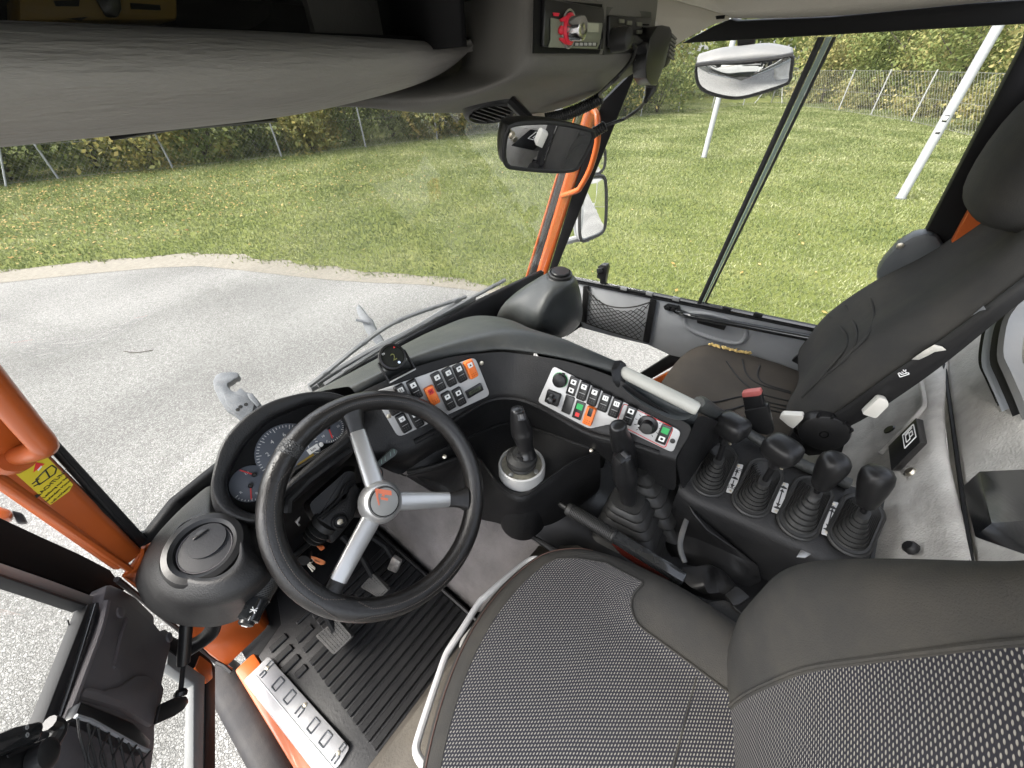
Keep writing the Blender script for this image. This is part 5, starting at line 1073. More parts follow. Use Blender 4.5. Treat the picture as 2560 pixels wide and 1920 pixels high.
g1 = thing('gear_lever', 'black gear lever with top switch and square bellows nearest the driver seat', 'gear lever', P('A', 1775, 1250, z=.30), 'gear levers in the centre console')
bellows(g1, P('A', 1785, 1235, z=.30), P('A', 1742, 1030, z=.475), .098, .036, 6, rub)
mk('knob', grip([('A', 1742, 1045, .472, .020, .020), ('A', 1735, 960, .525, .019, .020), ('A', 1722, 880, .575, .021, .023), ('A', 1708, 810, .612, .028, .028), ('A', 1704, 770, .632, .029, .028), ('A', 1702, 745, .642, .021, .021)]), blks, g1, sub=1, sharp=180)
hx = P('A', 1703, 768, z=.640); Mh = frame(hx, _n((-.12, -.25, 1)), (.25, 1, 0)); mk('top_switch', MB().rrect(Mh, .034, .022, .003, .010, 3, .003), blks, g1); mk('rocker', MB().box((.004, 0, .011), (.010, .016, .003), Mh, .001), mat('rocker_grey', (.06, .06, .062), .3), g1)
g2 = thing('gear_lever', 'black gear lever with plain rounded knob close to the switch panel', 'gear lever', P('A', 1890, 1060, z=.30), 'gear levers in the centre console')
bellows(g2, P('A', 1905, 1075, z=.33), P('A', 1790, 800, z=.54), .09, .034, 6, rub)
mk('knob', grip([('A', 1760, 830, .54, .018, .018), ('A', 1730, 740, .60, .018, .019), ('A', 1705, 670, .65, .021, .022), ('A', 1685, 605, .69, .026, .025), ('A', 1680, 565, .71, .027, .024), ('A', 1678, 545, .72, .018, .016)]), blks, g2, sub=1, sharp=180)
# ================================================================== HANDBRAKE
hb_ = thing('handbrake', 'long black handbrake lever with ribbed rubber grip', 'handbrake', P('A', 1640, 1265, x=.504))
def hbp(x_, y_): return P('A', x_, y_, x=.504)
a_, b_ = hbp(1372, 1108), hbp(1640, 1270); ax = _n(b_ - a_); Ln = (b_ - a_).length; Mg = frame(a_, ax, (0, 0, 1)); pr = []
for k in range(26):
    h = Ln * k / 26; pr += [(.0165, h), (.0165, h + Ln * .022), (.0145, h + Ln * .026)]
mk('ribbed_grip', MB().lathe(Mg, [(.012, -.012), (.0165, -.008)] + pr + [(.0165, Ln), (.017, Ln + .004), (.014, Ln + .008)], 22), rub, hb_); mk('release_button', MB().lathe(Mg, [(.006, -.034), (.0075, -.03), (.0075, -.01)], 14), blk2, hb_)
tl = hbp(2110, 1560); up_ = V((0, 0, 1))
mk('lever', MB().box((0, 0, (tl - b_).length / 2), (.026, .022, (tl - b_).length), frame(b_, _n(tl - b_), (0, 0, 1)), .004), gloss, hb_)
mk('lever_side', MB().prism([hbp(1650, 1290), hbp(2080, 1555), hbp(1950, 1560), hbp(1700, 1400), hbp(1640, 1330)], V((.006, 0, 0)), .001), mat('dark_red_paint', (.10, .012, .008), .4), hb_)

# ================================================================== SIDE LEVER CONSOLE
lc = thing('lever_console', 'black side console holding four levers between the seats', 'console', (.8, -.15, .28))
o1 = cat([U(*p, z=.528) for p in [(1722, 1080), (1800, 1058), (1864, 1083), (1995, 1158), (2125, 1212), (2215, 1232)]], 24); i1 = cat([U(*p, z=.487) for p in [(1700, 1215), (1735, 1240), (1850, 1290), (1960, 1340), (2080, 1392), (2185, 1405)]], 24)
mk('deck', MB().loft([[p + V((.02, 0, -.28)) for p in o1], [p + V((.014, 0, -.02)) for p in o1], o1, [a.lerp(b, .06) for a, b in zip(o1, i1)], [a.lerp(b, .5) - V((0, 0, .001)) for a, b in zip(o1, i1)], [a.lerp(b, .93) for a, b in zip(o1, i1)], [p + V((-.004, 0, -.01)) for p in i1], [p + V((-.012, 0, -.035)) for p in i1], [p + V((.0, 0, -.195)) for p in i1]]), blk, lc, sub=1, sharp=60)
mk('end_panel', MB().prism([o1[-1], i1[-1], i1[-1] + V((0, 0, -.2)), o1[-1] + V((.02, 0, -.25))], V((0, .006, 0))), blk, lc)
mk('side_rail', MB().tube(cat([U(1746, 1006, z=.765), U(1768, 1020, z=.72), U(1800, 1040, z=.63), U(1850, 1070, z=.565), U(1905, 1104, z=.548)] + [U(*p, z=.54) for p in [(1995, 1156), (2125, 1210)]], 40), [.012] + [.0165] * 16 + [.0135] * 23, 12), topg, lc)
mk('arm_side', MB().loft([[U(1742, 1030, z=.752), U(1735, 1066, pl=SRb), U(1714, 1105, pl=SRb), U(1694, 1140, pl=SRb), U(1690, 1162, z=.60)], [U(1800, 1055, z=.66), U(1775, 1085, z=.625), U(1745, 1130, z=.60), U(1712, 1172, z=.575), U(1700, 1195, z=.54)], [U(1880, 1090, z=.53), U(1800, 1095, z=.524), U(1760, 1145, z=.512), U(1725, 1200, z=.497), U(1705, 1230, z=.48)]]), blk, lc, sub=2, sharp=180)
# pocket with strap
mk('pocket_wall', MB().loft([[P('B', 60, 960, z=.42), P('B', 190, 960, z=.47), P('E', 200, 180, z=.44)], [P('B', 0, 1150, z=.31), P('E', 160, 210, z=.36), P('E', 700, 410, z=.36)], [P('E', 60, 420, z=.305), P('E', 300, 420, z=.302), P('E', 560, 590, z=.302)]]), blk2, lc, sub=1, solid=.005)
mk('pocket_strap', MB().loft([cat(PP('E', [(160, 80), (115, 210), (110, 300), (140, 380)], z=.40), 14), cat(PP('E', [(190, 85), (150, 215), (140, 290), (165, 375)], z=.40), 14)]), mat('grey_strap', (.1, .105, .11), .5, dust=.4, ds=20), lc, solid=.004)
LCp = plane3(U(1864, 1085, z=.53), U(2125, 1215, z=.53), U(1960, 1340, z=.49)); LCn = LCp[1]
mk('front_panel_line', MB().tube(cat(PP('B', [(95, 770), (110, 700), (150, 632), (340, 610)], pl=off(LCp, .002)), 12), .003, 6), blk2, lc)
mk('screw', MB().lathe(frame(P('B', 172, 655, pl=LCp), LCn, (0, 0, 1)), [(.006, 0), (.006, .003), (.002, .004)], 10), blk2, lc)
LV = [('lever with flat rounded black knob next to the switch panel', (330, 795), (355, 735), 'T', (440, 515), (260, 930), (400, 650)), ('lever with flat rounded black knob, second from the switch panel', (592, 898), (632, 860), 'T', (745, 660), (515, 1050), (670, 745)),
      ('lever with egg-shaped knob, third from the switch panel', (880, 1020), (945, 935), 'E', (1035, 790), (800, 1185), (960, 855)), ('lever with egg-shaped knob farthest from the switch panel', (1185, 1125), (1230, 1060), 'E', (1300, 880), (1110, 1280), (1260, 970))]
for lab_, gc, lb, kind, kc, e0_, e1_ in LV:
    ea, eb = P('B', *e0_, pl=LCp), P('B', *e1_, pl=LCp); cen = (ea + eb) / 2; axis = _n(eb - ea); hl = (eb - ea).length / 2; side = LCn.cross(axis); hw = .035
    o = thing('control_lever', 'black ' + lab_, 'control lever', cen, 'control levers on the side console'); tp = P('B', *lb, pl=off(LCp, .042)); rows = []
    N2 = 7
    for i_ in range(N2 * 2 + 1):
        t = i_ / (N2 * 2); s_ = 1 - .78 * t; cc_ = cen.lerp(tp, t ** 1.1); h = .0 + .042 * t ** 1.25 + (.006 if i_ % 2 == 0 else .001)
        base_c = cen + (cc_ - cen) - LCn * (cc_ - cen).dot(LCn); lp = []
        L_ = hl * s_; W_ = hw * (1 - .68 * t)
        for k in range(28):
            a = 2 * math.pi * k / 28; ca, sa = math.cos(a), math.sin(a); st = max(0, L_ - W_); lp.append(base_c + axis * (W_ * ca + (st if ca > 0 else -st)) + side * W_ * sa + LCn * h)
        rows.append(lp)
    mk('bellows', MB().loft(rows, cu=True, caps=True), rub, o, sharp=60)
    fr2 = [cen + axis * (( hw * 1.06) * math.cos(2 * math.pi * k / 36) + ((hl - hw) if math.cos(2 * math.pi * k / 36) > 0 else -(hl - hw))) + side * hw * 1.06 * math.sin(2 * math.pi * k / 36) + LCn * .002 for k in range(36)]
    mk('bellows_rim', MB().tube(fr2, .004, 6, closed=True), rub, o)
    if kind == 'T':
        kp = P('B', *kc, z=.66); nk = P('B', kc[0] - 45, kc[1] + 90, z=.61)
        mk('rod', MB().tube([tp - LCn * .004, nk], .0065, 10), blkm, o); mk('neck', MB().tube([nk.lerp(tp, .15), nk, nk.lerp(kp, .6)], [.011, .014, .020], 14), blks, o)
        d_ = _n(kp - tp); Mk_ = frame(kp, d_, (1, -.4, 0)); lp = []
        rows = []
        for s_, h in ((.55, -.034), (.82, -.028), (.98, -.014), (1.0, 0), (.96, .010), (.82, .017), (.5, .021), (.1, .0215)):
            rows.append([Mk_ @ V(((abs(math.cos(a)) ** .6) * math.copysign(1, math.cos(a)) * .036 * s_, (abs(math.sin(a)) ** .6) * math.copysign(1, math.sin(a)) * .030 * s_, h)) for a in [2 * math.pi * k / 28 for k in range(28)]])
        mk('knob', MB().loft(rows, cu=True, caps=True), blk2, o, sharp=180)
        mk('grub_screw', MB().lathe(frame(nk - V((.008, .010, -.002)), _n((-.6, -.7, .3)), (0, 0, 1)), [(.003, .002), (.003, .006)], 8), kh, o)
    else:
        kp = P('B', *kc, z=.63); d_ = _n(kp - tp); mk('rod', MB().tube([tp - LCn * .004, tp.lerp(kp, .35)], .006, 10), blkm, o)
        Mk_ = frame(kp, d_, (1, 0, 0)); mk('knob', MB().lathe(Mk_, [(.013, -.056), (.018, -.048), (.022, -.03), (.0265, -.005), (.0285, .014), (.027, .028), (.021, .037), (.010, .040), (.001, .0395)], 26), blk2, o, sharp=180)
def lplate(pts, lines, arr, marks):
    q = PP('B', pts, pl=off(LCp, .002)); o = thing('lever_label', lines, 'label', sum(q, V()) / 4, 'silver labels on the side console'); mk('plate', MB().prism(rounded(q, .003, 2), LCn * .0012), plate_m, o)
    top = (q[0] + q[1]) / 2; bot = (q[2] + q[3]) / 2; up = _n(top - bot); L_ = (top - bot).length; sd_ = _n(up.cross(LCn))
    def at(u, v): return bot + (top - bot) * v + sd_ * u + LCn * .0014
    for v0, v1 in arr:
        mk('arrow', MB().prism([at(-.0012, v0), at(.0012, v0), at(.0012, v1), at(-.0012, v1)], LCn * .0003).prism([at(-.005, v1), at(.005, v1), at(0, v1 + (.009 / L_) * (1 if v1 > v0 else -1))], LCn * .0003), ink, o)
    for s_, v, sz in marks:
        if s_ == 'o': mk('rivet', MB().lathe(frame(at(0, v), LCn, up), [(.0035, 0), (.003, .0012), (.001, .0014)], 10), kh, o)
        elif s_ == '#': mk('symbol', MB().prism([at(-.008, v - .03), at(-.002, v - .045), at(.008, v - .03), at(.007, v + .01), at(.0, v + .045), at(-.004, v + .01)], LCn * .0003), ink, o)
        else: text('lettering', s_, sz, frame(at(0, v), LCn, up), ink, o)
lplate([(212, 640), (260, 650), (222, 765), (175, 750)], 'short silver label with shaft symbol beside the nearest lever to the switch panel', ((.58, .68), (.42, .32)), (('o', .92, 0), ('1000', .77, .012), ('#', .5, 0), ('540', .17, .013), ('o', .05, 0)))
lplate([(455, 750), (507, 760), (448, 935), (400, 925)], 'silver 1000 and 540 label between the two flat-knob levers', ((.58, .70), (.42, .28)), (('o', .93, 0), ('1000', .81, .013), ('#', .5, 0), ('540', .17, .014), ('o', .06, 0)))
lplate([(730, 860), (783, 875), (728, 1060), (675, 1045)], 'silver double-arrow label before the third lever', ((.5, .68), (.5, .30)), (('#', .84, 0), ('#', .17, 0), ('o', .94, 0), ('o', .06, 0)))
lplate([(1030, 978), (1085, 990), (1035, 1195), (978, 1180)], 'silver double-arrow label before the farthest lever', ((.5, .68), (.5, .30)), (('#', .82, 0), ('#', .17, 0), ('o', .92, 0), ('o', .08, 0)))

# ================================================================== STEERING WHEEL
wc_ = V((.191, .480, .6576)); wt = math.radians(46.2); wn = V((0, -math.sin(wt), math.cos(wt))); wup = V((0, math.cos(wt), math.sin(wt)))
Mw = frame(wc_, wn, wup); WP = (wc_, wn); RC, RM = .1948, .0202
sw = thing('steering_wheel', 'three-spoke steering wheel with stitched black leather rim and silver spokes', 'steering wheel', wc_)
rows = []
for k in range(72):
    a = 2 * math.pi * k / 72; ca, sa = math.cos(a), math.sin(a); rows.append([Mw @ V(((RC + RM * math.cos(b)) * ca, (RC + RM * math.cos(b)) * sa, RM * 1.12 * math.sin(b))) for b in [2 * math.pi * j / 16 for j in range(16)]])
rim = mk('rim', MB().loft(rows, cu=True, cv=True), leather, sw, sharp=180)
def wang(px, py):
    p = Mw.inverted() @ U(px, py, pl=WP); return math.atan2(p.y, p.x)
def rimseg(a0, a1, ex, m_, nm, n=14):
    rr_ = [[Mw @ V(((RC + (RM + ex) * math.cos(b)) * math.cos(a), (RC + (RM + ex) * math.cos(b)) * math.sin(a), (RM + ex) * 1.12 * math.sin(b))) for b in [2 * math.pi * j / 16 for j in range(16)]] for a in [a0 + (a1 - a0) * k / (n - 1) for k in range(n)]]
    return mk(nm, MB().loft(rr_, cu=True), m_, rim, sharp=180)
kn = mat('knurled_leather', (.03, .03, .03), .45); _t = kn.node_tree; _w = _t.nodes.new('ShaderNodeTexVoronoi'); _w.inputs['Scale'].default_value = 320; _tc = _t.nodes.new('ShaderNodeTexCoord'); _t.links.new(_tc.outputs['Object'], _w.inputs['Vector']); _b = _t.nodes.new('ShaderNodeBump'); _b.inputs['Strength'].default_value = 1; _b.inputs['Distance'].default_value = .002; _t.links.new(_w.outputs['Distance'], _b.inputs['Height']); _t.links.new(_b.outputs[0], _t.nodes['Principled BSDF'].inputs['Normal'])
a1 = wang(715, 1098); a2 = wang(705, 1135); rimseg(a1, a2, .0006, kn, 'knurled_band', 8)
# raised leather panels with stitching on both sides of the rim
seam = mat('seam_thread', (.07, .058, .05), .8)
def stitches(a0, a1, bang, n):
    m_ = MB()
    for k in range(n):
        t = k / (n - 1); env = min(1, math.sin(math.pi * t) * 3.0); b = bang(t, env); a = a0 + (a1 - a0) * t
        q = []
        for da in (0, (a1 - a0) / n * .55):
            q.append(Mw @ V(((RC + (RM + .0006) * math.cos(b)) * math.cos(a + da), (RC + (RM + .0006) * math.cos(b)) * math.sin(a + da), (RM + .0006) * 1.12 * math.sin(b))))
        m_.tube(q, .0007, 4)
    return m_
for a0, a1 in ((wang(655, 1150), wang(830, 1545)), (wang(1178, 1380), wang(880, 1550)), (wang(760, 1045), wang(1090, 1015))):
    if a1 - a0 > math.pi: a1 -= 2 * math.pi
    if a0 - a1 > math.pi: a1 += 2 * math.pi
    mk('stitching', stitches(a0, a1, lambda t, e: .9 + .75 * e * .5, 64), seam, rim, kind='stuff'); mk('stitching', stitches(a0, a1, lambda t, e: 2.35 - .5 * e, 64), seam, rim, kind='stuff')
HX, HY = -.016, .001
for ti in ((878, 1030), (1165, 1247), (812, 1515)):
    tpx = Mw.inverted() @ U(*ti, pl=WP) - V((HX, HY, 0)); a = math.atan2(tpx.y, tpx.x); kx = tpx.length / .196; Ms = Mw @ Matrix.Translation((HX, HY, 0)) @ Matrix.Rotation(a, 4, 'Z') @ Matrix.Diagonal((kx, 1, 1, 1))
    def sec(x_, w_, h_, z_): return [Ms @ V((x_, w_ * math.copysign(abs(math.cos(b)) ** .7, math.cos(b)), z_ + h_ * math.copysign(abs(math.sin(b)) ** .7, math.sin(b)))) for b in [2 * math.pi * j / 20 for j in range(20)]]
    o = mk('spoke', MB().loft([sec(.02, .0185, .010, .004), sec(.05, .018, .010, .003), sec(.10, .0168, .009, .0), sec(.152, .0158, .0085, -.002), sec(.158, .0148, .0075, -.002)], cu=True, caps=True), alu, sw, sharp=60)
    mk('spoke_end', MB().loft([sec(.148, .0165, .0095, -.004), sec(.166, .0165, .0105, -.003), sec(.18, .019, .013, -.001), sec(.196, .024, .015, 0)], cu=True, caps=True), leather, o, sharp=60)
MwH = Mw @ Matrix.Translation((HX, HY, 0)); hub = mk('hub', MB().lathe(MwH, [(.028, -.03), (.038, -.012), (.041, .0), (.0405, .010), (.037, .020), (.032, .027), (.0295, .029), (.028, .028), (.001, .028)], 40), alu, sw, sharp=40)
eh = .0285; em = mk('emblem_disc', MB().lathe(MwH @ Matrix.Translation((.0, .0, 0)), [(.0265, .028), (.0265, .0325), (.0255, .0335), (.024, .034), (.001, .034)], 36), logog, hub, sharp=40)
mk('emblem_ring', MB().tube([MwH @ V((.0265 * math.cos(k * math.pi / 18), .0265 * math.sin(k * math.pi / 18), .0328)) for k in range(36)], .0012, 6, closed=True), blk2, hub)
ep = (wc_ + wn * .0342, wn)
def emb(pts): return mk('emblem_letter', MB().prism(PP('L3', pts, pl=ep), wn * .0006), logor, hub)
emb([(1590, 395), (1640, 398), (1632, 500), (1655, 620), (1640, 630), (1605, 500)]); emb([(1640, 398), (1815, 425), (1820, 490), (1720, 478), (1640, 460)]); emb([(1690, 470), (1722, 478), (1718, 510), (1680, 500)]); emb([(1668, 512), (1770, 530), (1765, 562), (1672, 545)])
# ---- steering column: ribbed sleeve, shroud, stalks, keys
col_ = thing('steering_column', 'black steering column shroud with ribbed sleeve under the wheel', 'steering column', (.15, .62, .45))
CQ = off(WP, -.085)
def cpl(h): return off(WP, h)
rows = []
sl0 = [(600, 620), (640, 560), (1180, 80), (1240, 72), (1330, 90), (1330, 330), (1130, 480), (1100, 560), (760, 830), (700, 840), (630, 720)]
for i_ in range(11):
    t = i_ / 10; k = (1 - .15 * t) * (1.0 if i_ % 2 == 0 else .965); c_ = (980, 450); h = -.16 + .06 * t
    rows.append(rounded(PP('L3', [(c_[0] + (a - c_[0]) * k + 30 * t, c_[1] + (b - c_[1]) * k + 24 * t) for a, b in sl0], pl=cpl(h)), .004, 2))
mk('ribbed_sleeve', MB().loft(rows, cu=True).add(rows[-1], [tuple(range(len(rows[-1])))]), blk2, col_, sharp=50)
sh_ = [(740, 860), (880, 745), (1130, 560), (1190, 540), (1220, 420), (1320, 310), (1420, 420), (1300, 800), (1080, 1080), (990, 1170), (930, 1000), (820, 880)]
mk('shroud', MB().prism(PP('L3', sh_, pl=cpl(-.085)), -wn * .07, .006), blk, col_)
mk('shroud_edge', MB().tube(cat(PP('L3', [(860, 825), (1120, 580), (1200, 530), (1240, 420), (1320, 320)], pl=cpl(-.084)), 16), .002, 6), blk2, col_)
mk('shroud_edge', MB().tube(cat(PP('L3', [(755, 850), (1010, 620), (1100, 520), (1160, 390), (1230, 320), (1320, 290)], pl=cpl(-.088)), 16), .003, 6), blk2, col_)
mk('column_core', MB().tube([wc_ - wn * .02, wc_ - wn * .10, wc_ - wn * .32], [.03, .04, .04], 18), blkm, col_)
Mb = frame(P('L3', 1100, 855, pl=cpl(-.083)), wn, wup); mk('lock_boss', MB().lathe(Mb, [(.016, 0), (.0155, .004), (.012, .006), (.010, .004), (.0095, .002)], 20), blk2, col_); mk('lock_screw', MB().lathe(Mb, [(.0062, .002), (.006, .006), (.003, .0065), (.0025, .005)], 6), kh, col_)
# left stalk with rubber boot and grip
st = thing('column_stalk', 'ribbed column stalk with horn button pointing to the lower left', 'column stalk', P('L3', 800, 1000, pl=cpl(-.1)))
pa, pb = P('L3', 880, 900, pl=cpl(-.10)), P('L3', 690, 1120, pl=cpl(-.12)); ax = _n(pb - pa); Mst = frame(pa, ax, wn); Ls = (pb - pa).length
mk('rubber_boot', MB().lathe(Mst, [(.026, -.01), (.028, 0), (.018, Ls * .18), (.027, Ls * .3), (.0255, Ls * .36), (.016, Ls * .45), (.0245, Ls * .56), (.023, Ls * .62), (.014, Ls * .7), (.0205, Ls * .82), (.018, Ls * .9), (.010, Ls), (.008, Ls * 1.05)], 22), rub, st)
shp = cat([pa, pb, P('L3', 540, 1260, pl=cpl(-.11)), P('L1', 870, 1245, pl=cpl(-.075)), P('L1', 800, 1370, pl=cpl(-.06))], 20)
mk('shaft', MB().tube(shp, .0075, 10), blks, st)
ga, gb_, gc_ = P('L1', 895, 1200, pl=cpl(-.07)), P('L1', 790, 1410, pl=cpl(-.055)), P('L1', 712, 1545, pl=cpl(-.045)); ax = _n(gc_ - ga); Mg = frame(ga, ax, wn); L1_ = (gb_ - ga).length; L2_ = (gc_ - ga).length; pr = []
for k in range(22): pr += [(.0175, L1_ * k / 22), (.0165, L1_ * (k + .6) / 22)]
mk('ribbed_grip', MB().lathe(Mg, pr + [(.0185, L1_)], 24), rub, st); mk('end_sleeve', MB().lathe(Mg, [(.0165, L1_), (.0168, L1_ + .002), (.0155, L2_ - .012), (.0165, L2_ - .008), (.0165, L2_ - .002), (.013, L2_)], 26), gloss, st)
mk('horn_button', MB().lathe(Mg, [(.0125, L2_ - .002), (.012, L2_ + .004), (.009, L2_ + .006), (.001, L2_ + .0065)], 20), blks, st)
hpt = Mg @ V((0, 0, L2_ + .0068))
mk('horn_symbol', MB().prism([Mg @ V((a, b, L2_ + .0066)) for a, b in ((-.005, .002), (.004, .0045), (.004, -.0045), (-.005, -.002))], ax * .0004), white, st)
wsp = P('L1', 770, 1500, pl=cpl(-.03)); wv = _n(CAM - gc_)
cw = gb_.lerp(gc_, .55) + _n(wv - ax * wv.dot(ax)) * .0163; Mc = frame(cw, _n(wv - ax * wv.dot(ax)), ax)
for s_, e_ in (((-.004, -.004), (.004, .004)), ((-.004, .004), (.004, -.004)), ((-.005, 0), (.005, 0)), ((0, .009), (0, .015))): mk('washer_symbol', MB().tube([Mc @ V((*s_, 0)), Mc @ V((*e_, 0))], .0007, 4), white, st)
# right stalk
s2 = thing('wiper_stalk', 'flat dark green-grey stalk right of the steering column', 'column stalk', P('z5', 1230, 870, pl=cpl(-.05)))
mk('paddle', MB().prism(rounded(PP('z5', [(1200, 865), (1330, 745), (1370, 765), (1355, 795), (1225, 890)], pl=cpl(-.045)), .004, 3), -wn * .012, .003), mat('green_grey_plastic', (.05, .062, .058), .4), s2); mk('shaft', MB().tube([P('z5', 1220, 875, pl=cpl(-.052)), P('z5', 1150, 930, pl=cpl(-.07))], .008, 8), blks, s2)
for k in range(4): mk('symbol', MB().box((0, 0, 0), (.0012, .009, .0006), frame(P('z5', 1255 + k * 25 + (k > 1) * 12, 842 - k * 21 - (k > 1) * 10, pl=cpl(-.0445)), wn, V((.5, .8, .3)))), mat('pale_green_print', (.2, .3, .26), .5), s2)
ds_ = MB().tube([P('z5', 1200 + 50 * math.cos(a), 930 + 55 * math.sin(a), pl=cpl(-.06)) for a in [-.9 + k * .15 for k in range(12)]], .002, 6)
mk('light_switch_scale', ds_, mat('pinkish_print', (.45, .25, .2), .5), s2); mk('light_switch_dial', MB().lathe(frame(P('z5', 1195, 930, pl=cpl(-.062)), wn, wup), [(.022, -.02), (.022, 0), (.018, .002), (.001, .002)], 24), blks, s2)
ky = thing('ignition_keys', 'ignition keys with an orange tag below the steering column', 'keys', P('L3', 720, 1400, pl=cpl(-.13))); kpl = cpl(-.13)
mk('tag', MB().prism(rounded(PP('L3', [(665, 1320), (760, 1335), (900, 1395), (905, 1430), (860, 1455), (780, 1430), (730, 1380)], pl=kpl), .004, 3), wn * .003, .0008), mat('orange_tag', (.72, .22, .07), .4), ky)
mk('tag_slot', MB().prism(PP('L3', [(750, 1375), (830, 1405), (825, 1420), (760, 1400)], pl=off(kpl, .003)), wn * .0005), mat('tag_inner', (.3, .1, .04), .5), ky)
for pts in ([(620, 1380), (680, 1390), (720, 1450), (765, 1490), (755, 1520), (700, 1480), (640, 1430)], [(640, 1430), (700, 1490), (740, 1530), (725, 1550), (660, 1470)], [(610, 1320), (640, 1310), (660, 1350), (620, 1370)]): mk('key', MB().prism(PP('L3', pts, pl=off(kpl, -.01)), wn * .0025, .0006), kh, ky)
mk('key_ring', MB().tube([P('L3', 690 + 45 * math.cos(k * .4), 1385 + 35 * math.sin(k * .4), pl=off(kpl, .002)) for k in range(16)], .0012, 5, closed=True), kh, ky)
mk('ignition_barrel', MB().tube([P('L3', 640, 1290, pl=cpl(-.14)), P('L3', 600, 1390, pl=cpl(-.125))], .012, 12), blkm, ky)
mk('orange_connector', MB().prism(PP('L3', [(790, 1190), (870, 1180), (905, 1215), (850, 1260)], pl=cpl(-.15)), -wn * .02, .002), osw, col_)
mk('bare_bracket', MB().prism(PP('L3', [(480, 850), (560, 775), (550, 830), (530, 870), (565, 900), (540, 920)], pl=cpl(-.16)), -wn * .006, .001), worn, col_)

# ================================================================== FLOOR: mat, pedals, tread plate
fm = thing('floor_mat', 'black ribbed rubber floor mat in the driver footwell', 'floor mat', (.05, .55, 0))
mk('sheet', MB().prism([(-.183, .335, .0), (.275, .375, .0), (.275, .97, .0), (-.06, .97, .0), (-.10, .86, .0), (-.183, .83, .0)], V((0, 0, .008)), .003), matr, fm)
yy = .375; k = 0
while yy < .80:
    x0 = -.10 if yy < .69 else -.03
    mk('rib', MB().box(((x0 + .262) / 2, yy, .0105), (.262 - x0, .019, .009), None, .0022, 1), matr, fm); yy += .0262; k += 1
for x_, y_, w_, h_ in ((-.135, .775, .05, .02), (-.07, .775, .05, .02), (-.135, .735, .05, .02), (-.07, .735, .05, .02), (-.125, .695, .03, .02), (-.02, .82, .10, .012), (-.13, .815, .05, .02)): mk('rib', MB().box((x_, y_, .0105), (w_, h_, .008), None, .002, 1), matr, fm)
mk('mat_ridge', MB().tube([(.268, .385, .012), (.268, .96, .012)], .006, 6), matr, fm)
tp_ = thing('tread_plate', 'aluminium tread plate with embossed square brackets on the left sill', 'tread plate', (-.15, .6, .012))
tq = [P('C', 1650, 962, z=.017), P('C', 2150, 1520, z=.017), P('C', 2080, 1640, z=.017), P('C', 1960, 1690, z=.017), P('C', 1505, 1105, z=.017)]
mk('plate', MB().prism(rounded(tq, .006, 2), V((0, 0, .0025)), .0008), alup, tp_)
mk('fold', MB().prism([P('C', 1505, 1105, z=.0165), P('C', 1960, 1690, z=.0165), P('C', 1910, 1700, z=-.02), P('C', 1500, 1130, z=-.02)], V((-.002, 0, 0))), alup, tp_)
mk('crease', MB().tube([P('C', 1570, 1075, z=.0198), P('C', 2050, 1650, z=.0198)], .0012, 5), alup, tp_)
def bracket(x_, y_, s_, cl_=False):
    lp = [(-1, -.6), (-1, .6), (1, .6), (1, -.6)] + ([(-1, -.6)] if cl_ else [])
    u = _n(P('C', 2150, 1520, z=.02) - P('C', 1650, 962, z=.02)); v = V((0, 0, 1)).cross(u); c = P('C', x_, y_, z=.0203); q = [c + u * (a * s_ * .42) + v * (b * s_ * 1.0) for a, b in lp]
    for p0, p1 in zip(q, q[1:]): yield p0, p1
for x_, y_, s_, c_ in ((1660, 1010, .014, 0), (1615, 1070, .012, 0), (1708, 1130, .022, 1), (1780, 1210, .022, 1), (1840, 1300, .016, 0), (1925, 1385, .022, 1), (2000, 1468, .022, 1), (2105, 1520, .012, 0), (2060, 1590, .013, 0)):
    m_ = MB()
    for p0, p1 in bracket(x_, y_, s_, c_): m_.tube([p0, p1], .0021, 5)
    mk('embossed_bracket', m_, steelm, tp_)  # darker metal than the plate: relief shade of the embossing put into colour
for q in ((1643, 1033), (1875, 1258), (2080, 1555)): mk('screw', MB().lathe(frame(P('C', *q, z=.0198), (0, 0, 1), (0, 1, 0)), [(.0055, 0), (.005, .002), (.002, .0025)], 12), kh, tp_)
def pedal(label, quad, m_, z0, z1, rod, knurl=True):
    q = [P(k_, a, b, z=z_) for k_, a, b, z_ in quad]; c = sum(q, V()) / 4; n_ = _n((q[1] - q[0]).cross(q[3] - q[0])); n_ = n_ if n_.z > 0 else -n_
    o = thing('pedal', label, 'pedal', c, 'pedals in the footwell'); mk('pad', MB().prism(rounded(q, .008, 3), -n_ * .012, .002), m_, o); mk('arm', MB().tube([c - n_ * .012, c + V(rod) * .5 - n_ * .02, c + V(rod)], .009, 8), blkm, o)
    if knurl:
        for f_ in [k / 8 for k in range(1, 8)]:
            for a_, b_ in ((q[0].lerp(q[1], f_), q[3].lerp(q[2], f_)), (q[0].lerp(q[3], f_), q[1].lerp(q[2], f_))): mk('tread_line', MB().tube([a_.lerp(b_, .06) + n_ * .0006, a_.lerp(b_, .94) + n_ * .0006], .0013, 4), m_, o)
    return o
pgrey = mat('pedal_rubber', (.035, .034, .033), .6, dust=.5, dcol=(.2, .19, .17), ds=20)
pedal('black rubber clutch pedal nearest the tread plate', (('C', 1935, 835, .06), ('C', 2070, 730, .10), ('C', 2165, 840, .10), ('C', 2050, 955, .06)), pgrey, 0, 0, (.02, .14, .12))
pedal('black rubber brake pedal partly hidden by the wheel rim', (('D', 0, 540, .07), ('D', 80, 455, .12), ('D', 175, 560, .12), ('D', 120, 610, .07)), pgrey, 0, 0, (.02, .14, .12))
pedal('worn bare-metal accelerator pedal near the carpeted tunnel', (('D', 165, 430, .06), ('D', 200, 350, .12), ('D', 250, 385, .12), ('D', 225, 455, .06)), worn, 0, 0, (.0, .1, .08), False)

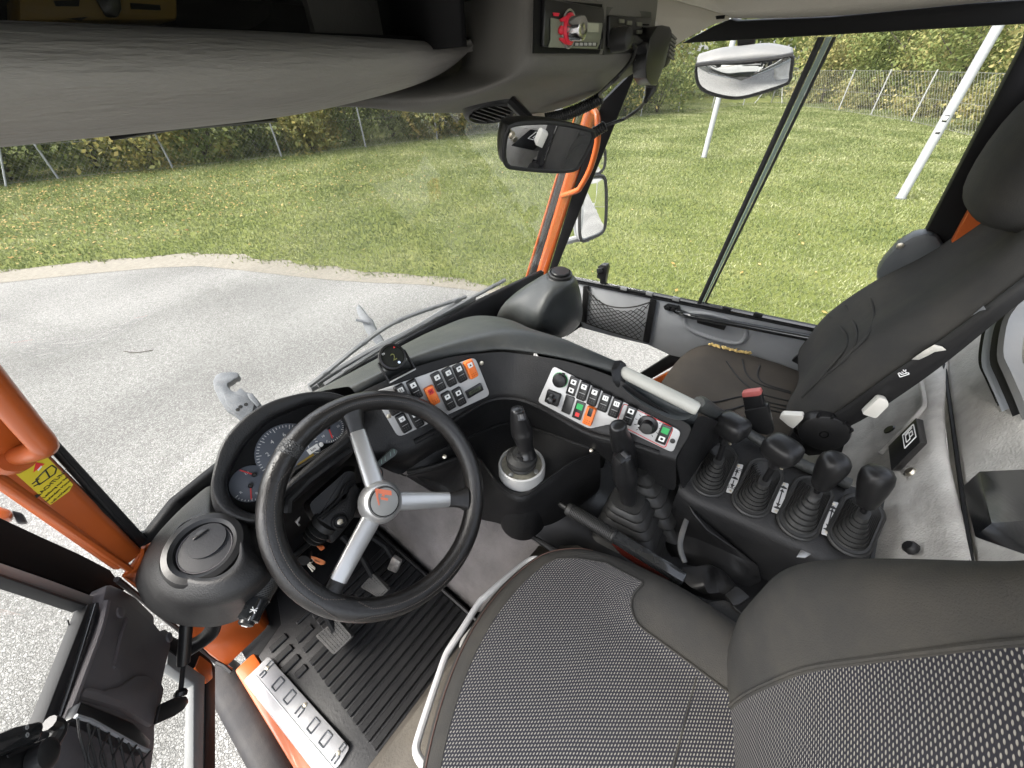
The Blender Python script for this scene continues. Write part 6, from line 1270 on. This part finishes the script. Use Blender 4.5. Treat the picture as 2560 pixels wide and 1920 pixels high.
# ================================================================== DRIVER SEAT
ds = thing('driver_seat', 'driver seat in dotted woven cloth with plain charcoal bolsters', 'seat', (.2, .0, .32))
def sstep(t): t = max(0, min(1, t)); return t * t * (3 - 2 * t)
def yfr(x_): return .268 - 1.25 * (x_ - .22) ** 2 - (max(0, x_ - .36) / .1) ** 2 * .06
def cz(x_, y_):
    z = .452 + .035 * sstep((x_ - .33) / .09) * sstep((.12 - y_) / .2) + .035 * sstep((.06 - x_) / .09) * sstep((.12 - y_) / .2)
    d = yfr(x_) - y_; z -= .030 * max(0, 1 - d / .05) ** 2; z += .012 * math.sin(max(0, min(1, (y_ + .2) / .45)) * math.pi) * 1.0
    z -= .04 * max(0, (x_ - .43) / .05) ** 2; return z
NX, NY = 40, 28; rows = []
for j in range(NY):
    t = j / (NY - 1); rw_ = []
    for i_ in range(NX):
        x_ = -.12 + .60 * i_ / (NX - 1); y_ = -.24 + t * (yfr(min(x_, .475)) + .24); rw_.append(V((x_, y_, cz(x_, y_))))
    rows.append(rw_)
rows.append([p + V((0, .008, -.03)) for p in rows[-1]]); rows.append([p + V((0, -.02, -.09)) for p in rows[NY - 1]])
m_ = MB().loft(rows)
sidec = [r[-1] for r in rows[:NY]]; m_.loft([sidec, [p + V((.012, 0, -.03)) for p in sidec], [p + V((.0, 0, -.10)) for p in sidec]])
mk('cushion', m_, clothp, ds, sharp=180)
def grid_uv(fn, nu, nv, nm, m_, par, sc=(1, 1)):
    b = MB(); b.uv = []; 
    R_ = [[fn(i_ / (nu - 1), j / (nv - 1)) for i_ in range(nu)] for j in range(nv)]; b.loft(R_)
    # arc-length metric UVs
    U_ = [[0] * nu for _ in range(nv)]; W_ = [[0] * nu for _ in range(nv)]
    for j in range(nv):
        for i_ in range(1, nu): U_[j][i_] = U_[j][i_ - 1] + (R_[j][i_] - R_[j][i_ - 1]).length
    for i_ in range(nu):
        for j in range(1, nv): W_[j][i_] = W_[j - 1][i_] + (R_[j][i_] - R_[j - 1][i_]).length
    for j in range(nv):
        for i_ in range(nu): b.uv.append((U_[j][i_], W_[j][i_]))
    return mk(nm, b, m_, par, sharp=180)
def xb(y_): return .352 + .075 * sstep((y_ - .0) / .13)
def cw_(s_, t):
    y0 = -.24 + t * .5; xr = xb(-.24 + t * (.235 + .24)); x_ = -.10 + s_ * (xr + .10); y_ = -.24 + t * (yfr(x_) - .040 + .24 - .05 * max(0, (x_ - .35) / .08) ** 2); return V((x_, y_, cz(x_, y_) + .0035))
grid_uv(cw_, 36, 30, 'cushion_insert', weave, ds)
bd = [cw_(k / 20, 1) for k in range(21)] + [cw_(1, 1 - k / 30) for k in range(31)]
mk('insert_piping', MB().tube([p + V((0, 0, -.001)) for p in bd], .0022, 6), clothp, ds)
mk('front_seam', MB().tube([V((x_, yfr(x_) - .008, cz(x_, yfr(x_) - .008) + .002)) for x_ in [-.1 + k * .012 for k in range(47)]], .0012, 4), mat('reddish_thread', (.09, .05, .04), .8), ds)
mk('cross_seam', MB().tube([V((x_, -.135 + .02 * math.sin((x_ - .1) * 4), cz(x_, -.135) + .0042)) for x_ in [-.08 + k * .02 for k in range(22)]], .0018, 4), clothp, ds)
# backrest: bolster edge from the sight lines, centre panel a little deeper
Ob = [(.45, -.174, .415), (.452, -.138, .55), (.45, -.134, .64), (.45, -.135, .706), (.44, -.15, .777), (.42, -.188, .861), (.39, -.222, .943), (.37, -.23, .985), (.355, -.25, 1.06), (.34, -.27, 1.12)]
Ib = [(.335, -.178, .43), (.333, -.176, .532), (.332, -.182, .63), (.33, -.19, .712), (.325, -.208, .80), (.318, -.222, .875), (.309, -.233, .945), (.30, -.243, 1.0), (.29, -.25, 1.06), (.28, -.268, 1.12)]
ob, ib = cat(Ob, 26), cat(Ib, 26)
mb1 = [a.lerp(b, .33) + V((-.01, .020, .0)) for a, b in zip(ob, ib)]; mb2 = [a.lerp(b, .7) + V((0, .012, .0)) for a, b in zip(ob, ib)]
bko = [p + V((-.015, -.09, -.02)) for p in ob]; bk2 = [p + V((.012, -.03, -.004)) for p in ob]
mk('backrest_bolster', MB().loft([bko, bk2, ob, mb1, mb2, [p + V((0, .001, 0)) for p in ib], [p + V((-.015, -.008, 0)) for p in ib]]), clothp, ds, sub=1, sharp=180)
cen = cat([(.19, -.215, .42), (.19, -.205, .53), (.19, -.205, .64), (.19, -.212, .74), (.19, -.228, .84), (.19, -.245, .94), (.19, -.262, 1.03), (.19, -.285, 1.12)], 26)
lft = [V((.38 - p.x, p.y, p.z)) for p in ib]
def bw(s_, t):
    k = t * 25; i0 = min(24, int(k)); f_ = k - i0
    a, b, c = (q[i0].lerp(q[i0 + 1], f_) for q in (ib, cen, lft)); u = s_; 
    return a * ((1 - u) ** 2) + (b * 2 - (a + c) * .5) * (2 * u * (1 - u)) + c * u ** 2
grid_uv(bw, 30, 40, 'backrest_insert', weave, ds)
mk('backrest_piping', MB().tube([p + V((0, .002, .001)) for p in ib], .0025, 6), clothp, ds)
mk('backrest_top', MB().loft([[bw(k / 10, 1) for k in range(11)], [bw(k / 10, 1) + V((0, -.03, .03)) for k in range(11)], [bw(k / 10, 1) + V((0, -.10, .02)) for k in range(11)], [bw(k / 10, .3) + V((0, -.12, 0)) for k in range(11)], [bw(k / 10, 0) + V((0, -.08, 0)) for k in range(11)]]), clothp, ds, sub=1, sharp=180)
# slide bar and lever at the front
sb = cat([P('D', 1115, 368, z=.415), P('D', 1070, 368, z=.41), P('D', 1020, 395, z=.40), P('D', 900, 490, z=.385), P('D', 770, 605, z=.37), P('D', 735, 640, z=.365), P('D', 640, 790, z=.36), P('D', 555, 920, z=.355), P('D', 525, 980, z=.355), P('D', 440, 1230, z=.36), P('D', 360, 1480, z=.37), P('D', 350, 1560, z=.375), P('D', 385, 1630, z=.38), P('D', 430, 1670, z=.39)], 60)
mk('slide_bar', MB().tube(sb, .0075, 10), mat('pale_grey_tube', (.5, .5, .5), .4, dust=.2, ds=14), ds)
lq = PP('D', [(715, 760), (800, 785), (680, 1000), (612, 920), (625, 870)], z=.312); mk('adjust_lever', MB().prism(rounded(lq, .008, 3), V((0, 0, .006)), .002), mat('pale_grey_plastic', (.5, .49, .47), .5, dust=.3, dcol=(.3, .27, .22), ds=16), ds)
for q in ((738, 820), (683, 905)): mk('rivet', MB().box((0, 0, .003), (.008, .006, .004), frame(P('D', *q, z=.318), (0, 0, 1), (.5, .8, 0)), .001), bpy.data.materials['pale_grey_plastic'], ds)
mk('suspension_base', MB().box((.2, -.02, .335), (.46, .38, .07), None, .01), blkm, ds)
# belt buckle housing and webbing between cushion and console
bk = thing('seat_belt_anchor', 'black seat belt anchor housing with webbing beside the driver seat', 'seat belt', P('E', 330, 500, z=.40))
mk('housing', MB().loft([rounded(PP('E', [(60, 490), (270, 400), (310, 395), (390, 430), (500, 560), (480, 620), (300, 610), (160, 560)], z=.33), .01, 3), rounded(PP('E', [(90, 430), (260, 395), (310, 390), (380, 430), (470, 540), (440, 580), (300, 590), (170, 520)], z=.385), .01, 3), rounded(PP('E', [(120, 410), (270, 400), (310, 395), (350, 425), (390, 510), (370, 560), (290, 570), (250, 470)], z=.40), .008, 3)], cu=True, caps=True), blk2, bk, sharp=50)
mk('buckle_plate', MB().prism(PP('E', [(390, 585), (450, 530), (475, 540), (540, 600), (480, 640), (440, 650)], z=.41), V((0, 0, .008)), .002), blk2, bk)
mk('webbing', MB().loft([cat(PP('E', [(250, 640), (390, 610), (440, 650), (500, 700)], z=.40), 10), cat(PP('E', [(290, 720), (400, 690), (480, 680), (560, 740)], z=.385), 10), cat(PP('E', [(330, 760), (420, 780), (500, 760), (560, 800)], z=.36), 10)]), beltm, bk, sub=1, solid=.003)
mk('end_clip', MB().prism(PP('E', [(825, 350), (855, 302), (920, 330), (880, 355)], z=.47), V((0, 0, .004)), .001), alu, bk)

# ================================================================== PASSENGER SEAT
ps = thing('passenger_seat', 'worn brown-black passenger seat with torn cushion edge', 'seat', (1.2, .05, .3))
def pz(x_, y_):
    u = (x_ - 1.21) / .24; v = (y_ - .05) / .24; z = .505 - .035 * max(0, abs(u) - .55) ** 2 / .2 - .07 * max(0, v - .45) ** 2 / .3 - .012 * (1 - min(1, u * u)) * (1 - sstep((v - .2) / .5)); return z
rows = []
for r_ in [1.0, .985, .95, .88, .75, .55, .3, .02]:
    lp = []
    for k in range(44):
        a = 2 * math.pi * k / 44; ca, sa = math.cos(a), math.sin(a); ex = .62
        x_ = 1.215 + .245 * r_ * math.copysign(abs(ca) ** ex, ca); y_ = .03 + .245 * r_ * math.copysign(abs(sa) ** ex, sa) * (1.0)
        if sa > 0: y_ -= .05 * (r_ * abs(ca)) ** 3 * 1.0
        drop = {1.0: .11, .985: .055, .95: .022, .88: .006}.get(r_, 0); lp.append(V((x_, y_, pz(x_, y_) - drop)))
    rows.append(lp)
mk('cushion', MB().loft(rows, cu=True).add(rows[-1], [tuple(range(44))]), clothb, ps, sub=1, sharp=180)
def crease(key, pts, z_=None, r_=.004, m_=None, **s):
    q = cat([P(key, a, b, z=.51) for a, b in pts], 24); q = [V((p.x, p.y, pz(p.x, p.y) + .001)) for p in q]; q = [CAM + (p - CAM) * 1.0 for p in q]; mk('crease', MB().tube(q, r_, 5), m_ or beltm, ps)
for pts in ([(180, 355), (330, 355), (420, 335), (500, 318)], [(300, 395), (400, 405), (500, 380)], [(390, 100), (450, 180), (510, 240), (600, 300), (800, 350)], [(490, 90), (520, 180), (600, 240), (800, 300)], [(600, 130), (590, 190), (640, 240), (800, 290)]): crease('B', pts, r_=.003)
for k in range(3): crease('B', [(620 + k * 10, 345 + k * 28), (700, 365 + k * 25), (800, 385 + k * 26)], r_=.003)
# torn edge with foam
rt = random.Random(9); tb = MB()
tpts = [(285, 0), (330, 14), (380, 22), (430, 30), (480, 38), (530, 40), (550, 32)]
tq_ = cat([P('B', a, b, z=.507) for a, b in tpts], 30)
for i_, p in enumerate(tq_):
    for k in range(2): tb.sphere(Matrix.Translation(V((p.x + rt.uniform(-.005, .005), p.y + rt.uniform(-.005, .005), pz(p.x, p.y) + rt.uniform(-.003, .003)))) @ Matrix.Rotation(rt.uniform(0, 3), 4, 'Z'), rt.uniform(.004, .009), rt.uniform(.003, .006), rt.uniform(.003, .005), 6, 4)
mk('torn_foam', tb, foam, ps, kind='stuff', sharp=180)
# backrest
FLp = [(1.0, -.105, .55), (1.02, -.118, .634), (1.02, -.156, .795), (1.02, -.203, .885), (1.025, -.248, .963), (1.03, -.277, 1.051), (1.05, -.30, 1.12)]
FRp = [(1.43, -.085, .55), (1.43, -.094, .617), (1.42, -.109, .714), (1.42, -.168, .83), (1.42, -.241, .928), (1.41, -.293, 1.034), (1.38, -.31, 1.10)]
BLp = [(1.0, -.20, .50), (1.0, -.201, .56), (1.0, -.24, .656), (1.0, -.275, .78), (1.0, -.292, .858), (1.0, -.314, .981), (1.02, -.35, 1.10)]
fl_, fr3, bl = cat(FLp, 24), cat(FRp, 24), cat(BLp, 24); br_ = [V((1.43 - (p.x - 1.0), p.y - .01, p.z)) for p in bl]
rows = []
for a, b, c, d in zip(fl_, fr3, bl, br_):
    rows.append([c, c.lerp(a, .5) + V((-.012, 0, 0)), a.lerp(c, .12), a + V((.012, .006, 0)), a.lerp(b, .22) + V((0, .002, 0)), a.lerp(b, .5) - V((0, .022, 0)), a.lerp(b, .78) + V((0, .002, 0)), b + V((-.012, .006, 0)), b.lerp(d, .15), d.lerp(b, .5) + V((.012, 0, 0)), d, d.lerp(c, .5) - V((0, .02, 0))])
_bk = MB().loft(rows, cu=True, caps=True); mk('backrest', _bk, clothp, ps, sub=2, sharp=180)
from mathutils.bvhtree import BVHTree
_bv = BVHTree.FromPolygons(_bk.v, _bk.f)
for pts in ([(280, 1640), (500, 1400), (610, 1250), (560, 1130), (480, 1050)], [(430, 1500), (620, 1330), (680, 1200), (650, 1080), (600, 980)], [(640, 1310), (760, 1180), (800, 1060), (780, 930)]):
    q = []
    for a, b in pts:
        h_ = _bv.ray_cast(CAM, _n(ray(1900 + a / 2.7652, 400 + b / 2.7652)))
        if h_[0] is not None: q.append(h_[0] + h_[1] * 0 - _n(ray(1900 + a / 2.7652, 400 + b / 2.7652)) * -.001)
    if len(q) > 1: mk('backrest_crease', MB().tube(cat(q, 24), .0032, 6), clothp, ps)
# side trim strip
tr0 = [c + V((-.014, .004, 0)) for c in bl]; tr1 = [c.lerp(a, .30) + V((-.018, 0, 0)) for a, c in zip(fl_, bl)]
mk('side_trim', MB().loft([[p + V((.004, -.012, 0)) for p in tr0], tr0, tr1, [p + V((.006, .004, 0)) for p in tr1]]), blk2, ps, sub=1, sharp=180)
trp = plane3(tr0[8], tr0[16], tr1[12]); trp = off(trp, .004)
mk('trim_tear', MB().prism(PP('L4', [(180, 668), (240, 625), (300, 590), (340, 600), (362, 618), (300, 628), (270, 645), (220, 668)], pl=trp), trp[1] * .002, .0005), tape, ps)
mk('trim_tear', MB().prism(PP('L4', [(495, 440), (560, 385), (572, 405), (540, 412)], pl=trp), trp[1] * .002, .0005), bpy.data.materials['grey_strap'], ps)
def picto(par, key, lns, pl_, r_):
    for a, b in lns: mk('pictogram_line', MB().tube([P(key, *a, pl=pl_), P(key, *b, pl=pl_)], r_, 4), white, par)
picto(ps, 'L4', [((110, 742), (120, 760)), ((120, 760), (166, 745)), ((166, 745), (162, 737)), ((162, 737), (128, 747)), ((128, 747), (118, 738)), ((118, 738), (110, 742)), ((135, 722), (142, 730)), ((150, 722), (146, 732)), ((127, 733), (136, 738)), ((155, 735), (148, 738))], off(trp, .003), .0011)
# hinge disc and levers
Mh = frame(P('B', 995, 568, x=.985), _n((-1, -.1, .1)), (0, -.3, 1)); rh = .5 * (P('B', 820, 560, x=.985) - P('B', 1150, 570, x=.985)).length
mk('hinge_cover', MB().lathe(Mh, [(rh * 1.05, -.03), (rh * 1.03, .0), (rh * .97, .008), (rh * .9, .010), (rh * .2, .012), (rh * .19, .007), (rh * .15, .007), (rh * .12, .012), (.001, .012)], 40), blk2, ps)
for a in (50, 80, 110, 140): mk('hinge_notch', MB().box((rh * 1.0 * math.cos(math.radians(a)), rh * 1.0 * math.sin(math.radians(a)), .004), (.006, .012, .012), Mh @ Matrix.Identity(4), .001), blkm, ps)
mk('hinge_skirt', MB().prism(PP('B', [(800, 560), (860, 620), (1120, 640), (1170, 520), (1110, 700), (900, 720), (760, 640)], x=.99), V((.05, 0, 0)), .004), blk2, ps)
mk('recline_lever', MB().prism(rounded(PP('B', [(710, 480), (730, 458), (860, 465), (865, 485), (800, 548), (770, 530)], x=.965), .004, 3), V((.02, 0, 0)), .004), ivory, ps); mk('tilt_lever', MB().prism(rounded(PP('B', [(1240, 455), (1350, 350), (1405, 365), (1415, 400), (1330, 485)], x=.955), .005, 3), V((.03, 0, -.01)), .006), ivory, ps)
hr = []
for z_, k_, oy in ((1.06, .72, -.01), (1.075, .93, 0), (1.11, 1.02, .004), (1.18, 1.04, .006), (1.25, .97, .002), (1.29, .78, -.006), (1.302, .4, -.012)):
    hr.append(cat([V((1.245 + (x_ - 1.222) * k_, -.275 + oy + dy * k_, z_)) for x_, dy in ((1.05, -.05), (1.06, .03), (1.14, .058), (1.28, .062), (1.385, .045), (1.40, -.03), (1.37, -.09), (1.22, -.11), (1.08, -.09))], 24, True))
mk('headrest', MB().loft(hr, cu=True, caps=True), clothp, ps, sub=1, sharp=180)
ps.location = ps.location + V((.05, -.008, -.032))
# buckle of the passenger belt
pb_ = thing('seat_belt_buckle', 'seat belt buckle with faded red button before the passenger seat', 'seat belt buckle', P('B', 600, 560, x=.93))
def bpl(pts, x_): return PP('B', pts, x=x_)
mk('stalk', MB().prism(bpl([(508, 432), (652, 402), (690, 565), (655, 582), (545, 560)], .93), V((.022, 0, 0)), .004), blk2, pb_); mk('buckle', MB().prism(bpl([(498, 345), (615, 325), (640, 425), (515, 440)], .935), V((.018, 0, 0)), .004), blks, pb_); mk('release_button', MB().prism(bpl([(496, 325), (520, 318), (605, 308), (618, 330), (600, 342), (500, 352)], .934), V((.018, 0, 0)), .002), redbtn, pb_)
# grey cover behind the passenger seat
mk('belt_reel_cover', MB().prism(PP('G', [(800, 780), (850, 700), (950, 590), (1060, 525), (1150, 505), (1230, 530), (1330, 700), (1000, 950), (820, 900)], pl=off(DR, -.03)), V((.06, 0, 0)), .012), mat('reel_cover_plastic', (.07, .076, .082), .45, bs=300, bstr=.2), cab)
mk('cover_screw', MB().lathe(frame(P('G', 970, 593, pl=off(DR, -.031)), V((-1, 0, 0)), (0, 0, 1)), [(.008, 0), (.007, .003), (.002, .004)], 10), kh, cab)

# ================================================================== PASSENGER DOOR
pd = thing('passenger_door', 'closed passenger door with grey panel, net pocket and black pull bar', 'door', V((1.5, .3, .2)))
dp_ = off(DR, -.012)
mk('door_panel', MB().prism(PP('F', [(712, 300), (2500, 665), (2500, 1100), (1480, 868), (1400, 850), (1240, 775), (990, 715), (735, 645), (660, 690), (700, 560)], pl=dp_), V((.02, 0, 0)), .004), dgrey, pd)
mk('sill_rail', MB().tube([P('F', 700, 283, pl=off(DR, -.02)), P('F', 1440, 432, pl=off(DR, -.02)), P('F', 2500, 648, pl=off(DR, -.02))], .009, 8), gloss, pd)
mk('sill_channel', MB().tube([P('F', 715, 308, pl=off(DR, -.016)), P('F', 2500, 672, pl=off(DR, -.016))], .006, 8), blkm, pd)
for q, m_ in (((1063, 357), white), ((1250, 394), white), ((1447, 434), white), ((1820, 508), blkm), ((2050, 552), blkm)): mk('rail_clip', MB().box((0, 0, 0), (.014, .028, .014), Matrix.Translation(P('F', *q, pl=off(DR, -.027))), .002), m_ if m_ is blkm else greyf, pd)
mk('window_latch', MB().prism(PP('F', [(862, 250), (868, 195), (895, 180), (930, 185), (937, 215), (928, 260), (915, 330), (880, 322), (882, 290), (858, 280)], pl=off(DR, -.04)), V((.03, 0, 0)), .004), blks, pd); mk('latch_tongue', MB().prism(PP('F', [(858, 215), (900, 205), (905, 240), (860, 250)], pl=off(DR, -.048)), V((.01, 0, 0)), .002), gloss, pd)
# lower frame of the door
mk('lower_frame', MB().prism(PP('F', [(1400, 850), (1480, 868), (1480, 900), (1230, 1045), (1160, 1000)], pl=off(DR, -.01)), V((.03, 0, 0)), .004), blkm, pd); mk('lower_paint', MB().prism(PP('F', [(1250, 1050), (1480, 930), (1480, 1010), (1350, 1090)], pl=off(DR, -.03)), V((.03, 0, 0)), .003), org_, pd)
mk('front_edge', MB().prism(PP('F', [(655, 640), (735, 600), (745, 640), (640, 710)], pl=off(DR, -.02)), V((.02, 0, 0)), .002), blkm, pd)
# net pocket
nb_ = off(DR, -.03)
mk('net_bar', MB().prism(PP('F', [(758, 342), (795, 345), (783, 615), (745, 605)], pl=nb_), V((.014, 0, 0)), .003), blks, pd); mk('net_bar', MB().prism(PP('F', [(1252, 440), (1297, 452), (1245, 765), (1197, 750)], pl=nb_), V((.014, 0, 0)), .003), blks, pd)
mk('net_border', MB().tube(cat(PP('F', [(792, 365), (850, 430), (930, 480), (1040, 500), (1150, 490), (1250, 460)], pl=off(DR, -.035)), 24), .0032, 6), beltm, pd); mk('net_border', MB().tube(cat(PP('F', [(775, 610), (900, 655), (1050, 700), (1200, 745)], pl=off(DR, -.035)), 16), .0032, 6), beltm, pd)
net = MB()
def npt(u, v):
    tx = 790 + (1250 - 790) * u; ty = 365 + 100 * u + 115 * math.sin(math.pi * u) * .9; bx_ = 775 + (1205 - 775) * u; by_ = 612 + 135 * u; return P('F', tx + (bx_ - tx) * v, ty + (by_ - ty) * v, pl=off(DR, -.034 - .012 * math.sin(math.pi * u)))
for k in range(-5, 11):
    for sg in (1, -1):
        q = []
        for j in range(9):
            v = j / 8; u = (k / 10 + v * .62) if sg > 0 else (k / 10 + .5 - v * .62 + .0)
            if 0 <= u <= 1: q.append(npt(u, v))
        if len(q) > 1: net.tube(q, .0019, 5)
mk('net', net, beltm, pd, kind='stuff')
# pull bar
mk('pull_recess', MB().tube(cat(PP('F', [(1560, 540), (1700, 545), (1880, 600), (1965, 680), (1900, 760), (1700, 720), (1540, 650), (1510, 580)], pl=off(DR, -.016)), 30, True), .008, 8, closed=True), dgrey, pd)
pbq = cat(PP('F', [(1440, 520), (1480, 535)], pl=off(DR, -.03)) + PP('F', [(1530, 555), (1600, 568), (1900, 622), (2212, 682), (2500, 735)], pl=off(DR, -.055)), 30)
mk('pull_bar', MB().tube(pbq, .0115, 12), gloss, pd); mk('bar_mount', MB().prism(rounded(PP('F', [(1350, 490), (1380, 472), (1470, 490), (1475, 525), (1440, 535), (1360, 515)], pl=off(DR, -.022)), .004, 3), V((.012, 0, 0)), .003), gloss, pd)
for q in ((1383, 502), (1425, 512)): mk('mount_bolt', MB().lathe(frame(P('F', *q, pl=off(DR, -.022)), (-1, 0, 0), (0, 0, 1)), [(.008, 0), (.0075, .005), (.003, .006)], 6), blks, pd)
mk('bar_grip', MB().prism(PP('F', [(1595, 590), (1815, 638), (1800, 668), (1600, 615)], pl=off(DR, -.045)), V((.012, 0, 0)), .003), blk2, pd)
mk('rear_latch', MB().prism(PP('G', [(215, 1390), (310, 1310), (330, 1340), (345, 1435), (270, 1420)], pl=off(DR, -.05)), V((.02, 0, 0)), .003), blks, pd)

# ================================================================== OPEN DRIVER DOOR
dd = thing('driver_door', 'open driver door with charcoal panel and glass at the lower left', 'door', V((-.28, .7, .1)))
LN = -DL[1] if DL[1].dot(CAM - DL[0]) < 0 else DL[1]
def D6(pts, h=0): return [P('L6', a, b, pl=(DL[0] + LN * h, LN)) for a, b in pts]
def dpr(nm, pts, h, t, m_, bev=.003, par=None, **k): return mk(nm, MB().prism(D6(pts, h), -LN * t, bev), m_, par or dd, **k)
dpr('door_panel', [(830, 310), (852, 200), (890, 190), (1000, 240), (1090, 295), (1240, 445), (1238, 500), (1285, 560), (1325, 542), (1372, 585), (1368, 690), (1335, 820), (1300, 985), (1322, 1020), (1300, 1120), (1270, 1210), (1243, 1330), (1243, 1450), (1200, 1800), (1150, 2100), (230, 2100), (400, 1659), (650, 960), (845, 430)], .012, .03, dgrey2, .007)
dpr('panel_swell', [(700, 985), (850, 1020), (980, 990), (1100, 905), (1200, 905), (1285, 985), (1262, 1220), (1240, 1330), (1000, 1190), (660, 1090)], .020, .03, dgrey2, .010)
mk('panel_edge', MB().tube(cat(D6([(852, 330), (800, 560), (700, 830), (560, 1200), (420, 1560), (250, 2050)], .012), 24), .0055, 8), dgrey2, dd); mk('panel_fold', MB().tube(cat(D6([(1010, 470), (960, 620), (920, 800), (900, 860)], .0125), 14), .004, 6), dgrey2, dd)
for q in ((955, 418), (1345, 618)): mk('panel_plug', MB().lathe(frame(D6([q], .012)[0], LN, (0, 0, 1)), [(.011, 0), (.010, .003), (.004, .005)], 16), dgrey2, dd)
dpr('pocket_bar', [(600, 1250), (650, 1125), (720, 1150), (1060, 1290), (1210, 1440), (1180, 1525), (1120, 1510), (740, 1300)], .028, .016, blks, .003)
mk('pocket_rim', MB().tube(D6([(605, 1245), (720, 1280), (1120, 1500), (1185, 1525)], .03), .003, 6), dgrey, dd)
nt2 = MB()
for a in range(7): nt2.tube(cat(D6([(620 + a * 80, 1265 + a * 38), (640 + a * 84, 1420 + a * 30), (690 + a * 78, 1620 + a * 20), (680 + a * 70, 1850)], .03), 12), .0016, 5)
for a in range(5): nt2.tube(cat(D6([(760 + a * 110, 1330 + a * 48), (700 + a * 100, 1540 + a * 30), (780 + a * 90, 1760), (720 + a * 80, 1900)], .032), 12), .0016, 5)
mk('pocket_net', nt2, beltm, dd, kind='stuff')
dpr('glass_pane', [(-400, -60), (0, 115), (700, 350), (330, 1290), (0, 1500), (-400, 2100)], -.02, .005, gside, 0, label='upper glass of the open driver door')
dpr('glass_frame', [(-400, -190), (0, 15), (400, 155), (830, 318), (700, 355), (340, 220), (0, 108), (-400, -70)], -.006, .02, greyf, .003); dpr('glass_seal', [(-400, -72), (0, 106), (700, 352), (690, 372), (0, 128), (-400, -50)], .0, .02, seal, .001)
dpr('window_channel', [(765, 340), (840, 318), (850, 420), (640, 960), (400, 1620), (250, 2050), (190, 2050), (330, 1700), (560, 1020)], .004, .02, gloss, .002); dpr('glass_seal', [(705, 350), (765, 338), (560, 1020), (330, 1700), (190, 2050), (110, 2050), (360, 1250)], -.002, .02, seal, .002)
dpr('door_stile', [(-400, -600), (0, -345), (330, -190), (640, -50), (880, 75), (1010, 240), (852, 200), (830, 318), (400, 150), (0, 12), (-400, -190)], -.012, .03, mat('stile_black', (.006, .006, .006), .9, spec=.04), .003)
dpr('lower_glass', [(1340, 830), (1560, 985), (1545, 2100), (1120, 2100), (1250, 1330)], -.015, .005, gside, 0, label='lower glass of the open driver door')
dpr('lower_glass_frame', [(1345, 720), (1640, 930), (1632, 1100), (1615, 2100), (1540, 2100), (1552, 990), (1335, 830)], -.004, .018, greyf, .003)
dpr('outer_edge', [(1370, 600), (1560, 690), (1680, 790), (1722, 850), (1725, 2100), (1618, 2100), (1642, 930), (1350, 715)], -.012, .022, blkm, .004); dpr('painted_corner', [(1600, 760), (1690, 830), (1700, 940), (1655, 980), (1560, 860)], -.009, .01, org_, .002)
# lock body at the lower left
lk = thing('door_lock', 'black door lock with pull on the inside of the open driver door', 'door lock', D6([(250, 1450)], .03)[0])
mk('body', MB().prism(D6([(-200, 1440), (0, 1375), (130, 1320), (330, 1275), (370, 1300), (330, 1440), (60, 1530), (-200, 1620)], .06), -LN * .03, .006), gloss, lk); mk('cover', MB().prism(D6([(-200, 1600), (60, 1525), (330, 1440), (380, 1480), (300, 1560), (240, 1659), (150, 1900), (-200, 1900)], .05), -LN * .03, .006), blk2, lk)
mk('slot', MB().prism(D6([(50, 1560), (170, 1505), (330, 1442), (335, 1460), (130, 1545), (60, 1580)], .0612), LN * .001), blkm, lk); mk('pull', MB().tube(cat(D6([(390, 1300), (455, 1320), (465, 1380), (400, 1490), (340, 1500)], .05), 16), .008, 10), blks, lk); mk('knob', MB().lathe(frame(D6([(290, 1590)], .052)[0], LN, (0, 0, 1)), [(.018, 0), (.017, .012), (.010, .016)], 20), blk2, lk)
for k, (a, b) in enumerate(((215, 1335), (218, 1395))): mk('symbol', MB().tube([D6([(a + 10 * math.cos(j * .7), b + 16 * math.sin(j * .7))], .0605)[0] for j in range(9)], .0008, 4, closed=True), greyf, lk)
# maker's etching in the corner of the upper glass
et_ = MB()
for a, b, a2, b2 in ((585, 440, 605, 460), (540, 480, 552, 520), (575, 490, 560, 540), (595, 500, 570, 560), (615, 490, 590, 560), (575, 560, 550, 620)): et_.tube(D6([(a, b), (a2, b2)], -.0195), .0011, 4)
mk('etched_mark', et_, ink, dd, kind='stuff')
# gas strut between dash and door
gs = thing('gas_strut', 'black gas strut holding the driver door', 'gas strut', D6([(1440, 1100)], .03)[0])
t0 = P('L6', 1495, 400, d=.80); t1 = P('L6', 1462, 825, d=.80); t2 = D6([(1440, 1060)], .035)[0]
mk('cylinder', MB().tube([t0, t1, t1.lerp(t2, .02)], [.0115, .0115, .009], 14), blks, gs); mk('rod', MB().tube([t1, t2], .0045, 10), blks, gs); mk('ball_end', MB().tube([t2 + (t1 - t2) * .12, t2, t2 - (t1 - t2) * .12], [.008, .012, .011], 12), blks, gs)
mk('bracket', MB().prism(rounded(D6([(1250, 1305), (1285, 1145), (1400, 1095), (1490, 1085), (1508, 1130), (1470, 1190), (1400, 1240)], .03), .005, 3), -LN * .006, .001), blks, gs)
mk('upper_bracket', MB().loft([cat([P('L6', a, b, d=.84) for a, b in ((1670, 440), (1660, 530), (1600, 600), (1510, 640))], 14), cat([P('L6', a, b, d=.82) for a, b in ((1780, 480), (1740, 600), (1640, 690), (1500, 780))], 14)]), blk2, gs, solid=.006)
